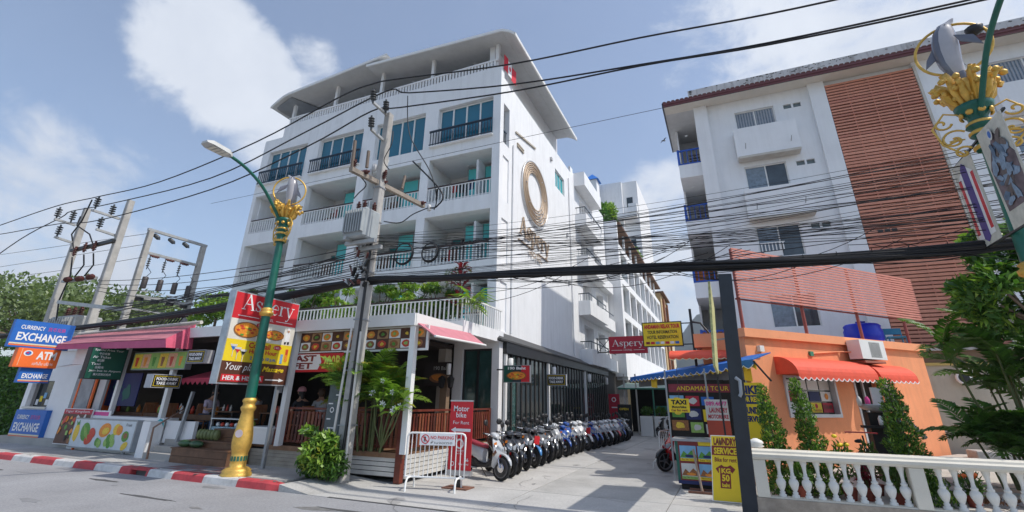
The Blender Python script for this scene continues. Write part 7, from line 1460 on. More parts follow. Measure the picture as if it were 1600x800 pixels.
# ---------------------------------------------------------------- wires: every wire hangs between its own two supports
def sag(a, c, s, n=14): a, c = Vector(a), Vector(c); return [a.lerp(c, i/n)-Vector((0,0,4*s*(i/n)*(1-i/n))) for i in range(n+1)]
def cable(pts, r, label, group, name='power_line'): b = MB(); b.tube(pts, r, 6, caps=False); return tag(b.build(name, cablem), label, 'cable', group)
def smooth(pts, k=5):
    pts = [Vector(p) for p in pts]; o = []
    for i in range(len(pts)-1):
        p0 = pts[max(i-1,0)]; p1, p2 = pts[i], pts[i+1]; p3 = pts[min(i+2,len(pts)-1)]
        for j in range(k):
            t = j/k; o.append(0.5*((2*p1)+(p2-p0)*t+(2*p0-5*p1+4*p2-p3)*t*t+(-p0+3*p1-3*p2+p3)*t**3))
    return o+[pts[-1]]
cable(smooth([(-37.505, 10.300, 9.696), (-33.198, 10.200, 9.826), (-27.607, 10.000, 9.952), (-24.160, 9.900, 9.804), (-19.353, 9.700, 9.593), (-13.679, 9.300, 9.897), (-9.977, 9.100, 10.576), (-8.582, 9.000, 10.609), (-7.592, 9.000, 10.503), (-4.016, 9.000, 9.904), (-0.790, 9.000, 9.632), (1.798, 9.000, 9.348), (4.135, 9.000, 9.201)]), .022, 'highest of the three thick power lines crossing the sky', 'three thick power lines')
cable(smooth([(-35.067, 10.300, 7.058), (-30.757, 10.300, 8.764), (-27.313, 10.200, 9.406), (-26.030, 10.000, 9.459), (-22.524, 9.800, 9.205), (-15.906, 9.500, 9.037), (-11.209, 9.200, 9.691), (-8.076, 9.000, 10.190), (-7.189, 9.000, 9.897), (-4.007, 9.000, 9.261), (-0.853, 9.000, 8.888), (1.680, 9.000, 8.636), (4.710, 9.000, 8.514), (6.366, 9.000, 8.514)]), .022, 'middle one of the three thick power lines', 'three thick power lines')
cable(smooth([(-37.505, 10.300, 9.696), (-32.759, 10.200, 9.283), (-26.840, 10.000, 8.956), (-23.237, 9.900, 8.599), (-15.896, 9.600, 8.627), (-11.195, 9.300, 9.183), (-8.597, 9.100, 9.701), (-7.468, 9.000, 9.476), (-4.004, 9.000, 9.046), (-0.856, 9.000, 8.854), (1.672, 9.000, 8.590), (4.692, 9.000, 8.446), (6.339, 9.000, 8.427)]), .022, 'lowest of the three thick power lines', 'three thick power lines')
cable([(-40.532, 13.000, 9.831), (-23.655, 12.000, 8.742)], .012, 'thin upper wire from the far left to the gantry', 'thin wires on the left'); cable([(-39.846, 13.000, 8.983), (-23.638, 12.000, 8.213)], .012, 'thin middle wire from the far left to the gantry', 'thin wires on the left')
cable(sag((-40.849, 13.000, 8.311), (-23.477, 12.000, 7.588), .1), .012, 'thin lower wire from the far left to the gantry', 'thin wires on the left'); cable(sag((-15.686, 9.600, 8.051), (6.086, 9.000, 7.627), .0), .006, 'hair-thin wire under the three power lines', 'thin wires on the left')
for k, (px0, d) in enumerate(((0,0),(1,.3),(2,.6),(3,.9))): cable(sag((-24.0,10.9,6.3-d*.45), (-8.2,9.35,5.6-d*.6), .25+.1*k), .012, 'thin wire running from the twin poles to the main pole', 'low wires left of the main pole')
cable(smooth([(-6.837, 9.000, 7.635), (-5.873, 9.000, 6.583), (-5.972, 9.000, 6.220), (-6.173, 9.000, 6.200)]+[]), .02, 'black jumper cable looping down from the upper line right of the pole', 'jumper cables', 'jumper_cable')
cable(smooth([(-7.244, 9.000, 9.804), (-7.034, 9.000, 8.498), (-6.265, 9.000, 7.224), (-6.008, 9.000, 6.432), (-6.056, 9.000, 6.131)]), .014, 'long black drop cable hanging from the middle line', 'jumper cables', 'jumper_cable')
cable(smooth([(-8.200, 8.418, 7.318), (-8.497, 9.200, 7.345), (-8.632, 9.100, 7.052), (-8.669, 9.000, 6.864)]), .016, 'short black lead entering the transformer top', 'jumper cables', 'jumper_cable'); cable(smooth([(-7.801, 9.300, 6.177), (-7.118, 9.100, 5.976), (-6.673, 9.000, 6.103), (-6.249, 9.000, 6.211)]), .014, 'curved black lead under the main crossarm', 'jumper cables', 'jumper_cable')
cable(smooth([(-7.869, 9.300, 8.966), (-7.774, 9.200, 8.470), (-7.975, 9.200, 8.003), (-7.755, 9.200, 7.661)]), .014, 'short curved lead beside the pole top', 'jumper cables', 'jumper_cable')
rg = random.Random(77)
for i in range(38):
    z0 = 4.62+rg.random()**1.3*1.2; z1 = 4.25+(i/38)*1.75+rg.uniform(-.06,.06)
    cable(sag((-8.15,9.3+rg.uniform(-.1,.1),z0), (6.8,8.9+rg.uniform(0,.6),z1), rg.uniform(.12,.40)), rg.choice((.004,.005,.007)), 'thin telephone wire strung from the main pole to the right above the black bundle', 'telephone wires to the right', 'telephone_wire')
for i in range(14): cable(sag((-8.2,9.3,5.5-i*.07), (-22+rg.uniform(-1,3),10.2,4.1+rg.uniform(0,1.0)), rg.uniform(.0,.2)), rg.choice((.008,.010,.014)), 'black wire fanning out from the main pole down to the left', 'wires fanning left of the main pole', 'telephone_wire')
for i in range(20):
    a = rg.uniform(-7.5,3.5); L_ = rg.uniform(2.5,5.5); cable(sag((a,9.3,4.35), (a+L_,9.3,4.3+rg.uniform(-.2,.5)), rg.uniform(.1,.55)), .006, 'loose thin wire drooping under the black bundle', 'loose wires under the bundle', 'telephone_wire')
bun = thing('cable_bundle', 'thick black sagging bundle of telephone cables crossing the whole street front', 'cable bundle', (-8.2,9.35,4.6))
path = smooth([(-30,9.9,4.0), (-26.3,9.8,4.03), (-20,9.6,4.09), (-16.65,9.5,4.17), (-11.1,9.38,4.42), (-8.23,9.33,4.60), (-6.2,9.33,4.50), (-4.1,9.33,4.42), (-1.3,9.33,4.28), (0.96,9.33,4.17), (2.84,9.33,4.12), (4.44,9.33,4.14), (8,9.33,4.2)], 6)
for i in range(34):
    ph = rg.uniform(0,6.28); rr = rg.random()**.6*.105; fq = rg.uniform(.3,.9); pts = []
    for k, p in enumerate(path):
        a = ph+k*fq*.15; w = .55+.45*sin(k*.21+ph) if i > 28 else 1; sagz = -.10*abs(sin(k*.33+ph)) if i > 27 else 0; pts.append(p+Vector((0,rr*cos(a)*w,rr*sin(a)*w*.75+sagz)))
    b = MB(); b.tube(pts, rg.choice((.014,.02,.026,.03)) if i <= 27 else .009, 6, caps=False); b.build('cable', cablem, bun)
for k in range(26):
    x = -7.5+k*.5; b = MB(); z = 4.6-.34*min(1,(x+8.2)/9.5); b.box(x,x+.03,9.20,9.46,z-.16,z+.1) if False else b.tube([(x,9.24,z-.02),(x+.02,9.28,z-.12),(x+.04,9.38,z-.12),(x+.05,9.42,z)], .006, 5); b.build('tie', cablem, bun)
for (c3, r3, lb3) in (((-6.997, 9.200, 5.175),.26,'left coiled loop of black cable hanging right of the pole'), ((-6.223, 9.200, 5.123),.22,'right coiled loop of black cable hanging beside the left coil')):
    t = thing('cable_coil', lb3, 'cable coil', c3); 
    for q in range(3): b = MB(); b.tube([(c3[0]+(r3+.012*q)*cos(a), c3[1]+.015*q, c3[2]+(r3+.012*q)*sin(a)) for a in [2*pi*k/24 for k in range(25)]], .014, 6, caps=False); b.build('loop', cablem, t)
cl = thing('cable_clutter', 'tangle of black splice boxes and cable ties around the main pole at bundle height', 'cable joint', (-8.2,9.2,4.9))
for k in range(22):
    z = rg.uniform(4.3,5.6); b = MB(); x = -8.25+rg.uniform(-.25,.22); y = 9.1+rg.uniform(-.08,.05); b.bar((x,y,z),(x+rg.uniform(-.15,.15),y-.05,z+rg.uniform(.05,.2)),rg.uniform(.03,.07)); b.build('splice', rg.choice((cablem,black,greymetal,MATS['insulator_brown'])), cl)

# ================================================================ ornate lamp posts with dolphins
goldd = mat('gold_paint_dark', (0.62,0.36,0.06), 0.4, 0.2, 8, 0.2, 30, metal=0.45); dolg = mat('dolphin_grey', (0.13,0.135,0.17), 0.25, 0.15, 4, coat=0.4); dolw = mat('dolphin_belly', (0.42,0.40,0.41), 0.3, 0.1, coat=0.4)
def spiral(c, ex, ez, r0, turns, n=26, a0=0.0, grow=0.12):
    c, ex, ez = Vector(c), Vector(ex), Vector(ez); return [tuple(c+ex*(r0*(grow+(1-grow)*k/n)*cos(a0+turns*2*pi*k/n))+ez*(r0*(grow+(1-grow)*k/n)*sin(a0+turns*2*pi*k/n))) for k in range(n+1)]
def ornate_lamp(x, y, z0, label, R_, K, ZR, RR, SD, tilt):
    t = local_thing('ornate_lamp_post', label, 'lamp post', (x,y,z0), 'gold and green dolphin lamp posts'); t.rotation_euler = (0, tilt, 0)
    MB().lathe([(0.323,0.00),(0.323,0.05),(0.294,0.08),(0.304,0.12),(0.232,0.17),(0.172,0.19),(0.168,0.28),(0.172,0.30),(0.172,0.42),(0.163,0.44),(0.181,0.50),(0.202,0.58),(0.215,0.70),(0.206,0.85),(0.172,1.05),(0.146,1.22),(0.133,1.34),(0.163,1.39),(0.168,1.44),(0.133,1.48),(0.129,1.53),(0.155,1.56),(0.155,1.60),(0.120,1.64)], 26).build('base', gold, t)
    b = MB()
    for k in range(16): a = 2*pi*k/16; b.add([(.176*cos(a+q[0]),.176*sin(a+q[0]),q[1]) for q in ((-.14,.31),(.14,.31),(.14,.41),(-.14,.41))], [(0,1,2,3)])
    b.build('mosaic_band', mat('mosaic_green',(0.03,0.16,0.10),.3,.5,30), t)
    MB().lathe([(.118,1.62),(.105,3.6),(.088,5.55)], 24).build('pole', green, t); MB().lathe([(.10,3.56),(.16,3.60),(.17,3.66),(.12,3.70),(.15,3.74),(.10,3.78)], 20).build('collar', gold, t)
    MB().lathe([(.15,5.55),(.17,5.6),(.12,5.68),(.12,5.80),(.17,5.84),(.12,5.92),(.13,5.98),(.19,6.02),(.13,6.08),(.13,6.2),(.24,6.36),(.26,6.44),(.22,6.46)], 20).build('capital', green, t)
    for z in (5.58, 5.86, 6.04): MB().lathe([(.14,z-.03),(.18,z),(.18,z+.04),(.14,z+.07)], 20).build('gold_band', gold, t)
    for k in range(8):                                 # medallions on the capital
        a = 2*pi*k/8; o = MB().lathe([(.01,-.03),(.055,-.02),(.05,.0),(.02,.015)], 8, (0,0,0), 'x').build('medallion', gold, t); o.location = (.20*cos(a), .20*sin(a), 6.26); o.rotation_euler = (0, .3, a)
    MB().lathe([(.17,6.42),(.19,6.5),(.24,6.62),(.30,6.8),(.26,6.92),(.1,7.0)], 18).build('crown_bowl', gold, t)
    rr = random.Random(int(x*10)+5)
    for k in range(12):                                # curling acanthus leaves
        a = 2*pi*k/12+rr.uniform(-.08,.08); ex = Vector((cos(a),sin(a),0)); h = .60 if k % 2 else .40; pts = [ex*.17+Vector((0,0,6.45)), ex*.25+Vector((0,0,6.45+h*.4)), ex*.30+Vector((0,0,6.45+h*.85)), ex*.37+Vector((0,0,6.45+h*1.02)), ex*.44+Vector((0,0,6.45+h*.92)), ex*.40+Vector((0,0,6.45+h*.78))]
        MB().tube(pts, [.03,.06,.055,.04,.035,.03], 7, flat=1.6).build('acanthus_leaf', gold if k % 3 else goldd, t)
        for q in range(3): p = ex*(.24+q*.10)+Vector((rr.uniform(-.06,.06),rr.uniform(-.06,.06),6.6+q*.14)); MB().lathe([(.01,-.05),(.05,-.03),(.055,.02),(.02,.06)], 7, tuple(p)).build('gold_bud', gold, t)
    for s in (-1,1):                                   # open scrolls hanging either side of the neck
        ex = Vector((s*.95,-.25*s,0)); 
        for (cx, cz, r, a0, tn) in ((.36,5.86,.20,1.2,1.2),(.46,6.22,.13,4.0,-1.1),(.30,5.58,.13,2.0,1.1)):
            MB().tube(spiral(ex*cx+Vector((0,0,cz)), ex, (0,0,1), r, tn, a0=a0), .020, 6).build('scroll', gold, t)
        MB().tube([tuple(ex*.14+Vector((0,0,6.3))), tuple(ex*.40+Vector((0,0,6.42))), tuple(ex*.60+Vector((0,0,6.15))), tuple(ex*.52+Vector((0,0,5.8))), tuple(ex*.28+Vector((0,0,5.52)))], .018, 6).build('scroll', gold, t)
        for q in range(5): a = .5+q*.45; MB().tube([tuple(ex*.34+Vector((0,0,5.84))), tuple(ex*(.34+.20*cos(a)*.8)+Vector((0,0,5.84+.2*sin(a)-.16)))], [.028,.012], 6).build('scroll_leaf', gold, t)
    for o in t.children:
        if o.type == 'MESH' and o.name.split('.')[0] in ('capital','gold_band','medallion','crown_bowl','acanthus_leaf','gold_bud','scroll','scroll_leaf'): o.scale = (min(1,.5+K*.5),)*2+(K,); o.location.z = 5.5-5.5*K if o.name.split('.')[0] != 'medallion' else 5.5+(o.location.z-5.5)*K
    # ring and leaping dolphin
    R_ = Vector(R_).normalized(); c = Vector((0,0,ZR)); MB().tube([tuple(c+R_*RR*cos(2*pi*k/36)+Vector((0,0,RR*sin(2*pi*k/36)))) for k in range(37)], .022, 8, caps=False).build('ring', gold, t)
    sp = [(-.10,7.93,.012),(-.075,7.90,.03),(-.04,7.87,.04),(.0,7.83,.085),(.03,7.74,.115),(.05,7.60,.135),(.06,7.45,.135),(.06,7.28,.115),(.03,7.10,.08),(-.02,6.95,.045),(-.07,6.86,.028)]
    sp = [(a*SD, ZR-.62*SD+(z-6.86)*SD, r*SD) for a, z, r in sp]; rs = []; fw_ = R_.cross(Vector((0,0,1)))
    if fw_.y > 0: fw_ = -fw_
    for i, (px_, pz_, r) in enumerate(sp):
        q = sp[min(i+1,len(sp)-1)]; w = sp[max(i-1,0)]; d = Vector((0,0,0))+R_*(q[0]-w[0])+Vector((0,0,q[1]-w[1])); d.normalize(); n1 = fw_; n2 = d.cross(n1); p = R_*px_+Vector((0,0,pz_)); rs.append([tuple(p+(n1*cos(2*pi*k/14)*.85+n2*sin(2*pi*k/14))*r) for k in range(14)])
    b = MB(); b.loft(rs); body = b.build('dolphin', dolg, t); me = body.data; me.materials.append(dolw)
    belly = (-R_*.8+fw_*.55).normalized()
    for p in me.polygons:
        if Vector(p.normal).dot(belly) > .35 and ZR-.45 < p.center.z < ZR+.5*SD: p.material_index = 1
    def fin(pts, nm='fin'):
        v = [R_*a*SD+fw_*c_*SD+Vector((0,0,ZR-.62*SD+(e-6.86)*SD)) for a, e, c_ in pts]; off = fw_*.012; b = MB(); k = len(v); b.add([q-off for q in v]+[q+off for q in v], [tuple(range(k))[::-1], tuple(range(k,2*k))]+[(i,(i+1) % k,k+(i+1) % k,k+i) for i in range(k)]); return b.build(nm, dolg, body)
    fin([(.16,7.60,0),(.27,7.42,0),(.30,7.30,0),(.17,7.40,0)]); fin([(-.04,7.62,.10),(-.20,7.50,.16),(-.25,7.32,.18),(-.08,7.50,.10)], 'flipper'); fin([(.10,7.58,-.10),(-.05,7.42,-.2),(-.1,7.3,-.2),(.02,7.48,-.1)], 'flipper'); fin([(-.05,6.90,0),(-.22,6.84,0),(-.24,6.78,0),(-.08,6.82,0),(.06,6.74,0),(.08,6.80,0),(-.02,6.88,0)], 'tail_fluke')
    MB().lathe([(.006,-.01),(.016,0),(.006,.01)], 8, tuple(Vector((0,0,ZR+.35*SD))+fw_*.085)).build('eye', ink, body)
    if True:
        pts = [(0.0,-.08,6.05),(0,-.38,6.40),(0,-.85,6.84),(0,-1.4,7.12),(0,-1.9,7.24)]; MB().tube([tuple(v) for v in smooth(pts, 4)], .04, 8).build('lamp_arm', green, t)
        hd = MB(); hd.loft([[(-.05,-1.85,7.20),(.05,-1.85,7.20),(.05,-1.85,7.28),(-.05,-1.85,7.28)], [(-.15,-1.98,7.20),(.15,-1.98,7.20),(.12,-1.98,7.32),(-.12,-1.98,7.32)], [(-.18,-2.42,7.22),(.18,-2.42,7.22),(.13,-2.42,7.34),(-.13,-2.42,7.34)], [(-.12,-2.55,7.24),(.12,-2.55,7.24),(.08,-2.55,7.30),(-.08,-2.55,7.30)]], False); h = hd.build('lamp_head', mat('lamp_shell',(0.55,0.55,0.53),.5), t)
        for k in range(4): MB().box(-.13,.13,-2.40+k*.11,-2.32+k*.11,7.19,7.20).build('led_panel', mat('led_glass',(0.75,0.72,0.62),.3), h)
    return t
l1 = ornate_lamp(-10.45, 8.5, 0.13, 'gold and green dolphin lamp post in front of the tall red billboard', (.8,.6,0), .74, 7.07, .42, 1.08, -.018)
o = MB().lathe([(.085,0),(.085,.006)], 18, (0,0,0), 'y').build('sticker', mat('sticker_white',(0.7,0.6,0.62),.5), l1); o.location = (.10,-.205,.88); o.rotation_euler = (.15,0,.45)
l2 = ornate_lamp(3.98, 8.6, -0.10, 'gold and green dolphin lamp post at the right edge carrying flag banners', (-.95,.3,0), .86, 7.42, .47, 1.28, .025)
MB().lathe([(.02,-.1),(.10,-.06),(.12,.03),(.04,.08)], 10, (.30,-.1,7.65)).build('camera', black, l2)
def flagb(y0, y1, z0, z1, label, kind):
    t = thing('street_banner', label, 'banner', (4.12,y0,z0), 'banners on the right lamp post'); f = Face((3.95,y1,z0),(0,-1,0),(0,0,1),(-1,0,0),t); W_ = y1-y0; H_ = z1-z0
    f.panel(0,0,W_,H_, mat('banner_beige',(0.60,0.58,0.50),.7,.15,8), 0, .01, 'banner_cloth')
    if kind:
        f.poly([(W_*.12,.12),(W_*.88,.12),(W_*.92,H_*.5),(W_*.88,H_*.80),(W_*.5,H_*.94),(W_*.12,H_*.80),(W_*.08,H_*.5)], signwhite, .004, name='white_field'); f.panel(W_*.12,.2,W_*.24,H_*.80, red, .008, name='red_stripe'); f.panel(W_*.76,.2,W_*.88,H_*.80, red, .008, name='red_stripe'); f.poly([(W_*.36,.1),(W_*.5,.04),(W_*.64,.1),(W_*.64,H_*.9),(W_*.5,H_*.96),(W_*.36,H_*.9)], mat('flag_violet',(0.10,0.07,0.26),.7,.1), .008, name='blue_stripe')
    else:
        f.poly([(W_*.1,.25),(W_*.9,.25),(W_*.95,H_*.6),(W_*.5,H_*.92),(W_*.05,H_*.6)], mat('banner_violet_brown',(0.16,0.12,0.13),.7,.4,6), .004, name='painted_field'); rr = random.Random(4)
        for i in range(34): f.disc(W_*.5+rr.gauss(0,.10), rr.uniform(.35,H_*.8), rr.uniform(.03,.09), rr.uniform(.05,.15), rr.choice((mat('print_slate',(0.10,0.16,0.24),.6,.3,12),mat('print_mist',(0.22,0.30,0.40),.6,.3,12),mat('print_umber',(0.14,0.11,0.10),.6,.3,12))), .008+.0005*i, 9, rr.uniform(0,3), jag=.4)
        f.disc(W_*.5,H_*.88,.06,.09, whtprint, .03, 12); f.disc(W_*.5,H_*.88,.035,.055, blue, .034, 12)

    return t
flagb(8.76,9.42,4.10,5.52,'blue, white and red flag banner hung beside the right lamp post',1)
flagb(7.70,8.42,4.10,5.62,'painted blue and brown banner on the right lamp post',0)
for (y_, z_) in ((9.4,5.72),(9.4,4.2),(8.3,5.74),(8.3,4.1)): pass
for za, zb in ((5.64,5.54),(4.09,4.09)): b = MB(); b.bar((-.12,-.9,za+.1),(-.12,.85,zb+.1),.03); b.build('banner_arm', black, l2)
# bird in the sky
bird = local_thing('bird', 'small dark bird flying beside the apartment eave', 'bird', (-1.816, 30.000, 18.628), rz=.6)
MB().loft([lring(-.16,.01,.01,0), lring(-.05,.045,.04,0), lring(.08,.04,.035,.01), lring(.15,.012,.012,.02)]).build('body', black, bird)
for s in (-1,1): MB().add([(.04,0,.02),(.06,s*.25,.10),(-.02,s*.42,.04),(-.06,s*.2,.06),(-.04,0,.02)], [(0,1,2,3,4)]).build('wing', black, bird)

# ================================================================ plants
lf_dark = leafmat('leaf_dark', (0.045,0.12,0.025), (0.10,0.23,0.04)); lf_mid = leafmat('leaf_mid', (0.08,0.18,0.03), (0.15,0.28,0.045)); lf_lite = leafmat('leaf_light', (0.15,0.30,0.04), (0.30,0.44,0.07)); lf_tree = leafmat('leaf_tree', (0.11,0.16,0.055), (0.20,0.26,0.11)); lf_yel = leafmat('leaf_yellow', (0.22,0.28,0.03), (0.35,0.32,0.05)); lf_red = leafmat('leaf_crimson', (0.10,0.01,0.02), (0.28,0.015,0.04)); bark = mat('bark', (0.16,0.12,0.09), 0.9, 0.3, 8, 0.4, 30); cane = mat('palm_cane', (0.10,0.12,0.04), 0.6, 0.3, 8)
def trunk(parent, pts, r0, r1, m=bark, n=8, name='trunk'): k = len(pts); return MB().tube(pts, [r0+(r1-r0)*i/(k-1) for i in range(k)], n).build(name, m, parent)
def big_tree(x, y, h, r, label, seed, n=9000, ls=.5, m=None, zt=None):
    rr = random.Random(seed); t = local_thing('broadleaf_tree', label, 'tree', (x,y,0), 'trees behind the shops at the left'); trunk(t, [(0,0,0),(.2,0,h*.3),(0,.1,h*.55)], .45, .28); cl = []
    for i in range(26):
        a = rr.uniform(0,6.28); d = r*rr.uniform(.1,.95); z = h*(.62+.30*rr.random()*(1.1-d/r)+.06*rr.random()); q = r*rr.uniform(.18,.34); cl.append((d*cos(a), d*sin(a), z, q, q, q*.65))
        if i % 3 == 0: trunk(t, [(0,.1,h*.5),(d*cos(a)*.5,d*sin(a)*.5,h*.6),(d*cos(a),d*sin(a),z)], .16, .05, name='limb', n=6)
    leaves('crown', cl, n, ls, ls*.55, m or lf_tree, t, seed=seed, local=True); return t
big_tree(-63, 25, 13.2, 12.5, 'largest pale green tree behind the blue exchange sign', 3, 12000, .5)
big_tree(-57, 30, 11.8, 7.5, 'pale green tree behind the twin concrete poles', 4, 6500, .5)
big_tree(-92, 45, 14, 15, 'wide darker tree at the far left edge', 5, 9000, .8, lf_mid)
hd = thing('hedge', 'tall clipped green hedge at the far left edge', 'hedge', (-29,11,0)); MB().box(-33.4,-25.1,10.6,13.3,0,3.0).build('core', mat('hedge_core',(0.02,0.05,0.01),.9), hd)
V = []; rr = np.random.default_rng(3); n_ = 15000; pts = np.stack([rr.uniform(-33.6,-24.95,n_), rr.choice([10.48,13.4],n_,p=[.75,.25]), rr.uniform(0,3.25,n_)],1); top = rr.random(n_) < .25; pts[top,1] = rr.uniform(10.6,13.3,top.sum()); pts[top,2] = 3.15; sd_ = rr.random(n_) < .2; pts[sd_,0] = -25.0; pts[sd_,1] = rr.uniform(10.6,13.3,sd_.sum()); pts += rr.normal(0,.07,pts.shape)
t_ = rr.normal(size=(n_,3)); t_ /= np.linalg.norm(t_,axis=1)[:,None]; s_ = np.cross(t_, rr.normal(size=(n_,3))); s_ /= np.linalg.norm(s_,axis=1)[:,None]; V = np.stack([pts-t_*.07,pts+s_*.04,pts+t_*.07,pts-s_*.04],1).reshape(-1,3)
o = bpy.data.objects.new('foliage', fastmesh('foliage', V, np.arange(4*n_).reshape(-1,4), lf_mid)); _link(o, hd)
# bush at the foot of the utility pole
bu = local_thing('leafy_bush', 'bright leafy bush growing at the foot of the utility pole', 'bush', (-8.5,9.05,0.1)); rr = random.Random(9)
for i in range(26): a = rr.uniform(0,6.28); d = rr.uniform(.1,.62); z = rr.uniform(.35,1.0); trunk(bu, [(0,0,0),(d*cos(a)*.5,d*sin(a)*.3,z*.6),(d*cos(a),d*sin(a)*.55,z)], .018, .008, cane, 5, 'stem')
leaves('foliage', [(0,0,.38,.62,.30,.36),(-.35,0,.30,.34,.25,.28),(.38,0,.32,.32,.25,.3),(0,0,.75,.42,.25,.25),(-.42,-.05,.98,.2,.15,.12)], 1500, .17, .06, lf_mid, bu, seed=5, droop=.5, local=True); leaves('light_foliage', [(0,-.1,.5,.6,.3,.38),(.1,-.1,.8,.35,.2,.2),(-.45,-.1,1.0,.2,.15,.12)], 700, .18, .065, lf_lite, bu, seed=6, droop=.4, local=True); leaves('yellow_leaves', [(0,-.15,.5,.6,.25,.4)], 70, .16, .06, lf_yel, bu, seed=8, local=True)
# areca palms and frangipani by the porch
fr_ = [frond_mesh('palm_frond', 1.15, .42, lf_lite, .55, 20, .06, 1), frond_mesh('palm_frond', 1.3, .46, lf_lite, .8, 22, .06, 2), frond_mesh('palm_frond', 1.0, .40, lf_yel, .95, 18, .06, 3)]
frd = [frond_mesh('palm_frond', 1.2, .44, lf_dark, .6, 18, .085, 4), frond_mesh('palm_frond', 1.0, .4, lf_dark, .9, 16, .085, 5)]; frm = frond_mesh('palm_frond', 1.25, .46, lf_mid, .7, 20, .08, 6)
def areca(x, y, z, label, stems, fr, n, seed, group=None, spread=.25, hmax=1.6, sc=1.0):
    t = local_thing('areca_palm', label, 'palm', (x,y,z), group); rr = random.Random(seed)
    for s in range(stems):
        a = rr.uniform(0,6.28); d = rr.uniform(0,spread); h = hmax*rr.uniform(.5,1); bx, by = d*cos(a), d*sin(a); tx_, ty_ = bx*1.8, by*1.8; trunk(t, [(bx,by,0),(bx*1.3,by*1.3,h*.5),(tx_,ty_,h)], .03, .018, cane, 6, 'cane')
        for k in range(n):
            o = put(rr.choice(fr), 'palm_frond', t, (tx_,ty_,h*rr.uniform(.85,1.0)), rot=(rr.uniform(-.25,.25), -rr.uniform(.15,1.05), rr.uniform(0,6.28)), scale=(sc*rr.uniform(.7,1.1),)*3)
    return t
areca(-8.0, 10.04, .62, 'lush bright areca palm clump behind the picket rail beside the utility pole', 12, fr_+[frm], 9, 2, spread=.38, hmax=2.0, sc=.85)
areca(-8.8, 10.02, .62, 'smaller areca palm with yellowing fronds left of the utility pole', 5, fr_, 8, 5, spread=.25, hmax=2.0, sc=.75)
def rosette(parent, c, n, L, w, m, rr, up=.5):         # long leaves radiating from a tip
    for k in range(n):
        a = 2*pi*k/n*2.4+rr.uniform(-.3,.3); e = up+rr.uniform(-.5,.4); d = Vector((cos(a)*cos(e),sin(a)*cos(e),sin(e))); s = d.cross(Vector((0,0,1))).normalized()*w/2; n_ = s.cross(d).normalized(); l = L*rr.uniform(.75,1.1); c0 = Vector(c); mid = c0+d*l*.55+n_*.01; tip = c0+d*l-Vector((0,0,l*.25))
        MB().add([c0,mid-s,tip,mid+s,c0+d*l*.55-Vector((0,0,.012))],[(0,1,4),(1,2,4),(2,3,4),(3,0,4)]).build('leaf', m, parent)
def frangipani(x, y, z, label, tips, L, w, seed, m, flowers=0, group=None, nl=9, name='frangipani'):
    t = local_thing(name, label, 'shrub', (x,y,z), group); rr = random.Random(seed)
    for tp in tips:
        v = Vector(tp); trunk(t, [(0,.05,0),tuple(v*.45+Vector((rr.uniform(-.1,.1),0,-.05))),tuple(v)], .02, .012, cane, 6, 'branch'); rosette(t, tp, nl, L, w, m, rr)
    for k in range(flowers):
        c = Vector(rr.choice(tips))+Vector((rr.uniform(-.1,.1),rr.uniform(-.15,0),rr.uniform(0,.1)))
        fl = MB(); 
        for q in range(5): a = q*1.257; fl.add([c,c+Vector((.05*cos(a-.4),-.01,.05*sin(a-.4))),c+Vector((.075*cos(a),-.02,.075*sin(a))),c+Vector((.05*cos(a+.4),-.01,.05*sin(a+.4)))],[(0,1,2,3)])
        fl.build('flower', signwhite, t)
    return t
frangipani(-7.5, 9.72, .75, 'broad leaved frangipani with white flowers crossing the white porch column', [(-.25,-.1,1.15),(.05,-.15,1.35),(.35,-.15,1.1),(.5,-.1,.85),(.15,-.2,.85),(.62,-.1,1.05),(-.05,-.15,1.05),(.45,-.2,.75)], .38, .13, 4, lf_lite, 9)
# shrubs on the hotel terrace
rr = random.Random(31)
for i, (x, h, lb_) in enumerate(((-17.2,1.25,'sparse frangipani on the terrace, farthest left'),(-15.6,.95,'frangipani on the terrace behind the billboard top'),(-14.0,1.0,'frangipani on the terrace right of the billboard'),(-12.4,1.0,'frangipani on the terrace left of the utility pole'),(-10.6,1.05,'branching frangipani just right of the utility pole on the terrace'),(-9.3,1.15,'thin branched frangipani in the middle of the right terrace'),(-8.2,.9,'frangipani on the terrace left of the crimson plant'))):
    t = local_thing('frangipani', lb_, 'shrub', (x,13.0,3.98), 'shrubs on the hotel terrace')
    tips = []
    for k in range(8): a = rr.uniform(0,6.28); d = rr.uniform(.15,.85); tips.append((d*cos(a)*1.15,d*sin(a)*.6,h*rr.uniform(.6,1.45)))
    for tp in tips: trunk(t, [(0,0,0),(tp[0]*.4,tp[1]*.4,tp[2]*.55),tp], .03, .012, bark, 5, 'branch')
    leaves('crown', [(*q,.26,.22,.14) for q in tips]+[(0,0,h*.55,.8,.4,.35)], 900, .24, .085, lf_lite if i % 2 else lf_mid, t, seed=i, local=True, up=.2); leaves('yellow_leaves', [(*q,.26,.22,.14) for q in tips], 90, .18, .06, lf_yel, t, seed=i+20, local=True)
dr = local_thing('crimson_dracaena', 'crimson leaved plant standing at the right end of the terrace railing', 'plant', (-7.45,12.9,3.98)); trunk(dr, [(0,0,0),(0,0,1.8)], .03, .02)
for k in range(5): rosette(dr, (rr.uniform(-.05,.05),rr.uniform(-.05,.05),.5+k*.32), 12, .66-.04*k, .13, lf_red, rr, .6)
br = local_thing('green_bromeliad', 'bright green spiky plant hanging over the terrace corner railing', 'plant', (-6.98,12.75,4.05))
for k in range(3): rosette(br, (.05*k,-.05*k,.40+k*.12), 16, .85, .13, lf_lite, rr, .4)
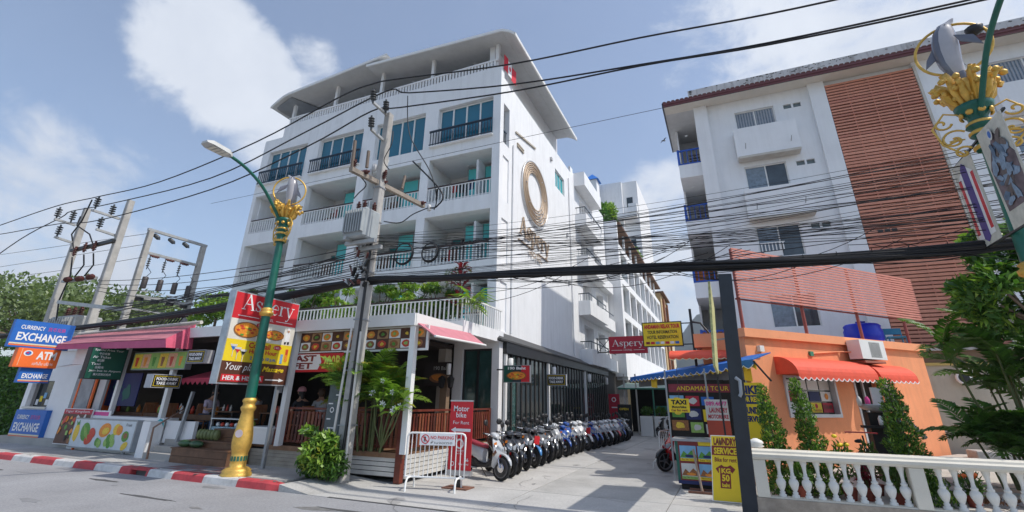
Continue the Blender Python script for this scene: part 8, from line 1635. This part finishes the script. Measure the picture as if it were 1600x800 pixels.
wb = local_thing('wispy_shrub', 'wispy pale shrub rising above the crimson plant on the terrace', 'shrub', (-7.9,13.1,3.98)); leaves('crown', [(0,0,1.6,.35,.3,.3),(.4,0,1.75,.3,.25,.25),(-.2,0,1.2,.3,.2,.2)], 260, .15, .035, lf_tree, wb, seed=77, local=True)
for tp in ((0,0,1.8),(.4,0,1.9),(-.2,0,1.4)): trunk(wb, [(0,0,0),(tp[0]*.5,0,.9),tp], .02, .01, bark, 5, 'branch')
big = local_thing('leafy_tree', 'bright green leafy tree behind the porch roof left of the billboard', 'tree', (-20.4,14.0,3.8), 'shrubs on the hotel terrace'); trunk(big, [(0,0,-.2),(0,0,1.2)], .08, .05); leaves('crown', [(0,0,1.8,1.3,.8,.55),(-.9,0,1.3,.8,.5,.4),(1.0,0,1.4,.8,.5,.4),(2.0,0,1.2,.5,.4,.3)], 2300, .22, .09, lf_lite, big, seed=41, local=True)
ru = local_thing('crimson_dracaena', 'small crimson plant among the green trees left of the billboard', 'plant', (-18.6,13.4,4.7)); [rosette(ru, (0,0,.3+.2*k), 10, .5, .08, lf_red, rr, .6) for k in range(2)]; trunk(ru, [(0,0,-.7),(0,0,.5)], .03, .02)
# creepers on the hotel wing roof
cr_ = local_thing('roof_creeper', 'dark green palms and creepers tumbling over the wing roof edge', 'creeper', (-7.3,34,14)); trunk(cr_, [(-.8,2,-1),(-.6,3,2)], .1, .05); leaves('foliage', [(-.4,2.0,2.2,.6,1.4,1.1),(-.3,4.5,2.9,.6,1.8,1.2),(-.2,7,2.2,.6,2.2,1.2),(-.1,9.5,1.4,.5,1.8,.9),(-.2,2.2,1.0,.5,.8,.7)], 2600, .42, .13, lf_dark, cr_, seed=51, droop=.6, local=True); leaves('light_foliage', [(.3,14,1.9,.6,2.2,.8),(.0,4,3.2,.5,1.5,.8)], 600, .45, .14, lf_lite, cr_, seed=52, local=True)
# columnar shrubs behind the balustrade
for i, (x, y, h, r, n, lb_) in enumerate(((.74,11.35,1.95,.42,4200,'dense conical shrub nearest the black post'),(1.36,11.45,2.1,.38,4000,'conical shrub in front of the poster window'),(2.86,11.5,2.1,.48,5200,'conical shrub before the doorway, third behind the balustrade'))):
    t = local_thing('conical_shrub', lb_, 'shrub', (x,y,.22), 'conical shrubs behind the balustrade'); n = int(n*.8); lean_ = -.12 if i < 2 else -.1; trunk(t, [(0,0,0),(lean_,0,h*.9)], .04, .01); rr = random.Random(i+60)
    cl = [(lean_*k/9+rr.uniform(-.08,.08)*(1-k/12),rr.uniform(-.08,.08),.12+h*.86*k/9,r*(1-.075*k)*rr.uniform(.85,1.1),r*(1-.075*k),.17) for k in range(10)]
    leaves('foliage', cl, n, .075, .032, lf_mid, t, seed=i+70, local=True, up=.8); leaves('new_shoots', cl, n//2, .08, .03, lf_lite, t, seed=i+80, local=True, up=1.0)
for i, (x, y, h, lb_, fm) in enumerate(((1.75,11.2,1.05,'yellow flowering plant in a red pot behind the balustrade',yellow),(2.05,11.3,.85,'small red leaved plant behind the balustrade',None),(2.3,11.9,1.0,'small bushy plant under the bicycle wheel',None),(3.5,11.3,.6,'low spreading plant right of the third conical shrub',orange),(1.0,11.0,.6,'low green plant between the two left conical shrubs',None),(2.45,11.0,.75,'leafy plant with orange blooms seen through the balusters',orange))):
    t = local_thing('potted_plant', lb_, 'plant', (x,y,.22), 'small plants behind the balustrade'); MB().lathe([(.08,0),(.12,.18),(.13,.2),(.10,.2)],12).build('pot', mat('pot_red',(0.25,0.05,0.03),.6), t); leaves('foliage', [(0,0,h*.6,.2,.18,h*.35)], 170, .14, .04, lf_red if i in (1,) else lf_mid, t, seed=i+90, local=True, up=.8)
    for k in range(5): trunk(t, [(0,0,.2),(rr.uniform(-.12,.12),rr.uniform(-.1,.1),h*.85)], .01, .006, cane, 4, 'stem')
    if fm:
        for k in range(4): MB().lathe([(.01,-.02),(.045,0),(.04,.03),(.01,.045)],8,(rr.uniform(-.1,.1),rr.uniform(-.12,.02),h*rr.uniform(.75,1.0))).build('flower', fm, t)
# dark palms and frangipani crown at the right
pr_ = areca(5.35, 13.2, .35, 'dark clump of tall palms with slim canes before the beige garden wall', 15, frd+[frm], 6, 14, spread=.8, hmax=3.0, sc=.95)
areca(4.75, 12.8, .35, 'low dark palm clump at the foot of the tall palms', 6, frd+[frm], 11, 15, spread=.35, hmax=1.1, sc=.85); areca(5.6, 12.2, .35, 'second low dark palm clump near the right edge', 6, frd, 11, 16, spread=.4, hmax=1.0, sc=.9)
fg = local_thing('frangipani_tree', 'dark leaved frangipani tree with white flowers at the right edge', 'tree', (5.9,11.6,.3)); rr = random.Random(88); trunk(fg, [(0,0,0),(-.1,0,1.6),(-.3,0,2.9)], .12, .08)
tips = [(rr.uniform(-1.5,.9),rr.uniform(-.8,.8),rr.uniform(3.0,4.7)) for k in range(34)]
for k, tp in enumerate(tips):
    if k % 2 == 0: trunk(fg, [(-.3,0,2.7),(tp[0]*.6-.1,tp[1]*.5,3.1),tp], .04, .015, bark, 5, 'branch')
leaves('crown', [(*tp,.34,.34,.22) for tp in tips], 4600, .26, .085, lf_dark, fg, seed=99, local=True, up=.3); leaves('light_leaves', [(*tp,.34,.34,.22) for tp in tips[:26]], 1500, .26, .085, lf_lite, fg, seed=98, local=True)
for k in range(46):
    tp = Vector(tips[k % 34])+Vector((rr.uniform(-.2,.2),rr.uniform(-.4,0),rr.uniform(-.1,.2))); b = MB()
    for q in range(5): a = q*1.257; b.add([tp,tp+Vector((.035*cos(a-.4),-.01,.035*sin(a-.4))),tp+Vector((.05*cos(a),-.02,.05*sin(a))),tp+Vector((.035*cos(a+.4),-.01,.035*sin(a+.4)))],[(0,1,2,3)])
    b.build('flower', signwhite, fg)
lt_ = local_thing('fallen_leaves', 'brown fallen leaves on the paving behind the balustrade', 'leaves', (4.5,11.3,.27)); lt_['kind'] = 'stuff'
bpy.data.objects.remove(lt_); o = leaves('fallen_leaves', [(3.9,11.6,.33,.7,.4,.02),(5.2,11.3,.30,.8,.4,.02)], 260, .10, .05, mat('dry_leaf',(0.20,0.10,0.05),.8,.3), None, seed=7); tag(o, 'brown fallen leaves on the paving behind the balustrade', 'leaves', None, 'stuff')

# ================================================================ humid air
hz_ = MB(); hz_.box(-1850, 1950, -200, 1950, -2.2, 345); hzo = hz_.build('haze', None); tag(hzo, kind='stuff')
hm = bpy.data.materials.new('haze'); hm.use_nodes = True; hn = hm.node_tree; hn.nodes.remove(hn.nodes['Principled BSDF'])
pv = hn.nodes.new('ShaderNodeVolumePrincipled'); pv.inputs['Color'].default_value = (0.86, 0.92, 1.0, 1); pv.inputs['Density'].default_value = 0.0003; pv.inputs['Anisotropy'].default_value = 0.2
hn.links.new(pv.outputs[0], hn.nodes['Material Output'].inputs['Volume']); hzo.data.materials.append(hm)
